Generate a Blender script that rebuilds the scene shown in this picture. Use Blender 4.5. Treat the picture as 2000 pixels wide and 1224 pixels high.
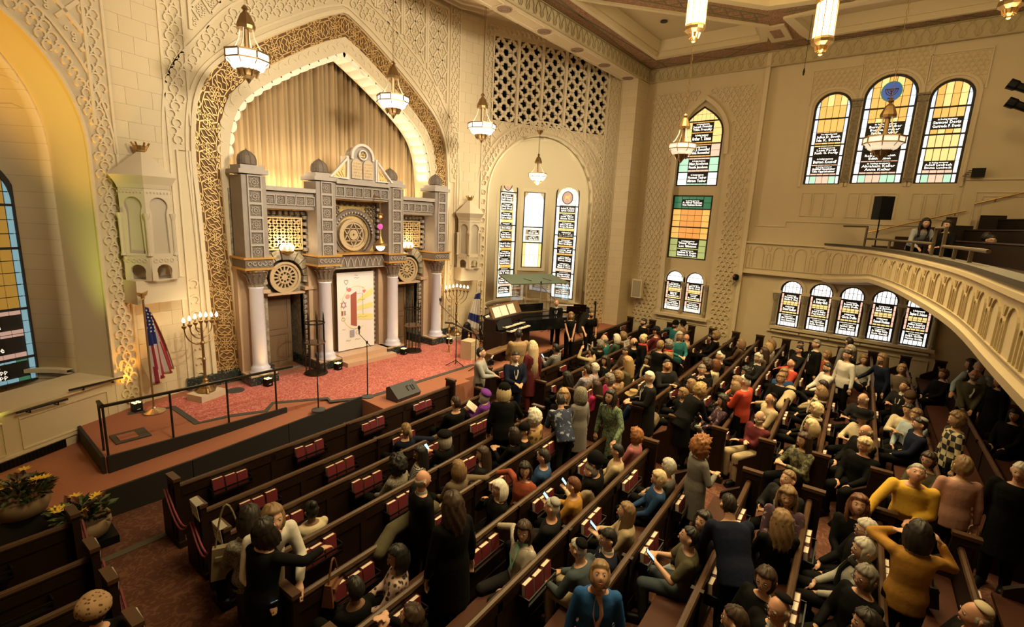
import bpy, math, random
from mathutils import Vector, Matrix
random.seed(7)
PI = math.pi
for o in list(bpy.data.objects): bpy.data.objects.remove(o)
SC = bpy.context.scene
COL = SC.collection
H = 5.2
yaw, pit, rol = math.radians(51.456), math.radians(-11.1217), math.radians(2.6902)
fw = Vector((math.sin(yaw)*math.cos(pit), math.cos(yaw)*math.cos(pit), math.sin(pit)))
r0 = fw.cross(Vector((0, 0, 1))).normalized(); u0 = r0.cross(fw)
RR = r0*math.cos(rol) + u0*math.sin(rol); UU = u0*math.cos(rol) - r0*math.sin(rol)
cd = bpy.data.cameras.new('camera'); cam = bpy.data.objects.new('camera', cd); COL.objects.link(cam)
cd.sensor_width = 36; cd.lens = 946.8/2000*36; cd.clip_start = .05; cd.clip_end = 200
mw = Matrix((RR, UU, -fw)).transposed().to_4x4(); mw.translation = (0, 0, H); cam.matrix_world = mw
SC.camera = cam
def ray(x, y): return RR*((x-1000)/946.8) - UU*((y-612)/946.8) + fw
def on_z(x, y, z): d = ray(x, y); return Vector((0, 0, H)) + d*((z-H)/d.z)
def on_y(x, y, Y): d = ray(x, y); return Vector((0, 0, H)) + d*(Y/d.y)
KR = .03
def fz(y): return KR*(9.5-y) if y < 9.5 else 0.0
def on_floor(x, y, h=0.0):
  d = ray(x, y); t = (h + KR*9.5 - H)/(d.z + KR*d.y); return Vector((0, 0, H)) + d*t
SC.view_settings.view_transform = 'Standard'; SC.view_settings.look = 'None'
SC.view_settings.gamma = 1; SC.view_settings.exposure = 0.45; SC.view_settings.use_curve_mapping = False
SC.cycles.use_denoising = True; SC.cycles.max_bounces = 6; SC.cycles.diffuse_bounces = 3
SC.cycles.sample_clamp_indirect = 4.0
W = bpy.data.worlds.new('world'); SC.world = W; W.use_nodes = True
W.node_tree.nodes['Background'].inputs[0].default_value = (.9, .7, .45, 1)
W.node_tree.nodes['Background'].inputs[1].default_value = 0.02
def look(o, tgt): o.rotation_euler = (Vector(tgt)-o.location).to_track_quat('-Z', 'Y').to_euler()
def spot(name, loc, tgt, power, ang, col=(1, .82, .55), blend=.6, rad=.15):
  l = bpy.data.lights.new(name, 'SPOT'); l.energy = power; l.spot_size = math.radians(ang); l.spot_blend = blend
  l.color = col; l.shadow_soft_size = rad
  o = bpy.data.objects.new(name, l); COL.objects.link(o); o.location = loc; look(o, tgt); return o
def area(name, loc, tgt, power, sx, sy, col=(1, .82, .55), spread=180):
  l = bpy.data.lights.new(name, 'AREA'); l.shape = 'RECTANGLE'; l.size = sx; l.size_y = sy; l.energy = power; l.color = col
  l.spread = math.radians(spread)
  o = bpy.data.objects.new(name, l); COL.objects.link(o); o.location = loc; look(o, tgt); return o
def point(name, loc, power, col=(1, .78, .45), rad=.12):
  l = bpy.data.lights.new(name, 'POINT'); l.energy = power; l.color = col; l.shadow_soft_size = rad
  o = bpy.data.objects.new(name, l); COL.objects.link(o); o.location = loc; return o
WARM = (1, .75, .34); STG = (1, .88, .66)
spot('stage_spot', (8.3, 1.5, 10.6), (8.3, 12.6, 1.6), 1900, 48, STG, .5, .2)
spot('stage_spot', (3.5, 4.5, 10.6), (6.0, 12.6, 1.0), 650, 52, STG, .5, .2)
spot('stage_spot', (13.0, 4.5, 10.6), (10.5, 12.6, 1.0), 650, 52, STG, .5, .2)
spot('wall_fill_spot', (8.3, -1.0, 9.0), (8.3, 13, 8.0), 3600, 52, STG, .6, .9)  # these unseen spots are added to brighten the walls around the stage
spot('wall_fill_spot', (3.0, 1.0, 9.4), (3.6, 13, 6.6), 1500, 52, STG, .7, .8)
spot('wall_fill_spot', (10.5, 1.0, 9.4), (15.0, 12, 7.8), 1500, 50, STG, .7, .8)
area('apse_fill', (8.3, 13.3, 6.05), (8.3, 11.2, 12), 90, 5.5, .15, (1, .80, .52))  # unseen strip added behind the ark top to brighten apse ceiling and beam
area('curtain_cove', (6.6, 13.62, 5.62), (6.6, 14.1, 6.6), 34, 2.4, .12, (1, .76, .42))
area('curtain_cove', (10.1, 13.62, 5.62), (10.1, 14.1, 6.6), 34, 2.4, .12, (1, .76, .42))
for cx in (5.33, 7.18, 9.48, 11.33):
  spot('column_spot', (cx*0.6+8.33*.4, 9.7, 10.6), (cx, 12.4, 1.9), 520, 12, (.66, .76, 1.0), .8, .08)
spot('green_wash', (.1, 11.25, 1.0), (2.0, 13.05, 4.6), 330, 46, (.80, .92, .14), .9, .1)
spot('amber_wash', (.6, 10.6, 1.2), (1.75, 12.75, 7.6), 1500, 34, (1, .52, .08), .9, .1)
area('hall_wash', (12.5, 3.0, 11.1), (19.5, 2.0, 6.0), 60, 3, 3, WARM)
area('hall_down', (12.0, 5.0, 11.2), (12.0, 4.6, 0), 470, 5, 4, WARM, 105)
area('hall_down', (12.0, -.8, 11.2), (11.0, -.5, 0), 430, 5, 4, WARM, 105)
area('hall_down', (4.5, 2.5, 11.2), (4.8, 3.6, 0), 260, 4, 3, WARM, 110)
area('hall_down', (10, -6, 11.2), (12, -2, 4), 300, 4, 3, WARM, 150)
MATS = {}
def lin(c):
  return tuple((v/12.92 if v <= .04045 else ((v+.055)/1.055)**2.4) for v in c)
def hx(s): return lin(tuple(int(s[i:i+2], 16)/255 for i in (0, 2, 4)))
def mat(name, col, rough=.6, metal=0, noise=0, nscale=8, bump=0, bscale=40, emit=None, es=1, spec=.5, trans=0, alpha=1):
  if name in MATS: return MATS[name]
  if isinstance(col, str): col = hx(col)
  m = bpy.data.materials.new(name); m.use_nodes = True; nt = m.node_tree; b = nt.nodes['Principled BSDF']
  b.inputs['Base Color'].default_value = (*col, 1); b.inputs['Roughness'].default_value = rough
  b.inputs['Metallic'].default_value = metal; b.inputs['Specular IOR Level'].default_value = spec
  if trans: b.inputs['Transmission Weight'].default_value = trans
  if alpha < 1: b.inputs['Alpha'].default_value = alpha
  if emit is not None:
    b.inputs['Emission Color'].default_value = (*(hx(emit) if isinstance(emit, str) else emit), 1); b.inputs['Emission Strength'].default_value = es
  if noise or bump:
    tc = nt.nodes.new('ShaderNodeTexCoord')
  if noise:
    n = nt.nodes.new('ShaderNodeTexNoise'); n.inputs['Scale'].default_value = nscale; n.inputs['Detail'].default_value = 4
    nt.links.new(tc.outputs['Object'], n.inputs['Vector'])
    mx = nt.nodes.new('ShaderNodeMix'); mx.data_type = 'RGBA'
    mx.inputs[6].default_value = (*[c*(1-noise) for c in col], 1); mx.inputs[7].default_value = (*[min(1, c*(1+noise)) for c in col], 1)
    nt.links.new(n.outputs['Fac'], mx.inputs[0]); nt.links.new(mx.outputs[2], b.inputs['Base Color'])
  if bump:
    n2 = nt.nodes.new('ShaderNodeTexNoise'); n2.inputs['Scale'].default_value = bscale; n2.inputs['Detail'].default_value = 3
    nt.links.new(tc.outputs['Object'], n2.inputs['Vector'])
    bp = nt.nodes.new('ShaderNodeBump'); bp.inputs['Strength'].default_value = bump; bp.inputs['Distance'].default_value = .02
    nt.links.new(n2.outputs['Fac'], bp.inputs['Height']); nt.links.new(bp.outputs['Normal'], b.inputs['Normal'])
  MATS[name] = m; return m
def two(name, c1, c2, kind='NOISE', scale=10, rough=.8, thr=.5, width=.05, dist=0, coord='Object', vec=(1, 1, 1), metal=0):
  """two-colour pattern material"""
  if name in MATS: return MATS[name]
  c1 = hx(c1) if isinstance(c1, str) else c1; c2 = hx(c2) if isinstance(c2, str) else c2
  m = bpy.data.materials.new(name); m.use_nodes = True; nt = m.node_tree; b = nt.nodes['Principled BSDF']
  b.inputs['Roughness'].default_value = rough; b.inputs['Metallic'].default_value = metal
  tc = nt.nodes.new('ShaderNodeTexCoord'); mp = nt.nodes.new('ShaderNodeMapping'); mp.inputs['Scale'].default_value = vec
  nt.links.new(tc.outputs[coord], mp.inputs['Vector'])
  if kind == 'NOISE':
    t = nt.nodes.new('ShaderNodeTexNoise'); t.inputs['Scale'].default_value = scale; t.inputs['Detail'].default_value = 3; t.inputs['Distortion'].default_value = dist; out = t.outputs['Fac']
  elif kind == 'VORONOI':
    t = nt.nodes.new('ShaderNodeTexVoronoi'); t.inputs['Scale'].default_value = scale; out = t.outputs['Distance']
  elif kind == 'EDGE':
    t = nt.nodes.new('ShaderNodeTexVoronoi'); t.feature = 'DISTANCE_TO_EDGE'; t.inputs['Scale'].default_value = scale; out = t.outputs['Distance']
  elif kind == 'WAVE':
    t = nt.nodes.new('ShaderNodeTexWave'); t.inputs['Scale'].default_value = scale; t.inputs['Distortion'].default_value = dist; t.bands_direction = 'Z'; out = t.outputs['Fac']
  elif kind == 'CHECK':
    t = nt.nodes.new('ShaderNodeTexChecker'); t.inputs['Scale'].default_value = scale; out = t.outputs['Fac']
  nt.links.new(mp.outputs[0], t.inputs['Vector'])
  mr = nt.nodes.new('ShaderNodeMapRange'); mr.inputs['From Min'].default_value = thr-width; mr.inputs['From Max'].default_value = thr+width
  nt.links.new(out, mr.inputs['Value'])
  mx = nt.nodes.new('ShaderNodeMix'); mx.data_type = 'RGBA'; mx.inputs[6].default_value = (*c1, 1); mx.inputs[7].default_value = (*c2, 1)
  nt.links.new(mr.outputs[0], mx.inputs[0]); nt.links.new(mx.outputs[2], b.inputs['Base Color'])
  MATS[name] = m; return m
CREAM = mat('cream_plaster', (.64, .52, .33), .75, noise=.05, nscale=3, bump=.15, bscale=60)
CREAM2 = mat('cream_relief', (.68, .56, .37), .7, noise=.06, nscale=20)
def ashlar_mat():
  m = bpy.data.materials.new('ashlar_plaster'); m.use_nodes = True; nt = m.node_tree; b = nt.nodes['Principled BSDF']
  b.inputs['Roughness'].default_value = .75
  tc = nt.nodes.new('ShaderNodeTexCoord'); br = nt.nodes.new('ShaderNodeTexBrick'); br.inputs['Scale'].default_value = 1
  br.inputs['Brick Width'].default_value = .62; br.inputs['Row Height'].default_value = .31; br.inputs['Mortar Size'].default_value = .006
  br.inputs['Color1'].default_value = (.62, .50, .31, 1); br.inputs['Color2'].default_value = (.655, .535, .34, 1); br.inputs['Mortar'].default_value = (.50, .39, .23, 1)
  sp = nt.nodes.new('ShaderNodeSeparateXYZ'); cb = nt.nodes.new('ShaderNodeCombineXYZ'); ad = nt.nodes.new('ShaderNodeMath')
  nt.links.new(tc.outputs['Object'], sp.inputs[0]); nt.links.new(sp.outputs['X'], ad.inputs[0]); nt.links.new(sp.outputs['Y'], ad.inputs[1])
  nt.links.new(ad.outputs[0], cb.inputs['X']); nt.links.new(sp.outputs['Z'], cb.inputs['Y']); nt.links.new(cb.outputs[0], br.inputs['Vector'])
  nt.links.new(br.outputs['Color'], b.inputs['Base Color']); return m
ASH = ashlar_mat()
DARKWOOD = mat('dark_walnut', (.014, .0056, .003), .5, noise=.35, nscale=14, spec=.3)
RAILWOOD = mat('worn_rail_wood', (.060, .029, .014), .4, noise=.3, nscale=10, spec=.4)
BLACK = mat('black', (.0028, .0028, .003), .5, spec=.25)
BLACKMET = mat('black_metal', (.012, .010, .009), .4, .6)
BRONZE = mat('dark_bronze', (.05, .035, .02), .4, .8)
BRASS = mat('brass', (.55, .34, .12), .32, .9)
GOLD = mat('gilded_strapwork', (.62, .40, .16), .45, .3)
GOLDBACK = mat('gilded_ground', (.15, .075, .022), .7, .1)
class MB:
  def __init__(s): s.v = []; s.f = []; s.m = []
  def add(s, vs, fs, mi=0):
    n = len(s.v); s.v += [tuple(v) for v in vs]; s.f += [tuple(n+i for i in f) for f in fs]; s.m += [mi]*len(fs)
  def box(s, c, sz, rz=0, mi=0, M=None):
    x, y, z = sz[0]/2, sz[1]/2, sz[2]/2
    vs = [Vector((a*x, b*y, d*z)) for d in (-1, 1) for b in (-1, 1) for a in (-1, 1)]
    R = M if M is not None else Matrix.Rotation(rz, 3, 'Z')
    vs = [R @ v + Vector(c) for v in vs]
    s.add(vs, [(0, 2, 3, 1), (4, 5, 7, 6), (0, 1, 5, 4), (2, 6, 7, 3), (0, 4, 6, 2), (1, 3, 7, 5)], mi)
  def tube(s, pts, r, n=8, mi=0, cap=True, r2=None):
    pts = [Vector(p) for p in pts]; rings = []; L = len(pts); base = len(s.v); prev = None
    for i, p in enumerate(pts):
      t = (pts[min(i+1, L-1)]-pts[max(i-1, 0)])
      t = t.normalized() if t.length > 1e-9 else Vector((0, 0, 1))
      if prev is None:
        a = Vector((0, 0, 1)) if abs(t.z) < .9 else Vector((1, 0, 0)); x = t.cross(a).normalized()
      else:
        x = (prev - t*prev.dot(t)); x = x.normalized() if x.length > 1e-6 else t.orthogonal().normalized()
      prev = x; y = t.cross(x)
      ri = r[i] if isinstance(r, (list, tuple)) else r
      s.v += [tuple(p + x*(ri*math.cos(2*PI*k/n)) + y*(ri*math.sin(2*PI*k/n))) for k in range(n)]
    for i in range(L-1):
      for k in range(n):
        a = base+i*n+k; b = base+i*n+(k+1) % n
        s.f.append((a, b, b+n, a+n)); s.m.append(mi)
    if cap:
      s.f.append(tuple(base+k for k in reversed(range(n)))); s.m.append(mi)
      s.f.append(tuple(base+(L-1)*n+k for k in range(n))); s.m.append(mi)
  def lathe(s, prof, c=(0, 0, 0), n=16, mi=0, M=None, a0=0, squash=1):
    c = Vector(c); base = len(s.v); L = len(prof)
    for (r, z) in prof:
      for k in range(n):
        p = Vector((r*math.cos(a0+2*PI*k/n), squash*r*math.sin(a0+2*PI*k/n), z))
        if M is not None: p = M @ p
        s.v.append(tuple(p+c))
    for i in range(L-1):
      for k in range(n):
        a = base+i*n+k; b = base+i*n+(k+1) % n; s.f.append((a, b, b+n, a+n)); s.m.append(mi)
    s.f.append(tuple(base+k for k in reversed(range(n)))); s.m.append(mi)
    s.f.append(tuple(base+(L-1)*n+k for k in range(n))); s.m.append(mi)
  def strap(s, pts, F, w, h, mi=0, closed=False, h0=0.0):
    """raised strip along 2-D points mapped by F(u,v,h)"""
    n = len(pts); P = [Vector(p) for p in pts]; vs = []
    for i in range(n):
      a = P[i-1] if (i > 0 or closed) else P[i]; b = P[(i+1) % n] if (i < n-1 or closed) else P[i]
      t = b-a; t = t.normalized() if t.length > 1e-9 else Vector((1, 0)); nn = Vector((-t.y, t.x))*(w/2)
      q1 = P[i]+nn; q2 = P[i]-nn
      vs += [F(q1.x, q1.y, h0), F(q1.x, q1.y, h), F(q2.x, q2.y, h), F(q2.x, q2.y, h0)]
    fs = []
    for i in range(n if closed else n-1):
      a = 4*i; b = 4*((i+1) % n)
      fs += [(a, b, b+1, a+1), (a+1, b+1, b+2, a+2), (a+2, b+2, b+3, a+3)]
    if not closed: fs += [(0, 1, 2, 3), (4*n-1, 4*n-2, 4*n-3, 4*n-4)]
    s.add(vs, fs, mi)
  def build(s, name, m, parent=None, loc=None, smooth=False, kind=None):
    me = bpy.data.meshes.new(name); me.from_pydata(s.v, [], s.f); me.update()
    ms = m if isinstance(m, (list, tuple)) else [m]
    for q in ms: me.materials.append(q)
    if len(ms) > 1: me.polygons.foreach_set('material_index', s.m)
    if smooth: me.polygons.foreach_set('use_smooth', [True]*len(me.polygons))
    return link(name, me, parent, loc, kind)
def link(name, me, parent=None, loc=None, kind=None):
  o = bpy.data.objects.new(name, me); COL.objects.link(o)
  if parent is not None: o.parent = parent
  if loc is not None: o.location = loc
  if kind: o['kind'] = kind
  return o
def tag(o, label, cat, group=None):
  o['label'] = label; o['category'] = cat
  if group: o['group'] = group
  return o
def thing(name, label, cat, loc=(0, 0, 0), rz=0, group=None):
  o = bpy.data.objects.new(name, None); o.empty_display_size = .1; COL.objects.link(o); o.location = loc; o.rotation_euler = (0, 0, rz)
  return tag(o, label, cat, group)
def struct(o, label, cat='room shell'):
  o['kind'] = 'structure'; o['label'] = label; o['category'] = cat; return o
def sempty(name, label, cat='room shell', loc=(0, 0, 0)):
  o = bpy.data.objects.new(name, None); o.empty_display_size = .1; COL.objects.link(o); o.location = loc; return struct(o, label, cat)
def plane_map(O, U, V, N):
  O, U, V, N = Vector(O), Vector(U), Vector(V), Vector(N)
  return lambda u, v, h=0.0: O + U*u + V*v + N*h
def plate(name, loops, m, F, depth, parent=None, kind=None, h0=0.0):
  """flat plate with holes from 2-D loops (first is the outline), thickness from h0 back to h0-depth"""
  cu = bpy.data.curves.new(name, 'CURVE'); cu.dimensions = '2D'; cu.fill_mode = 'BOTH'; cu.extrude = .5
  for L in loops:
    sp = cu.splines.new('POLY'); sp.points.add(len(L)-1)
    for p, q in zip(sp.points, L): p.co = (q[0], q[1], 0, 1)
    sp.use_cyclic_u = True
  ob = bpy.data.objects.new(name, cu); me = bpy.data.meshes.new_from_object(ob)
  bpy.data.objects.remove(ob); bpy.data.curves.remove(cu)
  for v in me.vertices: v.co = F(v.co.x, v.co.y, h0 if v.co.z > 0 else h0-depth)
  me.materials.clear(); me.materials.append(m); me.update()
  me.name = name
  return link(name, me, parent, None, kind)
def arc(cx, cy, r, a0, a1, n):
  return [(cx+r*math.cos(a0+(a1-a0)*i/n), cy+r*math.sin(a0+(a1-a0)*i/n)) for i in range(n+1)]
def resample(pts, step):
  P = [Vector(p) for p in pts]; out = [P[0]]; d = 0
  tot = sum((P[i+1]-P[i]).length for i in range(len(P)-1)); n = max(2, round(tot/step)); st = tot/n; tgt = st; acc = 0
  for i in range(len(P)-1):
    L = (P[i+1]-P[i]).length
    while tgt <= acc+L+1e-9 and len(out) < n:
      out.append(P[i].lerp(P[i+1], (tgt-acc)/L)); tgt += st
    acc += L
  out.append(P[-1]); return out
def smooth_poly(pts, it=2):
  P = [Vector(p) for p in pts]
  for _ in range(it):
    Q = [P[0]]
    for i in range(len(P)-1): Q += [P[i].lerp(P[i+1], .25), P[i].lerp(P[i+1], .75)]
    Q.append(P[-1]); P = Q
  return P
# ================================================================ SETTING
CX, ZS = 8.33, .75
def carpet(name, c1, c2, scale, dist, thr=.5, width=.04):
  return two(name, c1, c2, 'NOISE', scale, .95, thr, width, dist)
CARPET_HALL = carpet('hall_carpet', (.075, .022, .011), (.12, .048, .026), 7, 2.5, .54, .03)
CARPET_STAGE = carpet('stage_carpet', (.36, .075, .062), (.56, .215, .175), 16, 2.0, .53, .03)
CARPET_PLAIN = mat('plain_rust_carpet', (.30, .108, .058), .95, noise=.12, nscale=30)
b = MB()
XS, YS = (-4.2, 21.0), (-13, 9.5, 14.2)
b.add([(x, y, fz(y)) for y in YS for x in XS], [(0, 1, 3, 2), (2, 3, 5, 4)])
struct(b.build('floor', CARPET_HALL), 'worn rust carpet with pale scrolls across the raked hall floor', 'floor')
b = MB()
DG = mat('carpet_seam', (.075, .065, .045), .8)
b.box((1.45, 8.38, fz(8.4)+.006), (1.5, .13, .012), .05)
struct(b.build('trim_1', DG), 'dark strip across the left aisle carpet', 'trim')
def prism(poly, z0, z1, name, m, parent=None):
  bb = MB(); n = len(poly)
  bb.add([(x, y, z0) for x, y in poly]+[(x, y, z1) for x, y in poly], [tuple(range(n, 2*n)), tuple(reversed(range(n)))]+[(i, (i+1) % n, n+(i+1) % n, n+i) for i in range(n)])
  return bb.build(name, m, parent)
st = sempty('stage_platform', 'carpeted stage platform in front of the ark', 'stage')
prism([(1.72, 10.35), (4.9, 10.35), (6.45, 10.2), (6.45, 8.78), (9.3, 8.78), (9.3, 9.0), (19.3, 9.0), (19.3, 14.2), (1.72, 14.2)], 0, ZS, 'deck', CARPET_PLAIN, st)
ln = [(250, 808), (338, 795), (385, 827), (452, 812), (519, 803), (533, 787), (640, 778), (645, 784), (719, 776), (925, 712)]
LP = [on_z(x, y, ZS) for x, y in ln]
poly = [(p.x, p.y) for p in LP]+[(12.6, 12.4), (11.2, 12.5), (6.0, 12.5), (3.5, 12.6)]
prism(poly, ZS, ZS+.008, 'patterned_carpet', CARPET_STAGE, st)
b = MB(); b.strap([(p.x, p.y) for p in LP], plane_map((0, 0, ZS), (1, 0, 0), (0, 1, 0), (0, 0, 1)), .13, .014)
b.build('dark_border', mat('border_charcoal', (.055, .050, .045), .9), st)
b = MB(); b.box((2.25, 11.02, ZS+.012), (.55, .5, .024)); b.box((2.2, 11.0, ZS+.02), (.28, .3, .03), 0, 1)
b.build('floor_hatch', [mat('hatch_frame', (.04, .035, .03), .6), CARPET_PLAIN], st)
lo = sempty('stage_landing', 'low carpeted landing at the foot of the ramp', 'stage')
prism([(-2.6, 9.66), (1.72, 9.66), (1.72, 13.2), (-2.6, 13.2)], 0, .45, 'deck', CARPET_PLAIN, lo)
rp = sempty('stage_ramp', 'rust carpeted ramp rising beside the railing to the stage', 'ramp')
b = MB()
b.add([(1.72, 9.66, 0), (6.43, 9.66, 0), (6.43, 10.35, 0), (1.72, 10.35, 0), (1.72, 9.66, .45), (6.43, 9.66, ZS-.004), (6.43, 10.35, ZS-.004), (1.72, 10.35, .45)],
    [(4, 5, 6, 7), (0, 1, 5, 4), (1, 2, 6, 5), (2, 3, 7, 6), (3, 0, 4, 7)])
b.build('deck', CARPET_PLAIN, rp)
SKIRT = mat('black_skirt', (.010, .008, .006), .7)
for i in range(5):
  x0, x1 = -2.6+i*1.806, -2.6+(i+1)*1.806
  f = lambda x: .47 if x < 1.72 else .47+(x-1.72)*(.36/4.71)
  b = MB(); y0 = 9.60
  b.add([(x0+.006, y0, 0), (x1-.006, y0, 0), (x1-.006, y0+.05, 0), (x0+.006, y0+.05, 0), (x0+.006, y0, f(x0)), (x1-.006, y0, f(x1)), (x1-.006, y0+.05, f(x1)), (x0+.006, y0+.05, f(x0))],
      [(4, 5, 6, 7), (0, 1, 5, 4), (1, 2, 6, 5), (2, 3, 7, 6), (3, 0, 4, 7)])
  b.build('skirt_panel', SKIRT, rp)
b = MB(); b.box((3.35, 10.33, .60), (3.2, .05, .34)); b.box((1.70, 11.35, .60), (.05, 2.0, .34)); b.build('platform_skirt', SKIRT, st)
def ring(bm, F, cu, cv, r, w, h, a0=.15*PI, a1=1.85*PI, rot=0, n=8):
  pts = [(cu+r*math.cos(rot+a0+(a1-a0)*i/n), cv+r*math.sin(rot+a0+(a1-a0)*i/n)) for i in range(n+1)]
  bm.strap(pts, F, w, h)
def rings_in(F, u0, u1, v0, v1, pitch, test, parent, name='ring_relief', m=None, h=.045):
  bm = MB(); j = 0; v = v0+pitch*.5
  while v < v1-pitch*.3:
    u = u0+pitch*(.5 if j % 2 == 0 else 1.0)
    while u < u1-pitch*.3:
      if test(u, v): ring(bm, F, u, v, pitch*.44, pitch*.17, h, -.36*PI, 1.36*PI, 0 if True else 0, 8)
      u += pitch
    v += pitch*.86; j += 1
  if bm.v: return bm.build(name, m or CREAM2, parent, kind='stuff')
def inside(poly, u, v):
  c = False; n = len(poly)
  for i in range(n):
    a, bq = poly[i], poly[i-1]
    if (a[1] > v) != (bq[1] > v) and u < (bq[0]-a[0])*(v-a[1])/(bq[1]-a[1])+a[0]: c = not c
  return c
def seg_dist(poly, u, v):
  d = 1e9; p = Vector((u, v))
  for i in range(len(poly)-1):
    a, c = Vector(poly[i]), Vector(poly[i+1]); t = max(0, min(1, (p-a).dot(c-a)/max(1e-9, (c-a).length_squared))); d = min(d, (p-a-(c-a)*t).length)
  return d
OUT = [(3.82, .78), (3.86, 3), (3.9, 5.2), (3.95, 6.28), (3.85, 7.35), (3.62, 8.0), (3.2, 8.5), (2.45, 9.05), (1.65, 9.58), (.65, 10.2), (0, 10.5)]
INN = [(3.26, .78), (3.33, 3), (3.4, 5.2), (3.42, 6.24), (3.33, 7.25), (3.1, 7.8), (2.6, 8.28), (1.75, 8.9), (.65, 9.6), (0, 9.9)]
SCA = [(3.24, .78), (3.24, 3), (3.24, 5.2), (3.22, 6.4), (3.1, 7.1), (2.85, 7.65), (2.3, 8.15), (1.25, 8.85), (.35, 9.35), (0, 9.52)]
def full(half):  # left side up, over, right side down
  h = smooth_poly(half, 2); return [(-p.x, p.y) for p in h]+[(p.x, p.y) for p in reversed(h[:-1])]
OUTF, INNF, SCAF = full(OUT), full(INN), full(SCA)
def grow(half, d):
  return [(u+d, v+(d if i >= len(half)-4 else d*.3 if i > 3 else 0)) for i, (u, v) in enumerate(half[:-1])]+[(0, half[-1][1]+d*1.25)]
MOLD = full(grow(OUT, .20)); RINGO = full(grow(OUT, .62))
FS = plane_map((CX, 13.0, 0), (1, 0, 0), (0, 0, 1), (0, -1, 0))
ws = sempty('wall_stage', 'cream relief wall around the great pointed arch', 'wall')
plate('wall_face', [[(-4.45, ZS), (-4.45, 12.1), (4.45, 12.1), (4.45, ZS)]+[(u, v) for u, v in reversed(OUTF)]], CREAM, FS, .3, ws)
for off, w, h in ((.05, .09, .06), (.17, .05, .035)):
  bm = MB(); bm.strap(resample(full(grow(OUT, off)), .18), FS, w, h); bm.build('arch_molding', CREAM2, ws)
rings_in(FS, -4.45, 4.45, 1.0, 12.0, .205, lambda u, v: (seg_dist(MOLD, u, v) > .09 and not inside(MOLD, u, v) and v > 6.45 and ((inside(RINGO, u, v) and seg_dist(RINGO, u, v) > .08) or abs(u) > 4.02)), ws)
bm = MB()
for sx in (-1, 1):
  for w0 in (3.98, 4.43): bm.strap([(sx*w0, 6.9 if w0 < 4.4 else ZS), (sx*w0, 12.05)], FS, .05, .04)
  bm.strap([(sx*4.05, .9), (sx*4.05, 6.35), (sx*4.30, 6.35), (sx*4.30, .9)], FS, .04, .05)
bm.strap(resample(RINGO, .2)[24:-24], FS, .05, .045)
bm.build('border_molding', CREAM2, ws)
rings_in(FS, -4.3, -4.04, .95, 3.6, .22, lambda u, v: True, ws); rings_in(FS, 4.04, 4.3, .95, 3.6, .22, lambda u, v: True, ws)
def lattice(F, u0, u1, v0, v1, ok, parent, m=CREAM2, pu=None, pv=.55, w=.055, h=.05, lobes=True, name='lattice_panel'):
  pu = pu or (u1-u0)/2; bm = MB(); step = .05
  for sgn in (1, -1):
    k = -40
    while k < 60:
      run = []
      for i in range(int((u1-u0)/step)+2):
        u = min(u1, u0+i*step); v = v0+k*pv+sgn*(u-u0)*pv/pu
        if v0 <= v <= v1 and ok(u, v): run.append((u, v))
        else:
          if len(run) > 1: bm.strap([run[0], run[-1]], F, w, h)
          run = []
        if u >= u1: break
      if len(run) > 1: bm.strap([run[0], run[-1]], F, w, h)
      k += 1
  if lobes:
    nv = int((v1-v0)/(pv/2))+2; nu = int((u1-u0)/(pu/2))+2
    for i in range(nu):
      for j in range(nv):
        if (i+j) % 2 == 1:
          cu, cv = u0+i*pu/2, v0+j*pv/2
          for du, dv in ((0, .11), (0, -.11), (.07, .04), (-.07, .04), (.07, -.05), (-.07, -.05)):
            u, v = cu+du*pu/.5, cv+dv
            if u0 < u < u1 and v0 < v < v1 and ok(u, v): ring(bm, F, u, v, .03, .03, h*.7, 0, 2*PI, 0, 6)
  if bm.v: return bm.build(name, m, parent)
for sx in (-1, 1):
  for i in range(4):
    a, c = sorted((sx*(.12+i*.96), sx*(.12+i*.96+.80)))
    okf = lambda u, v: not inside(RINGO, u, v) and seg_dist(RINGO, u, v) > .1
    lattice(FS, a, c, 7.2, 11.8, okf, ws)
    bm = MB()
    lo_v = max([v for u, v in RINGO if abs(u-(a if sx > 0 else c)) < .25] or [7])
    for uu in (a-.04, c+.04):
      vb = max([v for u, v in RINGO if abs(u-uu) < .16] or [6.9])+.1
      if vb < 11.7: bm.strap([(uu, vb), (uu, 11.85)], FS, .07, .06)
    bm.strap([(a-.04, 11.85), (c+.04, 11.85)], FS, .07, .06)
    bm.build('panel_frame', CREAM2, ws)
def band_map(y, n=160):
  def par(half):
    q = resample(half, .02); return q
  A, Bq = resample(INNF, .05), resample(OUTF, .05)
  def at(P, t):
    x = t*(len(P)-1); i = min(len(P)-2, int(x)); return P[i].lerp(P[i+1], x-i)
  def F(s, t, h=0.0):
    a, c = at(A, s), at(Bq, s); p = a.lerp(c, t); return Vector((CX+p.x, y-h, p.y))
  return F
GB = band_map(13.03)
gb = sempty('gilded_arch_band', 'gilded interlaced strapwork band framing the ark arch', 'arch band')
bm = MB(); NS = 120
vs = [GB(i/NS, t) for i in range(NS+1) for t in (0, 1)]
bm.add(vs, [(2*i, 2*i+1, 2*i+3, 2*i+2) for i in range(NS)]); bm.build('ground', GOLDBACK, gb)
LT = sum((Vector(OUTF[i+1])-Vector(OUTF[i])).length for i in range(len(OUTF)-1)); NT = 34
def oval(cx, cy, rx, ry, n=10): return [(cx+rx*math.cos(2*PI*i/n), cy+ry*math.sin(2*PI*i/n)) for i in range(n)]
TILE = []
for a in (0, PI/4): TILE.append(([(.56*math.cos(a+PI/2*k), .56*math.sin(a+PI/2*k)) for k in range(4)], True))
for k in range(4): TILE.append((oval(.27*math.cos(PI/4+k*PI/2), .27*math.sin(PI/4+k*PI/2), .13, .13, 7), True))
TILE.append((oval(0, 0, .10, .10, 6), True))
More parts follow.
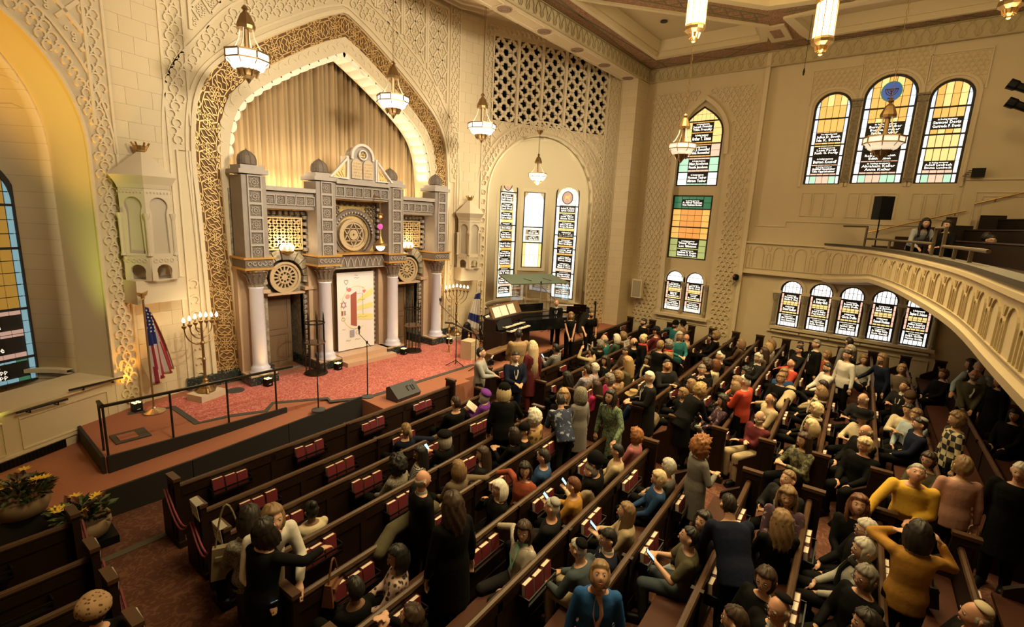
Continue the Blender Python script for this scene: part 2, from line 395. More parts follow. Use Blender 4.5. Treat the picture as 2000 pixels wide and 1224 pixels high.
for sx in (-1, 1):
  TILE.append((oval(sx*.84, .42, .085, .2, 8), True)); TILE.append((oval(sx*.84, -.42, .085, .2, 8), True)); TILE.append((oval(sx*.84, 0, .06, .1, 6), True))
  TILE.append(([(sx*.68, -1), (sx*.68, -.55), (sx*.42, -.28)], False)); TILE.append(([(sx*.68, 1), (sx*.68, .55), (sx*.42, .28)], False))
  TILE.append(([(sx*.97, -1), (sx*.97, 1)], False))
  TILE.append(([(sx*.58, -.02), (sx*.74, .16)], False)); TILE.append(([(sx*.58, .02), (sx*.74, -.16)], False))
for sy in (-1, 1):
  TILE.append(([(-.62, sy*1), (-.28, sy*.74), (0, sy*.9), (.28, sy*.74), (.62, sy*1)], False)); TILE.append(([(-.5, sy*.66), (0, sy*.62), (.5, sy*.66)], False))
bm = MB()
for k in range(NT):
  s0 = (k+.5)/NT
  F = lambda u, v, h, s0=s0: GB(min(1, max(0, s0+v*.5/NT)), .5+u*.5, h)
  for pts, cl in TILE: bm.strap(pts, F, .078, .03, closed=cl)
bm.build('strapwork', GOLD, gb, kind='stuff')
IM = band_map(13.0)
sm = sempty('scalloped_arch_margin', 'cream margin with white scalloped lobes inside the gilded band', 'arch trim')
plate('margin', [[(u, v) for u, v in INNF]+[(u, v) for u, v in reversed(SCAF)]], CREAM2, FS, .9, sm, h0=.02)
WHITE = mat('white_lobe', (.86, .80, .68), .6)
SP = [p for p in resample(SCAF, .30) if p.y > 6.2]
for i, p in enumerate(SP):
  d = (Vector((0, 6.6))-p).normalized(); ang = math.atan2(d.y, d.x)
  lp = [(p.x+.19*math.cos(ang+a)*(1.0), p.y+.19*math.sin(ang+a)) for a in [(-1.25+2.5*j/8) for j in range(9)]]
  lp = [(p.x-d.x*.12+math.cos(ang-PI/2)*.15, p.y-d.y*.12+math.sin(ang-PI/2)*.15)]+[(q[0]-d.x*.06, q[1]-d.y*.06) for q in lp]+[(p.x-d.x*.12+math.cos(ang+PI/2)*.15, p.y-d.y*.12+math.sin(ang+PI/2)*.15)]
  plate('scallop_lobe', [lp], WHITE, FS, .55, sm, h0=-.06)
  bm = MB(); ring(bm, FS, p.x-d.x*.14, p.y-d.y*.14, .12, .045, .035, ang+.55*PI, ang+1.45*PI, 0, 6); bm.build('scallop_edge', CREAM2, sm)
GREENM = two('verde_marble', (.022, .030, .026), (.16, .18, .16), 'NOISE', 9, .25, .62, .06, 2.5)
b = MB()
for sx in (-1, 1): b.box((CX+sx*3.85, 12.96, ZS+.15), (1.3, .16, .30))
struct(b.build('baseboard_stage', GREENM), 'veined dark green marble skirting below the gilded band', 'baseboard')
b = MB(); n = 150; v = []
for i in range(n+1):
  x = -3.5+7.0*i/n; y = 14.0+.075*math.sin(i*1.9)+.05*math.sin(i*.77+1)
  v += [(CX+x, y, 3.0), (CX+x, y, 9.9)]
b.add(v, [(2*i, 2*i+2, 2*i+3, 2*i+1) for i in range(n)])
cur = tag(b.build('curtain', mat('beige_drape', (.36, .25, .13), .85), smooth=True), 'tall pleated beige curtain hanging behind the ark', 'curtain')
sol = cur.modifiers.new('s', 'SOLIDIFY'); sol.thickness = .02
STONES = [mat('ashlar_block_%d' % i, c, .75, bump=.1, bscale=50) for i, c in enumerate(((.62, .50, .315), (.635, .515, .325), (.61, .49, .305), (.645, .525, .335)))]
JOINT = mat('ashlar_joint', (.50, .395, .245), .8)
def ashlar(F, u0, u1, v0, v1, bw, bh, parent, ok=lambda u, v: True, gap=.006):
  cache = {}; r = 0; v = v0
  while v < v1-.02:
    h = min(bh, v1-v); u = u0 - (bw/2 if r % 2 else 0)
    while u < u1-.02:
      a, c = max(u, u0), min(u+bw, u1)
      if c-a > .05 and ok((a+c)/2, v+h/2):
        key = (round(c-a, 3), round(h, 3)); mi = (int(a*37)+r*7) % 4
        me = cache.get((key, mi))
        if me is None:
          O = F(0, 0, 0); U = F(1, 0, 0)-O; V = F(0, 1, 0)-O; Nn = F(0, 0, 1)-O
          w2, h2 = (c-a)/2-gap/2, h/2-gap/2; bb = MB()
          pts = [U*(x*w2)+V*(y*h2)+Nn*z for z, q in ((0, 1), (.008, 1)) for x, y in ((-1, -1), (1, -1), (1, 1), (-1, 1))]
          bb.add(pts, [(4, 5, 6, 7), (0, 1, 5, 4), (1, 2, 6, 5), (2, 3, 7, 6), (3, 0, 4, 7)])
          me = bpy.data.meshes.new('stone_block'); me.from_pydata(bb.v, [], bb.f); me.materials.append(STONES[mi]); cache[(key, mi)] = me
        link('stone_block', me, parent, F((a+c)/2, v+h/2, 0))
      u += bw
    v += bh; r += 1
def vwall(p0, p1, z0, z1, name, m, parent=None, th=.2):
  p0, p1 = Vector((*p0, 0)), Vector((*p1, 0)); U = (p1-p0).normalized(); N = U.cross(Vector((0, 0, 1)))
  L = (p1-p0).length; F = plane_map(p0, U, (0, 0, 1), N); bb = MB()
  bb.add([F(0, z0, 0), F(L, z0, 0), F(L, z1, 0), F(0, z1, 0), F(0, z0, -th), F(L, z0, -th), F(L, z1, -th), F(0, z1, -th)], [(0, 1, 2, 3), (5, 4, 7, 6), (0, 4, 5, 1), (3, 2, 6, 7), (0, 3, 7, 4), (1, 5, 6, 2)])
  return bb.build(name, m, parent), F, L
LA, RA = (CX-5.42, 12.78), (CX+5.42, 12.78)      # chamfer starts
LB, RB = (CX-10.97, 10.15), (CX+10.97, 10.15)
wl = sempty('wall_strip_left', 'plain ashlar wall strip left of the arch', 'wall')
_, F, L = vwall(LA, (CX-4.45, 13.0), ZS, 12.1, 'backing', JOINT, wl); ashlar(F, 0, L, ZS, 12.0, .50, .335, wl)
wr = sempty('wall_strip_right', 'plain ashlar wall strip right of the arch', 'wall')
_, F, L = vwall((CX+4.45, 13.0), RA, ZS, 12.1, 'backing', JOINT, wr); ashlar(F, 0, L, ZS, 12.0, .50, .335, wr)
LIME = mat('niche_plaster', (.66, .56, .36), .75)
def chamfer(side):
  if side > 0: p0, p1 = RA, RB
  else: p0, p1 = LB, LA
  p0v, p1v = Vector((*p0, 0)), Vector((*p1, 0)); U = (p1v-p0v).normalized(); N = U.cross(Vector((0, 0, 1))); Lw = (p1v-p0v).length
  F = plane_map(p0v, U, (0, 0, 1), N)
  sfx = 'right' if side > 0 else 'left'
  w = sempty('wall_chamfer_'+sfx, 'ring patterned angled wall with tall arched niche, '+('flute lattice above' if 0 else ('pierced lattice above the band' if side > 0 else 'lit green at its soffit')), 'wall')
  if side > 0: c, r, zs = 2.72, 2.38, 6.02
  else: c, r, zs = Lw-3.05, 2.50, 6.1
  zb_ = ZS if side > 0 else .40
  A = [(c-r, zb_)]+[(c+r*math.cos(PI-PI*i/28), zs+r*math.sin(PI-PI*i/28)) for i in range(29)]+[(c+r, zb_)]
  ringo = [(c+(r+.5)*math.cos(PI-PI*i/28), zs+(r+.5)*math.sin(PI-PI*i/28)) for i in range(29)]
  g0, g1, gz0, gz1 = .42, Lw-.72, 8.0, 11.55
  loops = [[(0, ZS), (0, 12.1), (Lw, 12.1), (Lw, ZS)]+list(reversed(A))]
  loops[0] = [(0, zb_), (0, 12.1), (Lw, 12.1), (Lw, zb_)]+list(reversed(A))
  pw = (g1-g0-.6)/5
  holes = []
  if side > 0:
    for i in range(5):
      a = g0+i*(pw+.15); holes.append([(a, 8.72), (a+pw, 8.72), (a+pw, gz1), (a, gz1)])
  plate('wall_face', loops+holes, CREAM, F, .22, w)
  bm = MB(); bm.strap(resample(A, .15), F, .06, .03); bm.strap(ringo, F, .045, .04)
  bm.strap([(.03, ZS), (.03, 12)], F, .05, .04); bm.strap([(Lw-.03, ZS), (Lw-.03, 12)], F, .05, .04)
  bm.build('arch_molding', CREAM2, w)
  ro = A[:1]+[(c+(r+.03)*math.cos(PI-PI*i/28), zs+(r+.03)*math.sin(PI-PI*i/28)) for i in range(29)]
  lowl, lowr = (c-r, c+r)
  def okr(u, v):
    din = math.hypot(u-c, v-zs) if v > zs else abs(u-c)
    if din < r+.13: return False
    if v <= zs: return True
    return din < r+.42 or u < lowl-.06 or (u > lowr+.12 and (side < 0 or v < 8.6 or u > g1+.08)) or (v > gz1+.1)
  rings_in(F, .06, Lw-.06, ZS+.1, 12.0, .20 if side > 0 else .19, okr, w)
  okl = lambda u, v: v > zs and math.hypot(u-c, v-zs) > r+.58
  if side > 0:
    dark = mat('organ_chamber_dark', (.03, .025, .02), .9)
    for i in range(5):
      a = g0+i*(pw+.15)
      lz = []
      nu, nv = 2, 10; du, dv = pw/nu, (gz1-8.72)/6
      def lob(cu, cv, su, sv):
        base = [(0, 1), (.10, .78), (.22, .74), (.26, .58), (.40, .52), (.42, .36), (.56, .30), (.58, .14), (.70, .0)]
        q = base+[(x, -y) for x, y in reversed(base[:-1])]
        q = q+[(-x, y) for x, y in reversed(q[1:-1])]
        return [(cu+x*su, cv+y*sv) for x, y in q]
      tr = [[(a, 8.72), (a+pw, 8.72), (a+pw, gz1), (a, gz1)]]
      for ii in range(0, 2*nu+1):
        for jj in range(0, 13):
          if (ii+jj) % 2: continue
          cu, cv = a+ii*du/2, 8.72+jj*dv/2
          if ii in (0, 2*nu) or jj in (0, 12): 
            L0 = lob(cu, cv, du*.68, dv*.50)
            L0 = [(min(max(x, a+.03), a+pw-.03), min(max(y, 8.75), gz1-.03)) for x, y in L0]
            q = [L0[0]]
            for p in L0[1:]:
              if abs(p[0]-q[-1][0])+abs(p[1]-q[-1][1]) > 1e-3: q.append(p)
            if abs(q[0][0]-q[-1][0])+abs(q[0][1]-q[-1][1]) < 1e-3: q.pop()
            ar = abs(sum(q[k][0]*q[(k+1) % len(q)][1]-q[(k+1) % len(q)][0]*q[k][1] for k in range(len(q))))/2
            if ar > .006: tr.append(q)
          else: tr.append(lob(cu, cv, du*.68, dv*.50))
      bm = MB()
      for sgn in (1, -1):
        for k in range(-6, 13):
          p = []
          for t in range(0, 41):
            u = a+pw*t/40; v = 8.72+(k+.5)*dv+sgn*(u-a)*dv/du
            if 8.72 <= v <= gz1: p.append((u, v))
          if len(p) > 1:
            bm.strap([p[0], p[-1]], F, .085, .03, h0=-.05); d_ = (Vector(p[-1])-Vector(p[0])); nn_ = Vector((-d_.y, d_.x)).normalized(); m_ = max(1, int(d_.length/.13))
            for i_ in range(1, m_): c_ = Vector(p[0])+d_*(i_/m_); bm.strap([c_-nn_*.075, c_+nn_*.075], F, .05, .015, h0=-.04)
      bm.build('lattice_bars', CREAM2, w)
      lattice(F, a, a+pw, 7.3, 8.70, okl, w, pv=dv, pu=du, lobes=False)
      bm = MB()
      for uu in (a-.05, a+pw+.05):
        vb = zs+math.sqrt(max(0, (r+.55)**2-(uu-c)**2)) if abs(uu-c) < r+.55 else zs
        bm.strap([(uu, vb), (uu, gz1+.05)], F, .05, .06)
      bm.build('mullion', CREAM2, w)
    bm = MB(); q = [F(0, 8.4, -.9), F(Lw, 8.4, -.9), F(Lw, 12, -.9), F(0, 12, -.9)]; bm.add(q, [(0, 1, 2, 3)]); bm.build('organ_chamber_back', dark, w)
    bm = MB()
    for i in range(26):
      pp = F(.4+i*.2, 8.5, -.55-.15*(i % 2)); bm.tube([pp, pp+Vector((0, 0, 2.2+.5*math.sin(i*.7)))], .07, 8)
    bm.build('organ_pipes', mat('organ_pipe', (.05, .047, .04), .45, .5), w)
  else:
    for (a0, a1) in ((Lw-2.7, Lw-.45), ):
      lattice(F, a0, a1, 6.5, 11.8, lambda u, v: okl(u, v) and u < Lw-.42, w, pv=.8, pu=.8, w=.07)
      bm = MB(); bm.strap([(Lw-.40, 6.6), (Lw-.40, 12)], F, .06, .06); bm.build('panel_frame', CREAM2, w)
  D = 1.95; n = 28; d0 = .2 if side > 0 else .95; bm = MB(); G = []
  levels = [(z, 1.0) for z in (zb_, zs)]+[(zs+r*math.sin(PI/2*k/8), math.cos(PI/2*k/8)) for k in range(1, 9)]
  for z, sc in levels:
    sc = max(sc, .004)
    for i in range(n+1):
      a = PI-PI*i/n; G.append(F(c+r*sc*math.cos(a), z, -d0-D*sc*math.sin(a)))
  fs = []
  for j in range(len(levels)-1):
    for i in range(n): q = j*(n+1)+i; fs.append((q, q+1, q+n+2, q+n+1))
  bm.add(G, fs); nb = bm.build('niche_shell', LIME if side > 0 else ASH, w, smooth=True)
  sol = nb.modifiers.new('t', 'SOLIDIFY'); sol.thickness = .1; sol.offset = 1
  dep = .22 if side > 0 else .96
  bm = MB(); P = resample(A, .18); q = []
  for p in P: q += [F(p.x, p.y, 0), F(p.x*.0+c+(p.x-c)*(1 if side > 0 else .985), p.y, -dep)]
  bm.add(q, [(2*i, 2*i+1, 2*i+3, 2*i+2) for i in range(len(P)-1)]); bm.build('arch_soffit', LIME, w, smooth=True)
  bm = MB(); E = [(c+(r-.03)*math.cos(PI-PI*i/n), -d0-(D-.03)*math.sin(PI-PI*i/n)) for i in range(n+1)]
  for z0, z1, ins in ((zb_, 1.55, .10), (1.55, 1.63, .22)):
    q = []
    for (u, d) in E:
      k = 1-ins/r; uu, dd = c+(u-c)*k, -d0+(d+d0)*k; q += [F(uu, z0, dd), F(uu, z1, dd), F(u, z1, d)]
    bm.add(q, [x for i in range(n) for x in ((3*i, 3*i+3, 3*i+4, 3*i+1), (3*i+1, 3*i+4, 3*i+5, 3*i+2))], 0)
    if z0 > 1: bm.add([F(c+(u-c)*(1-ins/r), z0, -d0+(d+d0)*(1-ins/r)) for u, d in E]+[F(u, z0, d) for u, d in E], [(i, n+1+i, n+2+i, i+1) for i in range(n)], 0)
  bm.build('dado_ledge', mat('cream_paint', (.66, .55, .36), .5), w)
  bm = MB(); k = 1-.10/r
  for s0 in range(2, n-3, 4):
    q = [Vector((*p, 0)) for p in ()]
    for zz in (ZS+.2, 1.40):
      for i in range(s0, s0+4):
        u, d = E[i]; u2, d2 = E[i+1]
        P0, P1 = F(c+(u-c)*k, zz, -d0+(d+d0)*k), F(c+(u2-c)*k, zz, -d0+(d2+d0)*k)
        bm.tube([P0, P1], .012, 4)
    for i in (s0, s0+4):
      u, d = E[i]; bm.tube([F(c+(u-c)*k, ZS+.2, -d0+(d+d0)*k), F(c+(u-c)*k, 1.4, -d0+(d+d0)*k)], .012, 4)
  bm.build('dado_panel_molding', CREAM2, w)
  if side < 0:
    DM = mat('cream_paint', (.66, .55, .36), .5); u0_, u1_ = -.2, Lw-.42
    bm = MB(); bm.add([F(u0_, .40, .02), F(u1_, .40, .02), F(u1_, 1.46, .02), F(u0_, 1.46, .02)], [(0, 1, 2, 3)]); bm.build('dado_front', DM, w)
    bm = MB(); bm.add([F(u0_, 1.46, .08), F(u1_, 1.46, .08), F(u1_, 1.52, .08), F(u0_, 1.52, .08), F(u1_, 1.52, -1.0), F(u0_, 1.52, -1.0), F(u0_, 1.46, .02), F(u1_, 1.46, .02)], [(0, 1, 2, 3), (3, 2, 4, 5), (1, 0, 6, 7)]); bm.build('dado_ledge', DM, w)
    bm = MB()
    for k_ in range(3): a_ = u1_-.35-1.75*k_; bm.strap([(a_, .72), (a_, 1.30), (a_-1.5, 1.30), (a_-1.5, .72)], F, .03, .04, closed=True)
    bm.strap([(u0_, .66), (u1_, .66)], F, .05, .05); bm.build('dado_panel_molding', CREAM2, w)
    bm = MB(); bm.add([F(u0_, .46, .05), F(u1_-1.2, .46, .05), F(u1_-1.2, .62, .05), F(u0_, .62, .05)], [(0, 1, 2, 3)], 0)
    for q_ in range(60): a_ = F(u1_-1.25-q_*.06, .46, .055); bm.tube([a_, a_+Vector((0, 0, .16))], .006, 4, 1)
    bm.build('floor_vent', [BLACK, BRONZE], w)
  if False:
    bm = MB()
    for i in range(n-13, n-3):
      (u, d), (u2, d2) = E[i], E[i+1]; kk = 1-.13/r; P0, P1 = F(c+(u-c)*kk, .46, -d0+(d+d0)*kk), F(c+(u2-c)*kk, .46, -d0+(d2+d0)*kk)
      bm.add([P0, P1, P1+Vector((0, 0, .2)), P0+Vector((0, 0, .2))], [(0, 1, 2, 3)], 0)
      for q_ in range(5): a_ = P0.lerp(P1, q_/5)+N*.01; bm.tube([a_, a_+Vector((0, 0, .2))], .006, 4, 1)
    bm.build('floor_vent', [BLACK, BRONZE], w)
  return F, c, r, zs, D, w, Lw, d0
CR = chamfer(1); CL = chamfer(-1)
for sx, nm in ((1, 'right'), (-1, 'left')):
  x0 = CX+sx*10.97
  pr = sempty('pier_'+nm, 'plain ashlar proscenium pier, '+('beside the lattice and side wall' if sx > 0 else 'at the far end of the landing'), 'pier')
  bm = MB(); bm.box((x0+sx*.6, 9.8, 6.0), (1.2, .7, 12.2)); bm.build('pier_face', ASH, pr)
bmv = sempty('proscenium_beam', 'cream beam over the stage opening with round medallions on its soffit', 'beam')
ZB = 10.93
bm = MB(); bm.box((CX, 9.8, ZB+.7), (21.94, .70, 1.4)); bm.build('beam_body', CREAM, bmv)
FSOF = plane_map((0, 9.45, ZB), (1, 0, 0), (0, 1, 0), (0, 0, -1))
ROS = mat('medallion_brown', (.30, .20, .13), .7)
for x in [19.05-i*1.93 for i in range(6)]:
  bm = MB()
  for rr in (.20, .13, .06): bm.strap([(x+rr*math.cos(2*PI*k/16), .35+rr*math.sin(2*PI*k/16)) for k in range(16)], FSOF, .045, .02, closed=True)
  for k in range(8): bm.strap([(x+.05*math.cos(k*PI/4), .35+.05*math.sin(k*PI/4)), (x+.19*math.cos(k*PI/4), .35+.19*math.sin(k*PI/4))], FSOF, .03, .015)
  bm.build('medallion', ROS, bmv)
  bm = MB()
  for v0 in (.14, .56): bm.strap([(x-1.65, v0), (x-.3, v0)], FSOF, .03, .02)
  for u0 in (x-1.65, x-.3): bm.strap([(u0, .14), (u0, .56)], FSOF, .03, .02)
  bm.build('soffit_panel', CREAM2, bmv)
FRI = mat('frieze_plaster', (.54, .44, .25), .75, noise=.08, nscale=10)
def frieze(F, L, parent, v0, v1):
  bm = MB(); hh = v1-v0
  bm.strap([(0, v0), (L, v0)], F, .05, .05); bm.strap([(0, v1-.03), (L, v1-.03)], F, .05, .05)
  u = .15; i = 0; un = .34
  while u < L-.2:
    for sg in (-1, 1):
      pts = [(u+sg*.02, v0+.07*hh), (u+sg*.09, v0+.3*hh), (u+sg*.05, v0+.5*hh), (u+sg*.10, v0+.68*hh), (u+sg*.15, v0+.80*hh), (u+sg*.11, v0+.88*hh)]
      bm.strap(pts, F, .026, .022)
    bm.strap([(u, v0+.10*hh), (u, v0+.42*hh)], F, .02, .02)
    u += un; i += 1
  bm.build('scroll_relief', mat('frieze_relief', (.48, .38, .21), .75), parent, kind='stuff')
fb = sempty('frieze_beam', 'scroll relief frieze on the beam front', 'frieze')
F = plane_map((-2.64, 9.45, 0), (1, 0, 0), (0, 0, 1), (0, -1, 0))
bm = MB(); bm.add([F(0, ZB+.02, .02), F(22.9, ZB+.02, .02), F(22.9, 11.5, .02), F(0, 11.5, .02)], [(0, 1, 2, 3)]); bm.build('frieze_ground', FRI, fb)
FX = plane_map((8.0, 9.42, 0), (1, 0, 0), (0, 0, 1), (0, -1, 0)); frieze(FX, 12.3, fb, ZB+.03, 11.48)
ac = sempty('ceiling_apse', 'pale stepped ceiling above the ark', 'ceiling')
bm = MB(); bm.box((CX, 12.2, 12.2), (23, 5, .2)); bm.build('ceiling_slab', CREAM, ac)
bm = MB(); FA = plane_map((CX, 0, 12.1), (1, 0, 0), (0, 1, 0), (0, 0, -1))
for ins in (0, .25, .55): bm.strap([(-4.6+ins, 10.4+ins*.5), (4.6-ins, 10.4+ins*.5), (5.2-ins, 12.4-ins), (4.3-ins, 12.85-ins), (-4.3+ins, 12.85-ins), (-5.2+ins, 12.4-ins)], FA, .10, .10-ins*.1, closed=True)
bm.build('ceiling_molding', CREAM2, ac)
def glassmat(key, col, st):
  return mat('stained_'+key, tuple(c*.5 for c in col), .25, emit=col, es=st)
GL = {'W': glassmat('pearl', (1.0, .97, .92), 1.15), 'A': glassmat('amber', (1.0, .50, .12), .72), 'Y': glassmat('straw', (1.0, .70, .26), .82),
    'O': glassmat('deep_amber', (.95, .40, .09), .55), 'P': glassmat('rose', (1.0, .58, .42), .80), 'G': glassmat('mint', (.52, .85, .62), .72),
    'E': glassmat('emerald', (.05, .30, .14), .32), 'B': glassmat('pale_blue', (.66, .84, 1.0), .95), 'R': glassmat('ruby', (.85, .10, .14), .8),
    'D': glassmat('cobalt', (.04, .12, .42), .5), 'L': glassmat('lime_glass', (.55, .62, .22), .5), 'V': glassmat('ivory', (1.0, .90, .66), 1.0),
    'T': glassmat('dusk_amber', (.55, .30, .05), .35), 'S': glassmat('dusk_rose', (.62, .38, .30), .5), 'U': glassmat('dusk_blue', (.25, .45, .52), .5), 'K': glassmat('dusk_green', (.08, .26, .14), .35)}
LEAD = mat('leading', (.018, .015, .012), .6)
PLQ = mat('plaque_black', (.010, .008, .006), .6)
LETTER = mat('backlit_lettering', (.9, .85, .75), .5, emit=(1, .93, .80), es=1.7)
LETTER_DIM = mat('dim_lettering', (.8, .75, .65), .5, emit=(1, .9, .75), es=.7)
def clip(poly, cl):
  out = poly; n = len(cl)
  for i in range(n):
    a, bq = cl[i], cl[(i+1) % n]; inp = out; out = []
    if not inp: break
    sd = lambda p: (bq[0]-a[0])*(p[1]-a[1])-(bq[1]-a[1])*(p[0]-a[0])
    for j in range(len(inp)):
      p, q = inp[j-1], inp[j]; sp, sq = sd(p), sd(q)
      if sq >= 0:
        if sp < 0: t = sp/(sp-sq); out.append((p[0]+(q[0]-p[0])*t, p[1]+(q[1]-p[1])*t))
        out.append(q)
      elif sp >= 0: t = sp/(sp-sq); out.append((p[0]+(q[0]-p[0])*t, p[1]+(q[1]-p[1])*t))
  return out
def outline(w, h, head):
  if head == 'flat': return [(0, 0), (w, 0), (w, h), (0, h)]
  r = w/2
  if head == 'round': return [(0, 0), (w, 0)]+[(r+r*math.cos(PI*i/14), h-r+r*math.sin(PI*i/14)) for i in range(15)]
  k = head  # pointed: head height fraction of the width
  hs = h-w*k; L = smooth_poly([(w, hs), (w*1.0, hs+w*k*.45), (w*.80, h-w*.20), (r, h)], 2)
  return [(0, 0), (w, 0)]+[(p.x, p.y) for p in L]+[(w-p.x, p.y) for p in reversed(L[:-1])]
FONT_CACHE = {}
def text_mesh(txt, size, F, u, v, h, m, parent, name='lettering', width=None, align='CENTER'):
  cu = bpy.data.curves.new('t', 'FONT'); cu.body = txt; cu.size = size; cu.align_x = align; cu.resolution_u = 1; cu.offset = size*.012
  ob = bpy.data.objects.new('t', cu); me = bpy.data.meshes.new_from_object(ob); bpy.data.objects.remove(ob); bpy.data.curves.remove(cu)
  if width and len(me.vertices):
    ww = max(q.co.x for q in me.vertices)-min(q.co.x for q in me.vertices); k = min(1.25, width/max(ww, 1e-6))
  else: k = 1
  for q in me.vertices: q.co = F(u+q.co.x*k, v+q.co.y, h)
  me.materials.append(m); me.name = name
  return link(name, me, parent)
WN = [0]
def window(F, w, h, head, label, plaques=(), bars=(), cols=4, rowh=.30, border=.10, colf=None, bcol='W', medal=None, fr=.075, letter=None, parent=None, feet=None):
  WN[0] += 1
  o = sempty('window_%d' % WN[0], label, 'window')
  ol = outline(w, h, head); letter = letter or LETTER
  bm = MB(); bm.strap(ol, F, fr, .05, closed=True); bm.build('window_frame', LEAD, o)
  bm = MB(); bm.add([F(p[0], p[1], -.03) for p in ol], [tuple(range(len(ol)))]); bm.build('leading_ground', LEAD, o)
  colf = colf or (lambda f, i: 'Y'); cache = {}
  def pane(poly, key, hh=.0):
    q = clip(poly, ol)
    if len(q) < 3: return
    ar = abs(sum(q[k][0]*q[(k+1) % len(q)][1]-q[(k+1) % len(q)][0]*q[k][1] for k in range(len(q))))/2
    if ar < .0012: return
    cx = sum(p[0] for p in q)/len(q); cy = sum(p[1] for p in q)/len(q); c = F(cx, cy, 0)
    sh = (key, tuple((round(p[0]-cx, 2), round(p[1]-cy, 2)) for p in q))
    me = cache.get(sh)
    if me is None:
      n = len(q); bb = MB(); bb.add([F(p[0], p[1], .008+hh)-c for p in q]+[F(p[0], p[1], -.02)-c for p in q], [tuple(range(n))]+[(i, n+i, n+(i+1) % n, (i+1) % n) for i in range(n)])
      me = bpy.data.meshes.new('pane'); me.from_pydata(bb.v, [], bb.f); me.materials.append(GL[key]); cache[sh] = me
    link('pane', me, o, c)
  g = .018
  y = fr*.4; cells = []
  edges = sorted(set([0, h]+[bv for bv in bars])); 
  for i in range(len(edges)-1):
    y0, y1 = edges[i]+.012, edges[i+1]-.012
    n = max(1, round((y1-y0)/rowh)); 
    for j in range(n): cells.append((y0+(y1-y0)*j/n, y0+(y1-y0)*(j+1)/n))
  pl = [(a, bq) for a, bq, *_ in plaques]
  for y0, y1 in cells:
    f = (y0+y1)/2/h
    bk = bcol if isinstance(bcol, str) else bcol(f)
    pane([(fr*.3, y0+g/2), (border, y0+g/2), (border, y1-g/2), (fr*.3, y1-g/2)], bk); pane([(w-border, y0+g/2), (w-fr*.3, y0+g/2), (w-fr*.3, y1-g/2), (w-border, y1-g/2)], bk)
    segs = [(y0, y1)]
    for a, c in pl:
      ns = []
      for s0, s1 in segs:
        if c <= s0 or a >= s1: ns.append((s0, s1))
        else:
          if a-s0 > .03: ns.append((s0, a))
          if s1-c > .03: ns.append((c, s1))
      segs = ns
    cw = (w-2*border-2*g)/cols
    for s0, s1 in segs:
      for i in range(cols):
        x0 = border+g+cw*i; pane([(x0+g/2, s0+g/2), (x0+cw-g/2, s0+g/2), (x0+cw-g/2, s1-g/2), (x0+g/2, s1-g/2)], colf(f, i))
  bm = MB()
  for bv in bars: bm.strap([(0, bv), (w, bv)], F, .05, .03)
  if bars: bm.build('saddle_bar', LEAD, o)
  for (a, c, *lines) in plaques:
    x0, x1 = border+g, w-border-g
    if feet: x0, x1 = w*feet[0], w*feet[1]
    p = MB(); p.add([F(x, y, z) for z in (.016, -.01) for x, y in ((x0, a+.008), (x1, a+.008), (x1, c-.008), (x0, c-.008))], [(0, 1, 2, 3), (0, 4, 5, 1), (1, 5, 6, 2), (2, 6, 7, 3), (3, 7, 4, 0)])
    po = p.build('memorial_plaque', PLQ, o); hh = (c-a); n = len(lines); wts = [.62 if i == 0 and n > 1 else 1 for i in range(n)]; tot = sum(wts)
    yy = c-hh*.07
    for i, tx in enumerate(lines):
      lh = hh*.88*wts[i]/tot; yy -= lh
      text_mesh(tx, lh*1.08, F, (x0+x1)/2, yy+lh*.22, .022, letter, po, width=(x1-x0)*(.62 if i == 0 and n > 1 else .90))
  if medal:
    mx, my, mr, kind = medal; md = MB(); md.add([F(mx+mr*math.cos(2*PI*k/20), my+mr*1.1*math.sin(2*PI*k/20), .02) for k in range(20)], [tuple(range(20))])
    mo = md.build('medallion', GL['D' if kind == 'menorah' else 'S'], o); bm = MB()
    bm.strap([(mx+mr*math.cos(2*PI*k/20), my+mr*1.1*math.sin(2*PI*k/20)) for k in range(20)], F, .03, .035, closed=True); bm.build('medallion_ring', GL['E'] if kind == 'menorah' else LEAD, mo)
    bm = MB()
    if kind == 'menorah':
      for k in (1, 2, 3):
        rr = mr*.2*k; bm.strap([(mx+rr*math.cos(PI+PI*i/8), my+mr*.2+rr*1.1*math.sin(PI+PI*i/8)) for i in range(9)], F, .022, .03)
      bm.strap([(mx, my+mr*.25), (mx, my-mr*.75)], F, .03, .03); bm.strap([(mx-mr*.3, my-mr*.78), (mx+mr*.3, my-mr*.78)], F, .04, .03); bm.strap([(mx-mr*.66, my+mr*.26), (mx+mr*.66, my+mr*.26)], F, .03, .03)
      bm.build('menorah_motif', mat('motif_brown', (.10, .05, .03), .6), mo)
    else:
      bm.strap([(mx-mr*.4, my+mr*.1), (mx+mr*.3, my+mr*.1)], F, mr*.45, .03); bm.strap([(mx-mr*.4, my), (mx-mr*.42, my-mr*.5)], F, .03, .03); bm.strap([(mx+mr*.3, my), (mx+mr*.32, my-mr*.5)], F, .03, .03); bm.strap([(mx+mr*.3, my+mr*.2), (mx+mr*.5, my+mr*.55)], F, mr*.22, .03)
      bm.build('animal_motif', GL['A'], mo)
  return o
XW = 20.3
FR = plane_map((XW, 0, 0), (0, -1, 0), (0, 0, 1), (-1, 0, 0))         # u = -y
FG = plane_map((XW+.26, 0, 0), (0, -1, 0), (0, 0, 1), (-1, 0, 0))     # glass plane of the pilaster bay
FG2 = plane_map((XW+.30, 0, 0), (0, -1, 0), (0, 0, 1), (-1, 0, 0))
wrt = sempty('wall_right', 'cream side wall with stained glass windows and ring relief', 'wall')
def sh(F, u, v): return lambda a, c, h=0.0: F(u+a, v+c, h)
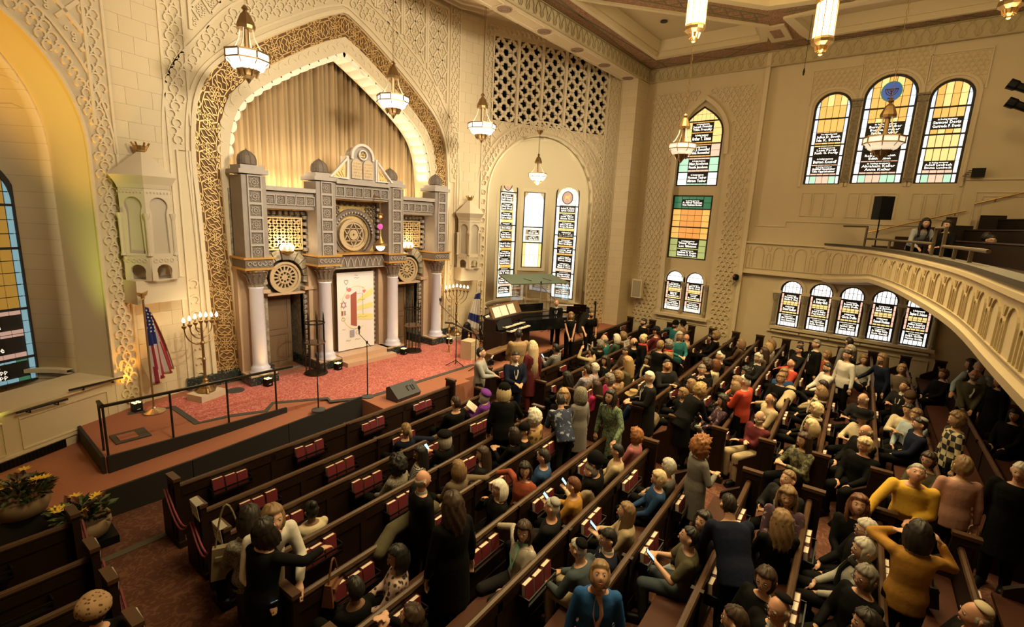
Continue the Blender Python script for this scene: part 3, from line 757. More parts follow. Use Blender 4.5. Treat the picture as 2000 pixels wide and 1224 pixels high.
def grow_loop(ol, u, v, d, w, h):
  cx, cy = w/2, h/2; return [(u+cx+(p[0]-cx)*(1+2*d/w), v+cy+(p[1]-cy)*(1+2*d/h)) for p in ol]
PIL = [(-9.45, 0), (-4.82, 0), (-4.82, 11.46), (-9.45, 11.46)]
wins = {}
k = (XW+.26)/XW     # recessed planes sit a little further out along the rays
def y2(y, kk=k): return y*kk
def z2(z, kk=k): return H+(z-H)*kk
def mk(y0, y1, z0, z1, kk=k): return (-y2(y0, kk), z2(z0, kk), y2(y0, kk)-y2(y1, kk), z2(z1, kk)-z2(z0, kk))
aw = mk(7.80, 6.20, 6.83, 9.80); rw = mk(7.84, 6.29, 3.90, 6.41); d1 = mk(7.78, 7.06, 1.67, 3.34); d2 = mk(6.93, 6.22, 1.67, 3.34)
frame_arch = [(-8.0, 1.45), (-6.0, 1.45), (-6.0, 8.0)]+[(-7.0+p.x, p.y) for p in smooth_poly([(1.0, 8.2), (.95, 9.1), (.55, 9.75), (0, 10.15)], 2)]+[(-7.0-p.x, p.y) for p in reversed(smooth_poly([(1.0, 8.2), (.95, 9.1), (.55, 9.75), (0, 10.15)], 2)[:-1])]
plate('wall_face', [PIL, list(reversed(frame_arch))], CREAM, FR, .2, wrt)
rec = [(-8.1, 1.4), (-5.9, 1.4), (-5.9, 10.3), (-8.1, 10.3)]
FRc = plane_map((XW+.2, 0, 0), (0, -1, 0), (0, 0, 1), (-1, 0, 0))
plate('recess_face', [rec]+[grow_loop(outline(a[2], a[3], hd), a[0], a[1], .03, a[2], a[3]) for a, hd in ((aw, .85), (rw, 'flat'), (d1, 'round'), (d2, 'round'))], CREAM, FRc, .18, wrt)
bm = MB(); bm.strap(frame_arch[2:]+[frame_arch[0]], FR, .15, .09); bm.strap([(-8.12, 1.45), (-5.9, 1.45)], FR, .12, .14); bm.strap([(-8.12, 1.22), (-5.9, 1.22)], FR, .03, .03)
bm.build('window_surround', CREAM2, wrt)
def in_frame(u, v, d): return inside(frame_arch, u, v) or seg_dist(frame_arch+frame_arch[:1], u, v) < d
rings_in(FR, -9.2, -5.1, .9, 10.55, .205, lambda u, v: not in_frame(u, v, .26) and (v > 1.6 or u < -8.3 or u > -5.75), wrt)
for i in (0, 1):  # half columns of the double window
  u = (-7.86, -6.05)[i]
for u in (-8.02, -7.10, -6.12):
  bm = MB(); c0 = FRc(u, 0, .06)
  bm.lathe([(.09, 1.62), (.09, 1.70), (.06, 1.74), (.06, 2.62), (.08, 2.66), (.11, 2.80), (.11, 2.86)], (c0.x, c0.y, 0), 10); bm.build('window_colonnette', mat('colonnette_grey', (.30, .25, .16), .6), wrt)
ASHP = mat('pilaster_edge', (.50, .40, .22), .75)
bm = MB(); bm.strap([(-4.88, 0), (-4.88, 11.4)], FR, .14, .10); bm.build('pilaster_edge', CREAM2, wrt)
XM = XW+.12; FM = plane_map((XM, 0, 0), (0, -1, 0), (0, 0, 1), (-1, 0, 0)); km = (XM+.18)/XW
FMG = plane_map((XM+.18, 0, 0), (0, -1, 0), (0, 0, 1), (-1, 0, 0))
w1 = mk(3.20, 2.17, 6.86, 9.82, km); w2 = mk(1.83, .50, 6.88, 10.18, km); w3 = mk(.16, -.83, 6.87, 9.85, km)
low = [mk(y, y-.69, 1.72, 3.42, km) for y in (3.38, 2.45, 1.54, .63, -.27)]
holes = [grow_loop(outline(a[2], a[3], 'round'), a[0], a[1], .03, a[2], a[3]) for a in [w1, w2, w3]+low]
plate('wall_face', [[(-4.82, 0), (13, 0), (13, 11.46), (-4.82, 11.46)]]+holes, CREAM, FM, .25, wrt)
for a in (w1, w2, w3):
  bm = MB(); ol = outline(a[2], a[3], 'round'); bm.strap(grow_loop(ol, a[0], a[1], .12, a[2], a[3])[1:]+grow_loop(ol, a[0], a[1], .12, a[2], a[3])[:1], FM, .07, .05)
  u0, u1, v1 = a[0]-.2, a[0]+a[2]+.2, a[1]+a[3]+.45
  bm.strap([(u0, a[1]+a[3]-.35), (u0, v1+.3), (u1, v1+.3), (u1, a[1]+a[3]-.35)], FM, .04, .04); bm.build('window_surround', CREAM2, wrt)
  cxw, top = a[0]+a[2]/2, a[1]+a[3]
  rings_in(FM, u0+.03, u1-.03, top-.4, v1+.27, .16, lambda u, v: math.hypot(u-cxw, v-(top-a[2]/2)) > a[2]/2+.22, wrt, m=mat('vine_relief', (.60, .48, .28), .7), h=.02)
PORPH = two('mottled_marble', (.16, .115, .06), (.26, .20, .11), 'NOISE', 9, .5, .5, .1, 1.5)
for u in (w1[0]+w1[2]+.165, w2[0]+w2[2]+.165):
  bm = MB(); bm.box(FM(u, 8.25, .03), (.08, .20, 2.5)); bm.box(FM(u, 9.42, .05), (.12, .26, .16)); bm.box(FM(u, 9.55, .06), (.14, .32, .06)); bm.box(FM(u, 6.98, .04), (.1, .24, .12)); bm.build('marble_pilaster', PORPH, wrt)
bm = MB()
for a, n in ((w1, 3), (w2, 4), (w3, 3)):
  for i in range(n):
    q0 = a[0]-.02+(a[2]+.04)*i/n+.03; q1 = a[0]-.02+(a[2]+.04)*(i+1)/n-.03
    bm.strap([(q0, 5.75), (q1, 5.75), (q1, 6.55), (q0, 6.55)], FM, .03, .025, closed=True)
bm.strap([(-4.6, 5.35), (-3.6, 5.35), (-3.6, 5.55), (2.0, 5.55)], FM, .03, .03); bm.build('apron_panel', CREAM2, wrt)
bm = MB(); bm.strap([(-3.6, 1.62), (1.2, 1.62)], FM, .10, .16); bm.strap([(-3.7, 1.45), (1.25, 1.45)], FM, .05, .06)
for i in range(5): a = low[i]; bm.strap([(a[0]-.1, 1.48), (a[0]+a[2]+.1, 1.48)], FM, .07, .12)
bm.strap([(-3.5, .5), (-3.5, 1.25), (1.1, 1.25), (1.1, .5)], FM, .03, .03); bm.build('window_sill', CREAM2, wrt)
colg = mat('colonnette_grey', (.30, .25, .16), .6)
for u in [low[0][0]-.11]+[low[i][0]+low[i][2]+.12 for i in range(5)]:
  c0 = FM(u, 0, .05); bm = MB(); bm.lathe([(.10, 1.66), (.10, 1.76), (.075, 1.8), (.07, 2.60), (.09, 2.64), (.12, 2.80), (.13, 2.88)], (c0.x, c0.y, 0), 10); bm.build('window_colonnette', colg, wrt)
  bm = MB(); bm.box(FM(u, 2.95, .02), (.12, .26, .10)); bm.build('impost_block', CREAM2, wrt)
for a in low:
  cxw, cy = a[0]+a[2]/2, a[1]+a[3]-a[2]/2; bm = MB(); rr = a[2]/2+.07
  bm.strap([(cxw+rr*math.cos(-.35+(PI+.7)*i/14), cy+rr*math.sin(-.35+(PI+.7)*i/14)) for i in range(15)], FM, .10, .05); bm.build('horseshoe_surround', CREAM2, wrt)
for a in (d1, d2):
  cxw, cy = a[0]+a[2]/2, a[1]+a[3]-a[2]/2; bm = MB(); rr = a[2]/2+.06
  bm.strap([(cxw+rr*math.cos(-.35+(PI+.7)*i/14), cy+rr*math.sin(-.35+(PI+.7)*i/14)) for i in range(15)], FRc, .09, .05); bm.build('horseshoe_surround', CREAM2, wrt)
fr1 = sempty('frieze_right', 'scroll relief frieze along the top of the side wall', 'frieze')
FRF = plane_map((XW-.06, 9.4, 0), (0, -1, 0), (0, 0, 1), (-1, 0, 0))
bm = MB(); bm.add([FRF(0, 10.95, 0), FRF(21, 10.95, 0), FRF(21, 11.5, 0), FRF(0, 11.5, 0), FRF(0, 10.95, -.3), FRF(21, 10.95, -.3)], [(0, 1, 2, 3), (0, 4, 5, 1)]); bm.build('frieze_ground', FRI, fr1)
frieze(FRF, 14, fr1, 10.95, 11.48)
ML = 'in loving memory'
def W_(F, a): return sh(F, a[0], a[1])
def bandcol(*st):
  def f(fr, i):
    for lim, keys in st:
      if fr <= lim: return keys[i % len(keys)]
    return st[-1][1][0]
  return f
window(W_(FG, aw), aw[2], aw[3], .85, 'tall pointed stained glass window with five black plaques', 
     [(2.08, 2.42, 'our beloved parents', 'Joseph Prensky', 'Tillie Prensky'), (1.70, 2.02, ML, 'Arthur T. Timan'), (1.18, 1.56, ML, 'Jane J. Rosenthal', 'Hilda Rosenthal'), (.62, 1.02, ML, 'Max Jacobson', 'Fannie Jacobson'), (.08, .48, ML, 'Norman Tauber', 'Miriam Tauber')][0:5],
     (.52, 1.10, 1.62, 2.48, ), 5, .26, .38, bandcol((.22, 'G'), (.40, 'P'), (.60, 'A'), (.80, 'A'), (1, 'Y')), lambda f: 'W' if f < .2 else 'G' if f < .34 else 'P' if f < .5 else 'Y')
window(W_(FG, rw), rw[2], rw[3], 'flat', 'rectangular stained glass window of deep amber and green panes', 
     [(2.12, 2.40, ML, 'A. Alfred Taubman', 'Reva Taubman Stocker'), (.42, .76, ML, '"Henry" Kremer', 'Lee Glatzen'), (.06, .36, ML, 'Nathan R. Kogan', 'Marjorie R. Kogan')],
     (.80, 1.28, 2.02), 3, .27, .33, bandcol((.30, 'L'), (.42, 'O'), (.80, 'O'), (1, 'E')), lambda f: 'L' if f < .32 else 'A' if f < .8 else 'E')
for a, who, t in ((d1, 'left', (('Arthur Gutenberg', 'Rose Gutenberg'), ('Max B.', 'Rosenbloom'), ('Samuel Golden', 'Etta Golden'))), (d2, 'right', (('Max P. Roth', 'Birdie Roth'), ('Louis', 'Rosenberg'), ('Hanna Stanley', 'Albert Stanley')))):
  window(W_(FG, a), a[2], a[3], 'round', 'small %s window of the round headed pair under the amber window' % who,
       [(.96, 1.20, ML, *t[0]), (.56, .80, ML, *t[1]), (.16, .42, ML, *t[2])], (.48, 1.24), 4, .2, .09, bandcol((.3, 'V'), (.6, 'Y'), (.8, 'V'), (1, 'W')), lambda f: 'P' if .1 < f < .8 else 'W', fr=.05)
pn = [('left', (('Our beloved parents', 'Julius D. Booth', 'Ida K. Booth'), (ML, 'Leon Pordy', 'Ruth G. Pordy'), (ML, 'Burton Kossoff'), (ML, 'Gottfried Oppenheimer', 'Tillie Oppenheimer'))),
    ('middle', ((ML, 'Bernard Gruber', 'Bertha Gruber', 'Stella Gruber'), (ML, 'Sheldon Campbell'), (ML, 'Robert F. Stizen', 'Edith Stizen'), (ML, 'Abraham Keller', 'Anna Keller')))]
upc = bandcol((.12, 'GPPG'), (.26, 'P'), (.42, 'Y'), (.60, 'AY'), (.8, 'A'), (1, 'AY'))
window(W_(FMG, w1), w1[2], w1[3], 'round', 'left window of the three tall arches with four plaques', [(1.40, 1.72, *pn[0][1][0]), (.98, 1.26, *pn[0][1][1]), (.66, .90, *pn[0][1][2]), (.36, .62, *pn[0][1][3])], (.28, .94, 1.32, 2.18), 4, .34, .12, upc, lambda f: 'B' if f > .6 else 'W')
window(W_(FMG, w2), w2[2], w2[3], 'round', 'wide middle window of the three with a menorah roundel', [(1.52, 1.92, *pn[1][1][0]), (1.08, 1.40, *pn[1][1][1]), (.72, 1.00, *pn[1][1][2]), (.36, .68, *pn[1][1][3])], (.28, 1.04, 1.46, 2.36), 5, .34, .16, upc, lambda f: 'B' if f > .6 else 'W', medal=(w2[2]/2, 2.86, .27, 'menorah'))
window(W_(FMG, w3), w3[2], w3[3], 'round', 'right window of the three tall arches with two plaques', [(1.62, 1.96, ML, 'Samuel Davis', 'Gertrude F. Davis'), (.40, .66, ML, 'Adolf Luebeck', 'Emma Luebeck')], (.28, 1.06, 1.46, 2.26), 4, .34, .12, upc, lambda f: 'B' if f > .6 else 'W')
lt = [(('Howard J. King', 'Mollie K. King'), ('David Rolker',), ('Elsie Tannenbaum', 'Simon Tannenbaum')), (('A. Stanley Gluck',), ('Joseph R. Kander', 'Peg Kander'), ('Isaac Goodman', 'Bertha Goodman')),
    (('Benjamin Duffie', 'James Duffie'), ('Gloria Duffie',), ('Nathan Gluck', 'Anna Gluck')), (('Jay M. Eisenstadt', 'Stanley T. Eisenstadt'), ('Kenneth Friedman',), ('Dr. William Gursky', 'Rose Gursky')),
    (('Stephen R. Solomon',), ('William Reinhold', 'Peg Reinhold'), ('Ralph Goldin', 'Harriet Goldin'))]
for i, a in enumerate(low):
  window(W_(FMG, a), a[2], a[3], 'round', '%s of the five small round headed windows below the balcony' % ('first', 'second', 'third', 'fourth', 'fifth')[i],
       [(.96, 1.21, ML, *lt[i][0]), (.56, .80, ML, *lt[i][1]), (.17, .42, ML, *lt[i][2])], (.48, 1.25), 4, .2, .09, bandcol((.12, 'W'), (.3, 'V'), (.62, 'Y'), (.75, 'V'), (1, 'W')), lambda f: 'P' if .25 < f < .75 else 'W')
def niche_frame(px, Fc, c, r, D, d0=.2):
  """where a ray meets the niche wall: returns (u, d, z)"""
  d = ray(*px); O = Fc(0, 0, 0); U = Fc(1, 0, 0)-O; N = Fc(0, 0, 1)-O; best = None
  lo_t, hi_t = 8.0, 30.0; prev = None; t = lo_t
  while t < hi_t:
    P = Vector((0, 0, H))+d*t; q = P-O; u, h = q.dot(U), q.dot(N); val = ((u-c)/r)**2+((h+d0)/D)**2-1
    if h < -d0 and val > 0: return P
    t += .01
  return P
def niche_window(C_, pbl, pbr, ptop, head, label, inset=.10, **kw):
  Fc, c, r, zs, D, w, Lw, d0 = C_
  A, Bp = niche_frame(pbl, Fc, c, r, D), niche_frame(pbr, Fc, c, r, D); U = Vector((Bp.x-A.x, Bp.y-A.y, 0)); wd = U.length; U.normalize(); N = U.cross(Vector((0, 0, 1)))
  z0 = (A.z+Bp.z)/2; mid = (A+Bp)/2; d = ray(*ptop); tt = (mid.x*d.x+mid.y*d.y)/(d.x**2+d.y**2); zt = H+d.z*tt
  O = Vector((A.x, A.y, z0))+N*inset; Fw = plane_map(O, U, (0, 0, 1), N)
  ol = outline(wd, zt-z0, head); cx, cy = wd/2, (zt-z0)/2
  g = [(cx+(p[0]-cx)*(1+.16/wd*2), cy+(p[1]-cy)*(1+.16/(zt-z0)*2)) for p in ol]
  plate('window_surround', [g, [(cx+(p[0]-cx)*1.03, cy+(p[1]-cy)*1.01) for p in ol]], LIME, Fw, .35, w, h0=.06)
  return window(Fw, wd, zt-z0, head, label, **kw)
n1 = ['Dolly Cummings,Ruth S. Cummings', 'Meryl Wood,Laura Wood', 'Benjamin Allegra,Esther Allegra', 'Ernest Schlager,Clara Schlager', 'Jetta Baum,Cilia Baum', 'Harold G. Cohen,Mary Cohen', 'Harvey I. Dodd,Susie Dodd', 'Benjamin Kirman,Rosie M. Kirman', 'Arthur Fein,Ida F. Fein', 'David Pine,Anne Pine', 'Harris Wile,Joseph Wile']
n2 = ['Robert A. Chalek,Sylvia Chalek', 'Leon Gross,Norma Gross', 'Milton Abelson,Evelyn Abelson', 'Leo Rosenbirsh', 'Jack T. Goldfinger,Mimi Goldfinger', 'Charles Wolf,Anna Wolf', 'Milton Wolk,Teresa Wolk', 'Ezra Cohen,Matilda B. Cohen', 'Abraham Horwitz,Ida Horwitz', 'George M. Sleight,Edna Sleight', 'Irving Rothberg,Helen Rothberg']
def col11(names, hgt, lo=.015, hi=.86):
  out = []; slots = [.0, .087, .175, .273, .36, .45, .545, .62, .72, .815, .91]
  for i, nm in enumerate(names):
    y1 = hgt*(hi-(hi-lo)*slots[i]); out.append((y1-hgt*.058, y1, ML, *nm.split(',')))
  return out
cc = bandcol((.10, 'B'), (.25, 'P'), (.55, 'A'), (.75, 'Y'), (1, 'V'))
niche_window(CR, (965, 581), (998, 577), (985, 338), 1.1, 'narrow pointed window at the left of the music alcove', plaques=col11(n1, 5.2), bars=(1.22, 2.45, 3.15, 4.55), cols=4, rowh=.26, border=.16, colf=cc, bcol='V', medal=(.42, 4.86, .22, 'a'), feet=(.12, .74))
niche_window(CR, (1016, 520), (1055, 522), (1042, 376), 'flat', 'bright rectangular window in the middle of the alcove', plaques=[(1.46, 1.66, ML, 'Deborah C. Evans'), (1.20, 1.40, ML, 'Sadie Green', 'Charles Green')], bars=(1.10, 1.78), cols=3, rowh=.5, border=.14, colf=bandcol((.5, 'V'), (1, 'W')), bcol=lambda f: 'Y' if f < .4 else 'B', feet=(.28, .78))
niche_window(CR, (1077, 579), (1120, 583), (1110, 345), 1.0, 'tall pointed window at the right of the music alcove', plaques=col11(n2, 4.75), bars=(1.12, 2.2, 2.8, 4.05), cols=4, rowh=.26, border=.15, colf=cc, bcol='W', medal=(.52, 4.42, .24, 'a'), feet=(.2, .84))
Fc, c, r, zs, D, w, Lw, d0 = CL
q0 = niche_frame((70, 735), Fc, c, r, D, d0)
tw = Vector((-.93, -.36, 0)).normalized(); U = -tw; N = U.cross(Vector((0, 0, 1)))
O = Vector((q0.x, q0.y, q0.z))+tw*1.25+N*.12; Fw = plane_map(O, U, (0, 0, 1), N)
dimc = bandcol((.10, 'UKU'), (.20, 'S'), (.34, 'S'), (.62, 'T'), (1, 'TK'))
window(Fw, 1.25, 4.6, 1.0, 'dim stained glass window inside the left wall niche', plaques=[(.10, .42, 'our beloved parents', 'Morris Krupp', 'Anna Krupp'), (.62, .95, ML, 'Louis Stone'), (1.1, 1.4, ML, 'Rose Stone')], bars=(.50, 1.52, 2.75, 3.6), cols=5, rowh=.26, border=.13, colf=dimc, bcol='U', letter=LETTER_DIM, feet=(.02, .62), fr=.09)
cl = sempty('ceiling', 'cream coffered ceiling with brown stencilled borders', 'ceiling')
STEN = two('stencil_ground', (.20, .11, .06), (.44, .25, .14), 'NOISE', 22, .8, .50, .03, 2.0)
STENLINE = mat('stencil_green', (.19, .16, .075), .8)
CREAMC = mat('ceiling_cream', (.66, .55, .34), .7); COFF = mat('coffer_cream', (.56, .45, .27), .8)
ZC = 11.46
FCe = plane_map((0, 0, ZC), (1, 0, 0), (0, 1, 0), (0, 0, -1))
def ring_plate(name, outer, inner, m, z0, dep, F=FCe): return plate(name, [outer, list(reversed(inner))], m, F, dep, cl, h0=z0)
OUTB = [(-4.2, 9.45), (XW, 9.45), (XW, -13), (-4.2, -13)]
def rect(x0, y0, x1, y1, ch=0):
  if not ch: return [(x0, y0), (x1, y0), (x1, y1), (x0, y1)]
  return [(x0+ch, y0), (x1-ch, y0), (x1, y0+ch), (x1, y1-ch), (x1-ch, y1), (x0+ch, y1), (x0, y1-ch), (x0, y0+ch)]
cofA = [(18.95, 8.62), (18.95, 4.72), (17.72, 4.42), (13.3, 8.05), (12.6, 8.62)]
cofB = [(17.25, 3.95), (18.9, 3.75), (19.5, 3.6), (19.5, -2.2), (17.6, -2.2), (17.1, 1.9)]
cofC = [(16.4, 4.2), (16.9, 1.6), (16.4, -3), (4, -3), (4, 8.0), (11.8, 8.0)]
for nm, P, up in (('a', cofA, .42), ('b', cofB, .42), ('c', cofC, .42)):
  n = len(P); cx = sum(p[0] for p in P)/n; cy = sum(p[1] for p in P)/n
  ins = lambda d: [(p[0]+(cx-p[0])*d/max(.1, math.hypot(cx-p[0], cy-p[1])), p[1]+(cy-p[1])*d/max(.1, math.hypot(cx-p[0], cy-p[1]))) for p in P]
  bm = MB(); I1, I2, I3 = P, ins(.30), ins(.62)
  bm.add([FCe(*p, .07) for p in I1]+[FCe(*p, .07) for p in I2]+[FCe(*p, -.10) for p in I2]+[FCe(*p, -.10) for p in ins(.42)]+[FCe(*p, -up) for p in I3]+[FCe(*p, 0) for p in I1],
       [(a*n+i, a*n+(i+1) % n, (a+1)*n+(i+1) % n, (a+1)*n+i) for a in range(4) for i in range(n)]+[(5*n+i, 5*n+(i+1) % n, (i+1) % n, i) for i in range(n)], 0)
  bm.build('coffer_molding', CREAMC, cl)
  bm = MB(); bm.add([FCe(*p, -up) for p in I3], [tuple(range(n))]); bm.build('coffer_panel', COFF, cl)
plate('ceiling_border', [OUTB, cofA, cofB, cofC], STEN, FCe, .05, cl)
bm = MB()
def diag(p, q, wid):
  p, q = Vector(p), Vector(q); d = (q-p); L = d.length; d.normalize(); nn = Vector((-d.y, d.x)); n = max(1, int(L/(wid*1.15)))
  for i in range(n):
    a = p+d*(L*i/n); c = p+d*(L*(i+1)/n)
    bm.strap([a, c+nn*wid], FCe, .045, .010); bm.strap([a+nn*wid, c], FCe, .045, .010)
  bm.strap([p, q], FCe, .05, .012); bm.strap([p+nn*wid, q+nn*wid], FCe, .05, .012)
diag((20.2, 8.68), (8, 8.68), -.68); diag((19.0, 9.4), (19.0, 4.9), 1.15); diag((19.55, 4.6), (19.55, -6), .65)
diag((11.5, 8.3), (17.0, 4.3), -.0 or .45); diag((16.95, 3.9), (17.3, 1.7), -.35); diag((17.0, 1.6), (17.2, -3), -.4)
bm.build('stencil_lines', STENLINE, cl)
bm = MB(); bm.box((18.45, 4.33, ZC-.03), (.75, .30, .08)); bm.build('beam_cartouche', STEN, cl)
bm = MB(); bm.box((18.5, 4.33, ZC-.01), (1.4, .62, .10)); bm.build('cross_beam', CREAMC, cl)
DLM = mat('downlight_hole', (.02, .015, .01), .6)
for i, (x, y) in enumerate(((1297, 41), (1449, 60), (1650, 32))):
  p = on_z(x, y, ZC+.41); bm = MB(); bm.lathe([(.12, 0), (.12, .02), (.09, .03)], (p.x, p.y, ZC+.38), 14)
  tag(bm.build('downlight', DLM), ('dark round ceiling downlight, nearest the proscenium beam', 'dark round ceiling downlight in the middle of three', 'dark round ceiling downlight beside the hanging chain rosette')[i], 'light fitting')
wlft = sempty('wall_left', 'plain cream wall at the left end of the hall', 'wall')
bm = MB(); bm.box((-4.2, -2, 6), (.2, 23.5, 12.4)); bm.build('wall_face', CREAM, wlft)
bm = MB(); bm.box((-3.9, 9.8, 6), (1.0, .7, 12.2)); bm.build('wall_return', CREAM, wlft)
wbk = sempty('wall_back', 'plain cream wall at the back of the hall', 'wall')
bm = MB(); bm.box((8.4, -13, 6), (25.4, .2, 12.4)); bm.build('wall_face', CREAM, wbk)
def arcade(F, s0, s1, z0, z1, unit, m, parent, name='arcade_relief'):
  bm = MB(); n = max(1, round((s1-s0)/unit)); un = (s1-s0)/n; hh = z1-z0
  for i in range(n):
    a = s0+i*un
    c, r = a+un*.60, un*.26; zt = z0+hh*.80-r*.6
    bm.strap([(c-r, z0+hh*.10)]+[(c+r*math.cos(PI-PI*k/10), zt+r*1.15*math.sin(PI-PI*k/10)) for k in range(11)]+[(c+r, z0+hh*.10)], F, .022, .022)
    c2, r2 = a+un*.12, un*.085; z3 = z0+hh*.58
    bm.strap([(c2-r2, z0+hh*.10)]+[(c2+r2*math.cos(PI-PI*k/6), z3+r2*1.3*math.sin(PI-PI*k/6)) for k in range(7)]+[(c2+r2, z0+hh*.10)], F, .02, .02)
    for dx in (-.03, .03): bm.strap([(a+un*.12+dx*2.2, z0+hh*.90), (a+un*.12+dx*.6, z0+hh*.72)], F, .02, .018)
    bm.strap([(a, z0+hh*.07), (a+un, z0+hh*.07)], F, .02, .02)
  return bm.build(name, m, parent, kind='stuff')
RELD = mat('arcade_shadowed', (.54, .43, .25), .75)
pw = sempty('trim_2', 'arcaded parapet band on the side wall beside the balcony', 'parapet')
FPW = plane_map((XW-.0, 4.82, 0), (0, -1, 0), (0, 0, 1), (-1, 0, 0))
bm = MB(); bm.add([FPW(0, 3.55, 0), FPW(2.9, 3.55, 0), FPW(2.9, 4.72, 0), FPW(0, 4.72, 0), FPW(0, 4.72, -.3), FPW(2.9, 4.72, -.3), FPW(0, 3.55, -.3), FPW(2.9, 3.55, -.3)], [(0, 1, 2, 3), (3, 2, 5, 4), (1, 0, 6, 7)]); bm.build('parapet_face', CREAM, pw)
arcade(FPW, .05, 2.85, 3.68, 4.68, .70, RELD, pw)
bm = MB(); bm.strap([(0, 4.72), (2.9, 4.72)], FPW, .06, .07); bm.strap([(0, 3.58), (2.9, 3.58)], FPW, .07, .06); bm.build('parapet_molding', CREAM2, pw)
bal = sempty('balcony', 'curved balcony with arcaded plaster front sweeping out from the side wall', 'balcony')
BP = [(p.x, p.y) for p in smooth_poly([(20.35, 2.25), (19.7, 1.55), (18.45, .86), (16.2, .18), (13.67, -.27), (11.5, -.60), (9.64, -.80), (6.56, -.92), (3.0, -1.15), (1.2, -1.45)], 2)]
BPr = resample(BP, .22); acc = [0]
for i in range(1, len(BPr)): acc.append(acc[-1]+(BPr[i]-BPr[i-1]).length)
LBc = acc[-1]
def FB(s, z, h=0.0):
  s = max(0, min(LBc-1e-6, s)); i = 0
  import bisect
  i = min(len(BPr)-2, bisect.bisect_right(acc, s)-1); t = (s-acc[i])/(acc[i+1]-acc[i]); p = BPr[i].lerp(BPr[i+1], t); d = (BPr[i+1]-BPr[i]).normalized(); n = Vector((d.y, -d.x))
  if n.y < 0: n = -n
  return Vector((p.x+n.x*h, p.y+n.y*h, z))
prof = [(0, 4.78), (.05, 4.72), (.05, 4.66), (0, 4.62), (0, 0), (.03, -.06), (0, -.18), (-.25, -.24), (-2.2, -.10)]
zlo = lambda s: 3.68+.30*min(1, max(0, (s-.3)/2.5))
ns = len(BPr)
bm = MB(); bm.add([FB(acc[i], z if z > 3 else zlo(acc[i])+z, h) for i in range(ns) for h, z in prof], [(i*len(prof)+j, (i+1)*len(prof)+j, (i+1)*len(prof)+j+1, i*len(prof)+j+1) for i in range(ns-1) for j in range(len(prof)-1)])
bm.build('balcony_front', CREAM, bal, smooth=False)
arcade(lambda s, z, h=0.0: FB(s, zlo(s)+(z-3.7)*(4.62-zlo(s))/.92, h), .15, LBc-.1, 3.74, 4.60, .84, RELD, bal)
bm = MB(); bm.add([FB(acc[i], z, h) for i in range(ns) for h, z in ((.06, 4.78), (.06, 4.84), (-.22, 4.84), (-.22, 4.3))], [(i*4+j, (i+1)*4+j, (i+1)*4+j+1, i*4+j+1) for i in range(ns-1) for j in range(3)]); bm.build('parapet_cap', mat('parapet_cap_dark', (.05, .038, .022), .6), bal)
i0 = next(i for i in range(ns) if acc[i] > 11.5)
bm = MB(); FLB = mat('balcony_floor', (.05, .02, .014), .9)
for kk in range(6):
  za, h0, h1 = 4.2+kk*.33, -.22-kk*.85, -.22-(kk+1)*.85
  v = []
  for i in range(0, i0): v += [FB(acc[i], za-.33, h0), FB(acc[i], za, h0), FB(acc[i], za, h1)]
  v = [(min(x.x, 20.38), x.y, x.z) for x in v]
  bm.add(v, [(3*i+j, 3*i+3+j, 3*i+4+j, 3*i+1+j) for i in range(i0-1) for j in (0, 1)])
bm.build('balcony_step', FLB, bal)
brl = tag(thing('x', '', ''), 'worn bronze pipe railing along the balcony edge', 'railing'); brl.name = 'balcony_railing'
RAILM = mat('worn_bronze_pipe', (.13, .095, .055), .45, .6)
def rail(s0, s1, z, n=14): return [FB(s0+(s1-s0)*i/n, z, -.10) for i in range(n+1)]
bm = MB(); bm.tube(rail(1.75, 7.6, 5.08), .03, 8); bm.build('top_rail', RAILM, brl)
for s in (1.75, 3.6, 5.7, 7.55):
  bm = MB(); bm.tube([FB(s, 4.84, -.10), FB(s, 5.08 if s > 2 else 5.45, -.10)], .032, 8); bm.build('post', RAILM, brl)
bm = MB(); bm.tube([FB(1.75, 5.45, -.1), FB(.55, 5.45, -.1)], .03, 8); bm.build('corner_rail', RAILM, brl); bm = MB(); bm.tube([FB(7.55, 4.84, -.1), FB(7.55, 5.40, -.1), FB(8.35, 5.40, -.1), FB(8.35, 4.84, -.1)], .032, 8); bm.build('gate_rail', RAILM, brl); bm = MB(); bm.tube(rail(8.35, 11.5, 5.05), .03, 8); bm.build('top_rail', RAILM, brl)
for s in (9.3, 10.4): bm = MB(); bm.tube([FB(s, 4.84, -.1), FB(s, 5.05, -.1)], .03, 8); bm.build('post', RAILM, brl)
hr = thing('wall_handrail', 'brass handrail sloping up the side wall above the balcony stairs', 'handrail')
P0, P1 = Vector((20.22, 1.10, 5.28)), Vector((20.22, -1.2, 6.05)); Q0, Q1 = Vector((20.22, -1.35, 6.25)), Vector((20.22, -5.0, 7.5))
for A, Bq in ((P0, P1), (Q0, Q1)):
  bm = MB(); bm.tube([A, Bq], .022, 8); bm.build('rail', BRASS, hr)
  for t in (.12, .9):
    p = A.lerp(Bq, t); bm = MB(); bm.tube([p, p+Vector((.06, 0, -.07)), p+Vector((.19, 0, -.07))], .014, 6); bm.build('bracket', BRASS, hr)
lw = sempty('trim_3', 'raised cream dado panel above the balcony stairs', 'wall panel')
FL_ = plane_map((XM-.10, 0, 0), (0, -1, 0), (0, 0, 1), (-1, 0, 0))
bm = MB(); bm.add([FL_(1.05, 4.5, 0), FL_(9, 4.5, 0), FL_(9, 7.0, 0), FL_(1.05, 6.98, 0), FL_(1.05, 4.5, -.1), FL_(1.05, 6.98, -.1), FL_(9, 7.0, -.1)], [(0, 1, 2, 3), (3, 2, 6, 5), (0, 3, 5, 4)]); bm.build('panel_face', CREAM, lw)
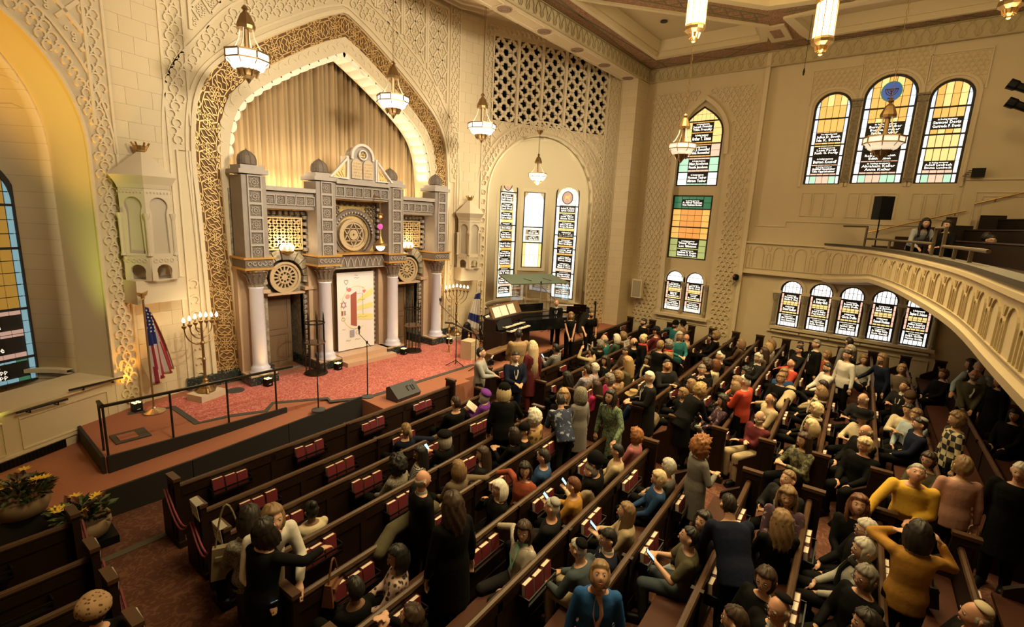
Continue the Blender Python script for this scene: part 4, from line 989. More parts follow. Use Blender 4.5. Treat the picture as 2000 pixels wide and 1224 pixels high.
bm = MB(); bm.strap([(1.05, 6.98), (9, 7.0)], FL_, .06, .05); bm.strap([(1.35, 5.2), (1.35, 6.6), (3.4, 6.6)], FL_, .03, .03); bm.strap([(1.5, 5.3), (1.5, 6.48), (3.4, 6.48)], FL_, .025, .03); bm.build('panel_molding', CREAM2, lw)
# ================================================================ THE ARK
ak = thing('ark_facade', 'carved stone ark facade with star panels, columns and tablets inside the great arch', 'ark', (CX, 12.5, ZS))
AKO = Vector((CX, 12.5, ZS))
class AB(MB):
  def done(s, name, m=None, parent=None, smooth=False, kind=None):
    s.v = [tuple(Vector(v)-AKO) for v in s.v]; return s.build(name, m, parent if parent is not None else ak, smooth=smooth, kind=kind)
def aplate(name, loops, m, F, dep, parent=None, h0=0.0):
  return plate(name, loops, m, lambda u, v, h=0.0: F(u, v, h)-AKO, dep, parent if parent is not None else ak, h0=h0)
STONE = mat('ark_grey_stone', (.25, .205, .165), .6, noise=.22, nscale=5)
STONEL = mat('ark_pale_stone', (.34, .29, .245), .6, noise=.15, nscale=7)
STONED = mat('ark_carved_stone', (.15, .11, .08), .7, noise=.25, nscale=18)
VEIN = two('veined_bay_marble', (.20, .165, .105), (.36, .30, .21), 'NOISE', 4.5, .5, .5, .1, 2.2)
SHAFT = mat('lavender_marble', (.62, .61, .70), .3, noise=.06, nscale=6)
ROSY = mat('rose_stone', (.50, .34, .21), .55, noise=.12, nscale=6)
GILT = mat('gilt_edge', (.62, .34, .09), .4, .5)
TAN = mat('tan_roundel', (.44, .32, .18), .6, noise=.1)
FK = lambda y: plane_map((CX, y, 0), (1, 0, 0), (0, 0, 1), (0, -1, 0))
bwall = FK(12.95)
dl, dr = (-2.50, -1.52), (1.60, 2.58)
aplate('bay_wall', [[(-3.3, ZS), (3.3, ZS), (3.3, 5.6), (-3.3, 5.6)]+[], [(dl[0], ZS+.001), (dl[1], ZS+.001), (dl[1], 2.9), (dl[0], 2.9)], [(dr[0], ZS+.001), (dr[1], ZS+.001), (dr[1], 2.9), (dr[0], 2.9)]], VEIN, bwall, .15)
def star_panel(F, u, v, s, parent):
  q = AB(); q.strap([(u-s, v-s), (u+s, v-s), (u+s, v+s), (u-s, v+s)], F, s*.26, .045, closed=True)
  po = q.done('star_panel', STONEL, parent)
  q = AB()
  pts = [((u+(s*.72 if k % 2 == 0 else s*.50)*math.cos(PI*k/8), v+(s*.72 if k % 2 == 0 else s*.50)*math.sin(PI*k/8))) for k in range(16)]
  q.strap(pts, F, s*.10, .025, closed=True); q.strap([(u+s*.26*math.cos(PI*k/4), v+s*.26*math.sin(PI*k/4)) for k in range(8)], F, s*.10, .03, closed=True)
  q.add([F(u-s*.85, v-s*.85, .006), F(u+s*.85, v-s*.85, .006), F(u+s*.85, v+s*.85, .006), F(u-s*.85, v+s*.85, .006)], [(0, 1, 2, 3)], 1)
  q.done('star_relief', [STONEL, STONED], po)
PIERS = (-3.0, -1.15, 1.15, 3.0)
for pi_, u in enumerate(PIERS):
  q = AB(); q.box((CX+u, 12.55, 4.92), (.56, .62, 1.98)); pr = q.done('pier', STONE)
  F = FK(12.24)
  for k in range(6): star_panel(F, u, 4.11+k*.328, .150, pr)
  q = AB(); q.box((CX+u, 12.55, 5.99), (.68, .72, .10)); q.box((CX+u, 12.55, 6.08), (.54, .58, .12)); q.done('pier_cap', STONEL)
  q = AB(); q.lathe([(.17, 6.14), (.215, 6.17), (.22, 6.26), (.19, 6.36), (.11, 6.44), (.03, 6.48), (.012, 6.53)], (CX+u, 12.55, 0), 12)
  for k in range(8): a = k*PI/4; q.tube([(CX+u+.222*math.cos(a)*f, 12.55+.222*math.sin(a)*f, z) for f, z in ((.98, 6.18), (1.0, 6.26), (.87, 6.36), (.5, 6.44), (.1, 6.49))], .014, 4)
  q.done('dome_finial', STONED, smooth=False)
  q = AB(); q.box((CX+u, 12.52, 3.83), (.66, .74, .22)); cb = q.done('capital_block', STONED)
  q = AB(); q.box((CX+u, 12.52, 3.955), (.74, .82, .04)); q.box((CX+u, 12.52, 3.70), (.70, .78, .05)); q.done('gilt_molding', GILT, cb)
  q = AB()
  for i in range(5): ring(q, FK(12.145), u-.24+.12*i, 3.83, .045, .02, .02, 0, PI*1.6, i, 6)
  q.done('scroll_relief', STONEL, cb)
  q = AB(); q.lathe([(.20, .99), (.26, 1.0), (.26, 1.06), (.22, 1.10), (.235, 1.15), (.19, 1.20), (.175, 1.26), (.172, 1.8), (.16, 3.18), (.175, 3.20), (.175, 3.24)], (CX+u, 12.42, 0), 20); col = q.done('column_shaft', SHAFT, smooth=True)
  q = AB(); q.lathe([(.17, 3.24), (.19, 3.27), (.17, 3.30), (.18, 3.42), (.25, 3.60), (.29, 3.62), (.29, 3.68)], (CX+u, 12.42, 0), 12)
  for k in range(12):
    a = k*PI/6; q.tube([(CX+u+.175*math.cos(a), 12.42+.175*math.sin(a), 3.34), (CX+u+.21*math.cos(a), 12.42+.21*math.sin(a), 3.5), (CX+u+.275*math.cos(a), 12.42+.275*math.sin(a), 3.57)], .022, 4)
  q.done('capital', STONED)
  q = AB(); q.lathe([(.185, 3.255), (.185, 3.275)], (CX+u, 12.42, 0), 16); q.lathe([(.285, 3.62), (.285, 3.65)], (CX+u, 12.42, 0), 16); q.done('gilt_collar', GILT)
  q = AB(); q.box((CX+u, 12.5, ZS+.11), (.70, .62, .22)); q.done('pedestal', GREENM)
  q = AB(); q.box((CX+u, 12.5, ZS+.235), (.66, .58, .05)); q.done('pedestal_cap', ROSY)
  q = AB(); q.box((CX+u, 12.84, 2.35), (.62, .22, 2.7)); q.done('column_backing', ROSY)
for u0, u1, z0, z1, n, y in ((-2.72, -1.43, 5.16, 5.60, 5, 12.36), (1.43, 2.72, 5.16, 5.60, 5, 12.36), (-.87, .87, 5.50, 5.90, 6, 12.28)):
  q = AB(); q.box((CX+(u0+u1)/2, y+.15, (z0+z1)/2), (u1-u0, .3, z1-z0)); e = q.done('entablature', STONE)
  for i in range(n):
    w = (u1-u0)/n; star_panel(FK(y-.001), u0+w*(i+.5), (z0+z1)/2, min(w, z1-z0)*.43, e)
  q = AB(); q.box((CX+(u0+u1)/2, y+.12, z1+.05), (u1-u0, .46, .10)); q.done('cornice', STONEL)
  q = AB(); q.box((CX+(u0+u1)/2, y+.18, z0-.012), (u1-u0-.1, .22, .03)); q.done('gilt_soffit', GILT)
F = FK(12.30)
q = AB(); q.box((CX, 12.50, 6.03), (1.9, .42, .06)); q.done('pediment_base', STONEL)
arch_p = [(-.46, 6.05), (.46, 6.05), (.46, 6.60), (.30, 6.62)]+arc(0, 6.66, .30, .1, PI-.1, 10)+[(-.30, 6.62), (-.46, 6.60)]
aplate('tablet_niche', [arch_p], STONEL, F, .36)
q = AB(); q.strap([(.34, 6.6)]+arc(0, 6.66, .34, .05, PI-.05, 12)+[(-.34, 6.6)], F, .07, .08); q.box((CX-.47, 12.4, 6.35), (.08, .3, .62)); q.box((CX+.47, 12.4, 6.35), (.08, .3, .62)); q.done('niche_molding', mat('ark_white_stone', (.62, .55, .48), .6))
TABL = mat('tablet_stone', (.50, .38, .27), .6, noise=.1, nscale=12); GTX = mat('gilt_letter', (.75, .56, .25), .4, .4)
for sx in (-1, 1):
  c = sx*.185
  t = aplate('law_tablet', [[(c-.165, 6.08), (c+.165, 6.08), (c+.165, 6.45)]+arc(c, 6.45, .165, 0, PI, 10)[1:]], TABL, F, .05, h0=.05)
  q = AB()
  for r_ in range(5):
    v = 6.14+r_*.082
    x = c-.13
    import random as _r
    _r.seed(r_*7+sx+3)
    while x < c+.12:
      wq = .03+.02*_r.random(); 
      q.strap([(x, v), (x, v+.045), (x+wq*.8, v+.045), (x+wq*.8, v+.01)] if _r.random() > .4 else [(x, v+.045), (x+wq*.8, v+.045), (x+wq*.8, v)], lambda a, b2, h=0.0: F(a, b2, h+.05), .012, .012); x += wq+.014
  q.done('gilt_text', kind='stuff', m=GTX, parent=t)
q = AB(); q.strap(arc(0, 6.73, .125, 0, 2*PI, 18)[:-1], F, .035, .09, closed=True); rd = q.done('crown_roundel', mat('ark_white_stone', (.62, .55, .48), .6))
q = AB(); q.strap([(-.06, 6.69), (-.07, 6.78), (-.03, 6.74), (0, 6.80), (.03, 6.74), (.07, 6.78), (.06, 6.69)], F, .03, .06, closed=True); q.done('crown_relief', GTX, rd)
for sx in (-1, 1):
  tri = [(sx*.52, 6.06), (sx*.93, 6.06), (sx*.52, 6.50)]
  q = AB(); q.strap([(sx*.50, 6.06), (sx*1.0, 6.06), (sx*.50, 6.58)], F, .07, .08, closed=True); tp = q.done('raking_cornice', mat('ark_white_stone', (.62, .55, .48), .6))
  q = AB()
  q.strap([(sx*.56, 6.1), (sx*.64, 6.25), (sx*.56, 6.38)], F, .035, .03); q.strap([(sx*.62, 6.1), (sx*.72, 6.22), (sx*.62, 6.30)], F, .035, .03); q.strap([(sx*.70, 6.1), (sx*.80, 6.16)], F, .03, .03)
  q.add([F(*p, .0) for p in tri], [(0, 1, 2) if sx > 0 else (0, 2, 1)]); q.done('gilt_scrollwork', GTX, tp)
F = FK(12.90)
MOS = two('gold_mosaic', (.42, .28, .08), (.66, .50, .20), 'NOISE', 40, .5, .5, .1, .5, metal=.4)
q = AB(); q.add([F(-.86, 4.0, 0), F(.86, 4.0, 0), F(.86, 5.5, 0), F(-.86, 5.5, 0)], [(0, 1, 2, 3)]); q.done('mosaic_ground', MOS)
def circ(cx, cz, r, n=32): return [(cx+r*math.cos(2*PI*k/n), cz+r*math.sin(2*PI*k/n)) for k in range(n)]
q = AB(); q.strap(circ(.05, 4.52, .68), F, .10, .10, closed=True); q.strap(circ(.05, 4.52, .56), F, .04, .06, closed=True)
rg = q.done('arch_ring', STONED)
q = AB()
for k in range(20):
  a = PI*.02+PI*.96*k/19; q.strap([(.05+.60*math.cos(a), 4.52+.60*math.sin(a)), (.05+.655*math.cos(a), 4.52+.655*math.sin(a))], F, .05, .11)
q.done('ring_lobe', kind='stuff', m=STONEL, parent=rg)
q = AB(); dq = circ(.0, 4.50, .42); q.add([F(*p, .10) for p in dq], [tuple(range(32))]); q.strap(dq, F, .07, .14, closed=True); disc = q.done('star_disc', mat('disc_shadow', (.07, .045, .025), .8))
q = AB()
tp_ = lambda r, o: [(r*math.cos(PI/2+o+2*PI*k/3), 4.50+r*math.sin(PI/2+o+2*PI*k/3)) for k in range(3)]
for o_ in (0, PI): q.strap(tp_(.36, o_), lambda a, b2, h=0.0: F(a, b2, h), .055, .145, closed=True)
q.strap(circ(0, 4.5, .34, 24), F, .05, .135, closed=True); q.strap(circ(0, 4.5, .42, 24), F, .09, .155, closed=True); q.strap(circ(0, 4.5, .09, 12), F, .12, .15, closed=True); q.done('star_of_six_points', TAN, disc)
q = AB()
for sx in (-1, 1):
  for i in range(3):
    for j in range(3):
      u, v = .05+sx*(.48+.12*i), 5.02+.12*j
      if math.hypot(u-.05, v-4.52) > .76 and abs(u) < .8: ring(q, F, u, v, .045, .025, .05, 0, 2*PI, 0, 6)
  q.strap([(sx*.80, 4.05), (sx*.80, 5.44)], F, .06, .06)
for i in range(9): q.box((CX-.72+.18*i, 12.84, 5.40), (.09, .12, .10))
q.done('spandrel_tracery', kind='stuff', m=STONED)
q = AB()
for sx in (-1, 1):
  for k in range(8): q.box((CX+sx*.83, 12.80, 4.1+k*.165), (.09, .2, .08))
q.done('stepped_dentil', kind='stuff', m=STONE)
q = AB(); q.box((CX, 12.70, 3.76), (1.75, .5, .42)); ln_ = q.done('lintel', STONED)
q = AB(); F = FK(12.45)
for i in range(8):
  c = -.75+.214*i; q.strap([(c-.09, 3.60), (c-.07, 3.74), (c, 3.88), (c+.07, 3.74), (c+.09, 3.60)], F, .03, .03)
q.strap([(-.86, 3.57), (.86, 3.57)], F, .03, .04); q.done('pointed_arcade', STONEL, ln_)
q = AB(); q.box((CX, 12.62, 3.975), (1.74, .62, .03)); q.done('gilt_molding', GILT, ln_)
for sx in (-1, 1):
  c = sx*2.06; F = FK(12.93)
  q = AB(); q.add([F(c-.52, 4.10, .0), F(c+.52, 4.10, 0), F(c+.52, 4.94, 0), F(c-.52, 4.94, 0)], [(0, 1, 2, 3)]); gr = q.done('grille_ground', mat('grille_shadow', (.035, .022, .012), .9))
  q = AB(); F2 = FK(12.88)
  for sg in (1, -1):
    for k in range(-7, 8):
      pts = [(c-.50+1.0*t/24, 4.52+k*.15+sg*(1.0*t/24-.5)*.8) for t in range(25)]; pts = [p for p in pts if 4.12 < p[1] < 4.92]
      if len(pts) > 1: q.strap([pts[0], pts[-1]], F2, .045, .04)
  for i in range(5):
    for j in range(4): ring(q, F2, c-.42+.21*i, 4.22+.2*j, .05, .022, .05, 0, 2*PI, 0, 7)
  q.strap([(c-.51, 4.11), (c+.51, 4.11), (c+.51, 4.93), (c-.51, 4.93)], F2, .05, .06, closed=True); q.done('gilt_grille', mat('grille_gold', (.56, .40, .20), .45, .4), gr)
  q = AB()
  for i in range(8): q.box((CX+c-.56+.16*i, 12.86, 5.06), (.08, .16, .08))
  for k in range(6):
    q.box((CX+c+sx*-.0+.58, 12.82, 4.1+k*.17), (.08, .2, .09)); q.box((CX+c-.58, 12.82, 4.1+k*.17), (.08, .2, .09))
  q.done('stepped_dentil', kind='stuff', m=STONE)
  cz = 3.36; F = FK(12.88)
  for k in range(11):
    a0, a1 = -.30+(PI+.6)*k/11+.02, -.30+(PI+.6)*(k+1)/11-.02
    q = AB(); L0 = [(c+.50*math.cos(a0), cz+.50*math.sin(a0)), (c+.50*math.cos(a1), cz+.50*math.sin(a1)), (c+.74*math.cos(a1), cz+.74*math.sin(a1)), (c+.74*math.cos((a0+a1)/2), cz+.75*math.sin((a0+a1)/2)), (c+.74*math.cos(a0), cz+.74*math.sin(a0))]
    kk = k == 5; hq = .16 if kk else .09; L0 = L0 if not kk else [(c-.09, cz+.48), (c+.09, cz+.48), (c+.14, cz+.84), (c-.14, cz+.84)]
    if kk: L0 = [L0[1], L0[0], L0[3], L0[2]]
    n = len(L0); q.add([F(*p, 0) for p in L0]+[F(*p, hq) for p in L0], [tuple(reversed(range(n, 2*n)))]+[(i, n+i, n+(i+1) % n, (i+1) % n) for i in range(n)]); q.done('keystone' if kk else 'voussoir', STONED if kk else VEIN)
  q = AB(); 
  for s2 in (-1, 1): q.box((CX+c+s2*.64, 12.80, 3.04), (.34, .24, .09))
  q.box((CX+c, 12.84, 2.93), (1.02, .16, .06)); q.done('impost', ROSY)
  holes = []
  for k in range(8): holes.append([(c+.10*math.cos(a+PI*k/4)+0, cz+.10*math.sin(a+PI*k/4)) for a in ()] or [(c+math.cos(PI*k/4)*.11+.035*math.cos(t*PI/3), cz+math.sin(PI*k/4)*.11+.035*math.sin(t*PI/3)) for t in range(6)])
  for k in range(16):
    a = PI*k/8+PI/16; holes.append([(c+r_*math.cos(a+d_), cz+r_*math.sin(a+d_)) for r_, d_ in ((.19, -.10), (.29, -.13), (.29, .13), (.19, .10))])
  F = FK(12.84)
  rs = aplate('rose_window', [circ(c, cz, .37)]+holes, TAN, F, .06)
  q = AB(); q.strap(circ(c, cz, .39), F, .06, .05, closed=True); q.strap(circ(c, cz, .16), F, .03, .02, closed=True); q.done('rose_rim', TAN, rs)
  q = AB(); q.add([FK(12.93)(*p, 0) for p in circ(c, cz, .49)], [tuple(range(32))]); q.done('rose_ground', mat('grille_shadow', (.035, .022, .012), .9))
stud_me = None
def stud(u, v, s=.062):
  global stud_me
  if stud_me is None:
    bb = MB(); bb.add([(-s, 0, -s), (s, 0, -s), (s, 0, s), (-s, 0, s), (0, -.06, 0)], [(0, 1, 4), (1, 2, 4), (2, 3, 4), (3, 0, 4)]); stud_me = bpy.data.meshes.new('pyramid_stud'); stud_me.from_pydata(bb.v, [], bb.f); stud_me.materials.append(STONEL)
  link('pyramid_stud', stud_me, ak, Vector((CX+u, 12.88, v))-AKO)
for k in range(17): stud(-.76, 1.12+k*.145); stud(.76, 1.12+k*.145)
for k in range(11): stud(-.725+k*.145, 3.52)
for c in (-2.06, 2.06):
  for k in range(12): stud(c-.60, 1.18+k*.145); stud(c+.60, 1.18+k*.145)
q = AB(); q.box((CX, 12.93, 2.3), (1.36, .04, 2.5)); q.done('ark_doors', mat('ark_bronze_door', (.22, .13, .06), .5, .3))
for z0, z1, y0 in ((ZS, ZS+.13, 11.95), (ZS+.13, ZS+.26, 12.25)):
  q = AB(); q.box((CX+.08, (y0+12.9)/2, (z0+z1)/2), (1.72, 12.9-y0, z1-z0)); q.done('marble_step', mat('pink_step_marble', (.56, .36, .24), .4, noise=.08))
for i, (d0, d1) in enumerate((dl, dr)):
  q = MB(); yb = 13.75
  do = sempty('door_%d' % (i+1), ('panelled brown door in the left ark bay', 'panelled brown door in the right ark bay')[i], 'door')
  q = MB(); q.box((CX+d0+.40, 13.35, ZS+1.07), (.80, .05, 2.14)); q.build('door_leaf', mat('brown_door', (.17, .105, .055), .5), do)
  q = MB(); Fd = plane_map((CX+d0, 13.325, ZS), (1, 0, 0), (0, 0, 1), (0, -1, 0))
  for a in ((.10, .2, .70, .95), (.10, 1.12, .70, 1.95)): q.strap([(a[0], a[1]), (a[2], a[1]), (a[2], a[3]), (a[0], a[3])], Fd, .04, .02, closed=True)
  q.build('door_panel', mat('brown_door', (.17, .105, .055), .5), do)
  q = AB(); 
  q.box((CX+d1+.03, 13.42, 1.83), (.06, .95, 2.2)); q.box((CX+d0-.03, 13.42, 1.83), (.06, .95, 2.2)); q.box((CX+(d0+d1)/2, 13.42, 2.95), (1.1, .95, .08)); q.box((CX+(d0+d1)/2, 13.9, 1.83), (1.1, .05, 2.2)); q.done('bay_reveal', VEIN)
  q = AB(); q.box((CX+d1+.0, 13.2, ZS+.14), (.09, .7, .28)); q.box((CX+d1+.08, 12.88, ZS+.14), (.2, .2, .28)); q.box((CX+d0-.08, 12.88, ZS+.14), (.2, .2, .28)); q.done('bay_skirting', GREENM)
q = AB(); q.box((CX, 13.05, 5.35), (6.7, .1, .7)); q.done('facade_back', STONE)
bn = thing('paper_banner', 'white hanging banner with a drawn red door and small crayon pictures', 'banner', (CX, 12.72, 1.0))
F = plane_map((0.02, 0, 0), (1, 0, 0), (0, 0, 1), (0, -1, 0))
def flat(pts, m, nm='drawing', h=.004):
  q = MB(); q.add([F(p[0], p[1], h) for p in pts], [tuple(range(len(pts)))]); return q.build(nm, m, bn)
def line(pts, m, w, nm='drawing', closed=False):
  q = MB(); q.strap(pts, F, w, .003, closed=closed); return q.build(nm, m, bn)
q = MB(); N_ = 12; vv = []
for i in range(N_+1):
  u = -.62+1.26*i/N_
  for z, hh in ((.02, .01*math.sin(i*1.1)), (1.2, 0), (2.38, .004*math.sin(i*.9))): vv.append(F(u, z, hh-.006))
q.add(vv, [(3*i+j, 3*i+3+j, 3*i+4+j, 3*i+1+j) for i in range(N_) for j in (0, 1)]); so = q.build('banner_sheet', mat('banner_paper', (.80, .75, .72), .8), bn)
sol = so.modifiers.new('t', 'SOLIDIFY'); sol.thickness = .004
mk_ = lambda n, c: mat(n, c, .8)
DRED, DYEL, DPNK, DBLU, DGRY, DGRN, DWHT = mk_('crayon_brick', (.36, .10, .06)), mk_('crayon_yellow', (.80, .70, .26)), mk_('crayon_pink', (.75, .18, .20)), mk_('crayon_blue', (.16, .16, .46)), mk_('crayon_grey', (.35, .33, .34)), mk_('crayon_olive', (.40, .40, .14)), mk_('crayon_white', (.85, .82, .78))
flat([(-.18, .78), (.02, .72), (.02, 1.80), (-.18, 1.70)], DRED, 'drawn_door'); line([(-.03, 1.24), (-.03, 1.32)], DWHT, .022); line([(-.03, 1.29), (-.065, 1.29)], DWHT, .018)
line([(.02, 1.72), (.24, 1.72), (.24, 1.05)], DGRY, .014)
for pts in ([(.04, 1.42), (.60, 1.66), (.60, 1.88), (.04, 1.52)], [(.04, 1.20), (.60, 1.26), (.60, 1.42), (.04, 1.34)], [(.04, .92), (.60, .86), (.60, 1.04), (.04, 1.10)]): flat(pts, DYEL, 'drawn_ray', .002)
line([(.02+.52*math.cos(a), 1.3+.66*math.sin(a)) for a in [PI*.25+PI*1.4*k/24 for k in range(25)]], DYEL, .018)
hrt = lambda x, y, s: [(x+s*.9*math.sin(t)**3, y+s*.8*(1.1*math.cos(t)-.42*math.cos(2*t)-.17*math.cos(3*t))) for t in [2*PI*k/16 for k in range(16)]]
line(hrt(-.32, 2.1, .075), DGRY, .016, closed=True); flat(hrt(.29, 1.78, .06), DPNK)
flat([(-.22+.07*math.cos(a), 1.86+.06*math.sin(a)) for a in [2*PI*k/8 for k in range(8)]], DPNK); line([(-.30, 1.84), (-.30, 1.95)], DBLU, .02); flat([(-.28+.08*math.cos(a), 1.66+.07*math.sin(a)) for a in [2*PI*k/10 for k in range(10)]], mk_('crayon_coral', (.72, .34, .30)))
for o_, c_ in ((0, DBLU), (PI, DPNK)): line([(-.42+.10*math.cos(PI/2+o_+2*PI*k/3), 1.42+.12*math.sin(PI/2+o_+2*PI*k/3)) for k in range(3)], c_, .026, closed=True)
for x_, c_ in ((-.50, DRED), (-.41, DGRY)): flat([(x_, 1.10), (x_+.06, 1.10), (x_+.06, 1.24), (x_, 1.24)], c_)
line([(-.44+.06*math.cos(a), .98+.05*math.sin(a)) for a in [2*PI*k/10 for k in range(10)]], DGRN, .014, closed=True)
flat([(-.22, .40), (-.07, .40), (-.07, .62), (-.22, .62)], mk_('crayon_slate', (.32, .33, .40))); line([(-.145, .44), (-.145, .52), (-.18, .58)], DBLU, .03); flat(hrt(-.145, .50, .03), DPNK, 'drawing', .007)
line([(.06+.08*math.cos(a), .52+.055*math.sin(a)) for a in [2*PI*k/12 for k in range(12)]], DGRN, .012, closed=True)
for x0, x1, z, c_ in ((-.05, .16, .64, DPNK), (-.05, .12, 2.20, DGRY), (-.03, .08, 2.28, DGRY), (-.36, -.2, .30, DGRY), (-.05, .14, .30, DGRY), (-.48, -.38, .66, DGRN), (.22, .34, 1.90, DYEL), (.08, .32, 1.52, DGRN), (.06, .4, .98, DGRN), (.08, .45, 1.30, DYEL)): line([(x0, z), (x0+(x1-x0)*.3, z+.02), (x0+(x1-x0)*.6, z-.01), (x1, z+.015)], c_, .014)
bn.location = (CX, 12.72, 1.02)
def chain(bm, p, z1, r=.012, step=.07, mi=0):
  z = p[2]; k = 0
  while z < z1-1e-6:
    zz = min(z1, z+step); a = 0 if k % 2 else PI/2
    dx, dy = r*1.3*math.cos(a), r*1.3*math.sin(a)
    bm.tube([(p[0]-dx, p[1]-dy, z-.004), (p[0]-dx, p[1]-dy, zz)], r*.42, 3, mi, cap=False); bm.tube([(p[0]+dx, p[1]+dy, z-.004), (p[0]+dx, p[1]+dy, zz)], r*.42, 3, mi, cap=False)
    z = zz; k += 1
FLAME = mat('warm_bulb', (1, .9, .7), .4, emit=(1, .80, .50), es=16)
RUBY = mat('ruby_glass', (.5, .01, .06), .2, emit=(1, .04, .16), es=2.2)
et = thing('eternal_light', 'hanging brass lamp with a glowing red glass before the star disc', 'lamp', (CX+.36, 11.95, 4.2))
q = MB(); chain(q, (0, 0, .95), 1.42); chain(q, (0, 0, .55), .80); q.build('chain', BRASS, et)
q = MB(); q.lathe([(.02, .80), (.07, .84), (.05, .90), (.10, .93), (.03, .97)], n=10); q.build('crown', BRASS, et)
q = MB(); q.lathe([(.03, .50), (.06, .54), (.065, .60), (.05, .65)], n=12); q.build('red_glass', RUBY, et)
q = MB(); q.lathe([(.14, .02), (.20, .05), (.20, .09), (.12, .11), (.05, .22), (.03, .30), (.02, .48)], n=12); q.build('lamp_body', BRASS, et)
q = MB(); q.lathe([(.01, -.12), (.08, -.09), (.12, -.03), (.13, .02)], n=12); q.build('glass_bowl', mat('milk_glass_lit', (.9, .8, .65), .3, emit=(1, .82, .55), es=3.5), et)
q = MB(); q.tube([(0, 0, 1.40), (0, .36, 1.46)], .02, 6); q.build('bracket', BRASS, et)
for i, sx in enumerate((-1, 1)):
  t = thing('bay_lamp', ('cluster of clear bulbs glowing before the left lattice grille', 'cluster of clear bulbs glowing before the right lattice grille')[i], 'lamp', (CX+sx*2.02, 12.74, 4.05))
  for k in range(5): q = MB(); q.lathe([(.012, 0), (.045, .05), (.035, .10), (.006, .14)], (.11*(k-2)*.7, .02*(k % 2), .04+.05*(k % 2)), 8); q.build('bulb', FLAME, t)
  q = MB(); q.lathe([(.03, -.10), (.16, -.02), (.17, .03), (.14, .03)], n=12); q.build('lamp_dish', BRASS, t)
  q = MB(); q.tube([(0, 0, -.08), (0, .16, -.14)], .02, 6); q.build('bracket', BRASS, t)
  point('bay_lamp_light', (CX+sx*2.02, 12.55, 4.32), 14, (1, .78, .45), .06)
# ================================================================ STAGE FURNISHINGS
TURR = mat('turret_cream', (.60, .50, .35), .7)
def turret(name, label, px, yplane, rz, s):
  P = on_y(px[0], px[1], yplane)
  t = thing(name, label, 'wall turret', (P.x, P.y, P.z), rz)
  S = lambda *a: tuple(x*s for x in a)
  def L(prof, nm, m=TURR, n=6, parent=t): q = MB(); q.lathe([(r*s, z*s) for r, z in prof], (0, 0, 0), n, a0=PI/6); return q.build(nm, m, parent)
  L([(.58, 1.30), (.60, 1.33), (.08, 1.78)], 'pointed_roof'); L([(.47, 1.10), (.50, 1.18), (.58, 1.30)], 'eaves')
  q = MB(); q.lathe([(.05*s, 1.78*s), (.10*s, 1.82*s), (.12*s, 1.90*s), (.07*s, 1.90*s)], (0, 0, 0), 10)
  for k in range(6): q.tube([(.10*s*math.cos(k*PI/3), .10*s*math.sin(k*PI/3), 1.88*s), (.14*s*math.cos(k*PI/3), .14*s*math.sin(k*PI/3), 1.96*s)], .018*s, 4)
  q.build('crown_finial', BRASS, t)
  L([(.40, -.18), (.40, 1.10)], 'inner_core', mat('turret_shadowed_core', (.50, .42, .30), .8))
  ap = .46*s*math.cos(PI/6)
  for k in range(6):
    a = PI/3*k+PI/3; d = Vector((math.cos(a), math.sin(a), 0)); U = Vector((-math.sin(a), math.cos(a), 0)); wd = .46*s
    F = plane_map(d*ap, U, (0, 0, 1), d)
    hole = [(-.15*s, -.12*s), (.15*s, -.12*s), (.13*s, .62*s)]+[(.165*s*math.cos(-.5+(PI+1)*j/12), .78*s+.165*s*math.sin(-.5+(PI+1)*j/12)) for j in range(13)]+[(-.13*s, .62*s)]
    plate('arched_side', [[(-wd/2, -.18*s), (wd/2, -.18*s), (wd/2, 1.10*s), (-wd/2, 1.10*s)], hole], TURR, F, .04, t)
    hole2 = [(-.13*s, -.62*s)]+[(.14*s*math.cos(PI+.4-(PI+.8)*j/10), -.46*s+.13*s*math.sin(PI+.4-(PI+.8)*j/10)) for j in range(11)]+[(.13*s, -.62*s)]
    plate('base_arcade', [[(-wd/2, -.64*s), (wd/2, -.64*s), (wd/2, -.18*s), (-wd/2, -.18*s)], hole2], TURR, F, .05, t, h0=.02)
    q = MB()
    for i in range(4): ring(q, F, (-.15+.1*i)*s, -.25*s, .035*s, .02*s, .035, 0, 2*PI, 0, 6)
    for i in range(7): q.box(F((-.18+.06*i)*s, 1.03*s, .01), (.02*s, .02*s, .03*s))
    q.build('ornament', TURR, t, kind='stuff')
    a2 = a+PI/6; c = Vector((math.cos(a2), math.sin(a2), 0))*.47*s
    q = MB(); q.lathe([(.05*s, -.16*s), (.035*s, -.10*s), (.035*s, .52*s), (.055*s, .60*s), (.06*s, .64*s)], c, 8); q.build('corner_column', TURR, t)
  q = MB(); R_ = Matrix.Rotation(-.52, 3, 'Z'); q.box(R_ @ Vector((0, .06*s, -.87*s)), (.92*s, .66*s, .46*s), M=R_); q.build('corbel_box', TURR, t)
turret('wall_turret', 'cream six sided turret with pointed roof on the strip beside the flag with stars', (293, 480), 12.62, .77, 1.08)
turret('wall_turret', 'cream six sided turret with pointed roof above the right candelabrum', (915, 488), 12.62, .28, 1.0)
CANDLE = mat('candle_bulb', (1, .92, .75), .4, emit=(1, .82, .5), es=14)
CBR = mat('aged_brass', (.30, .19, .08), .38, .85)
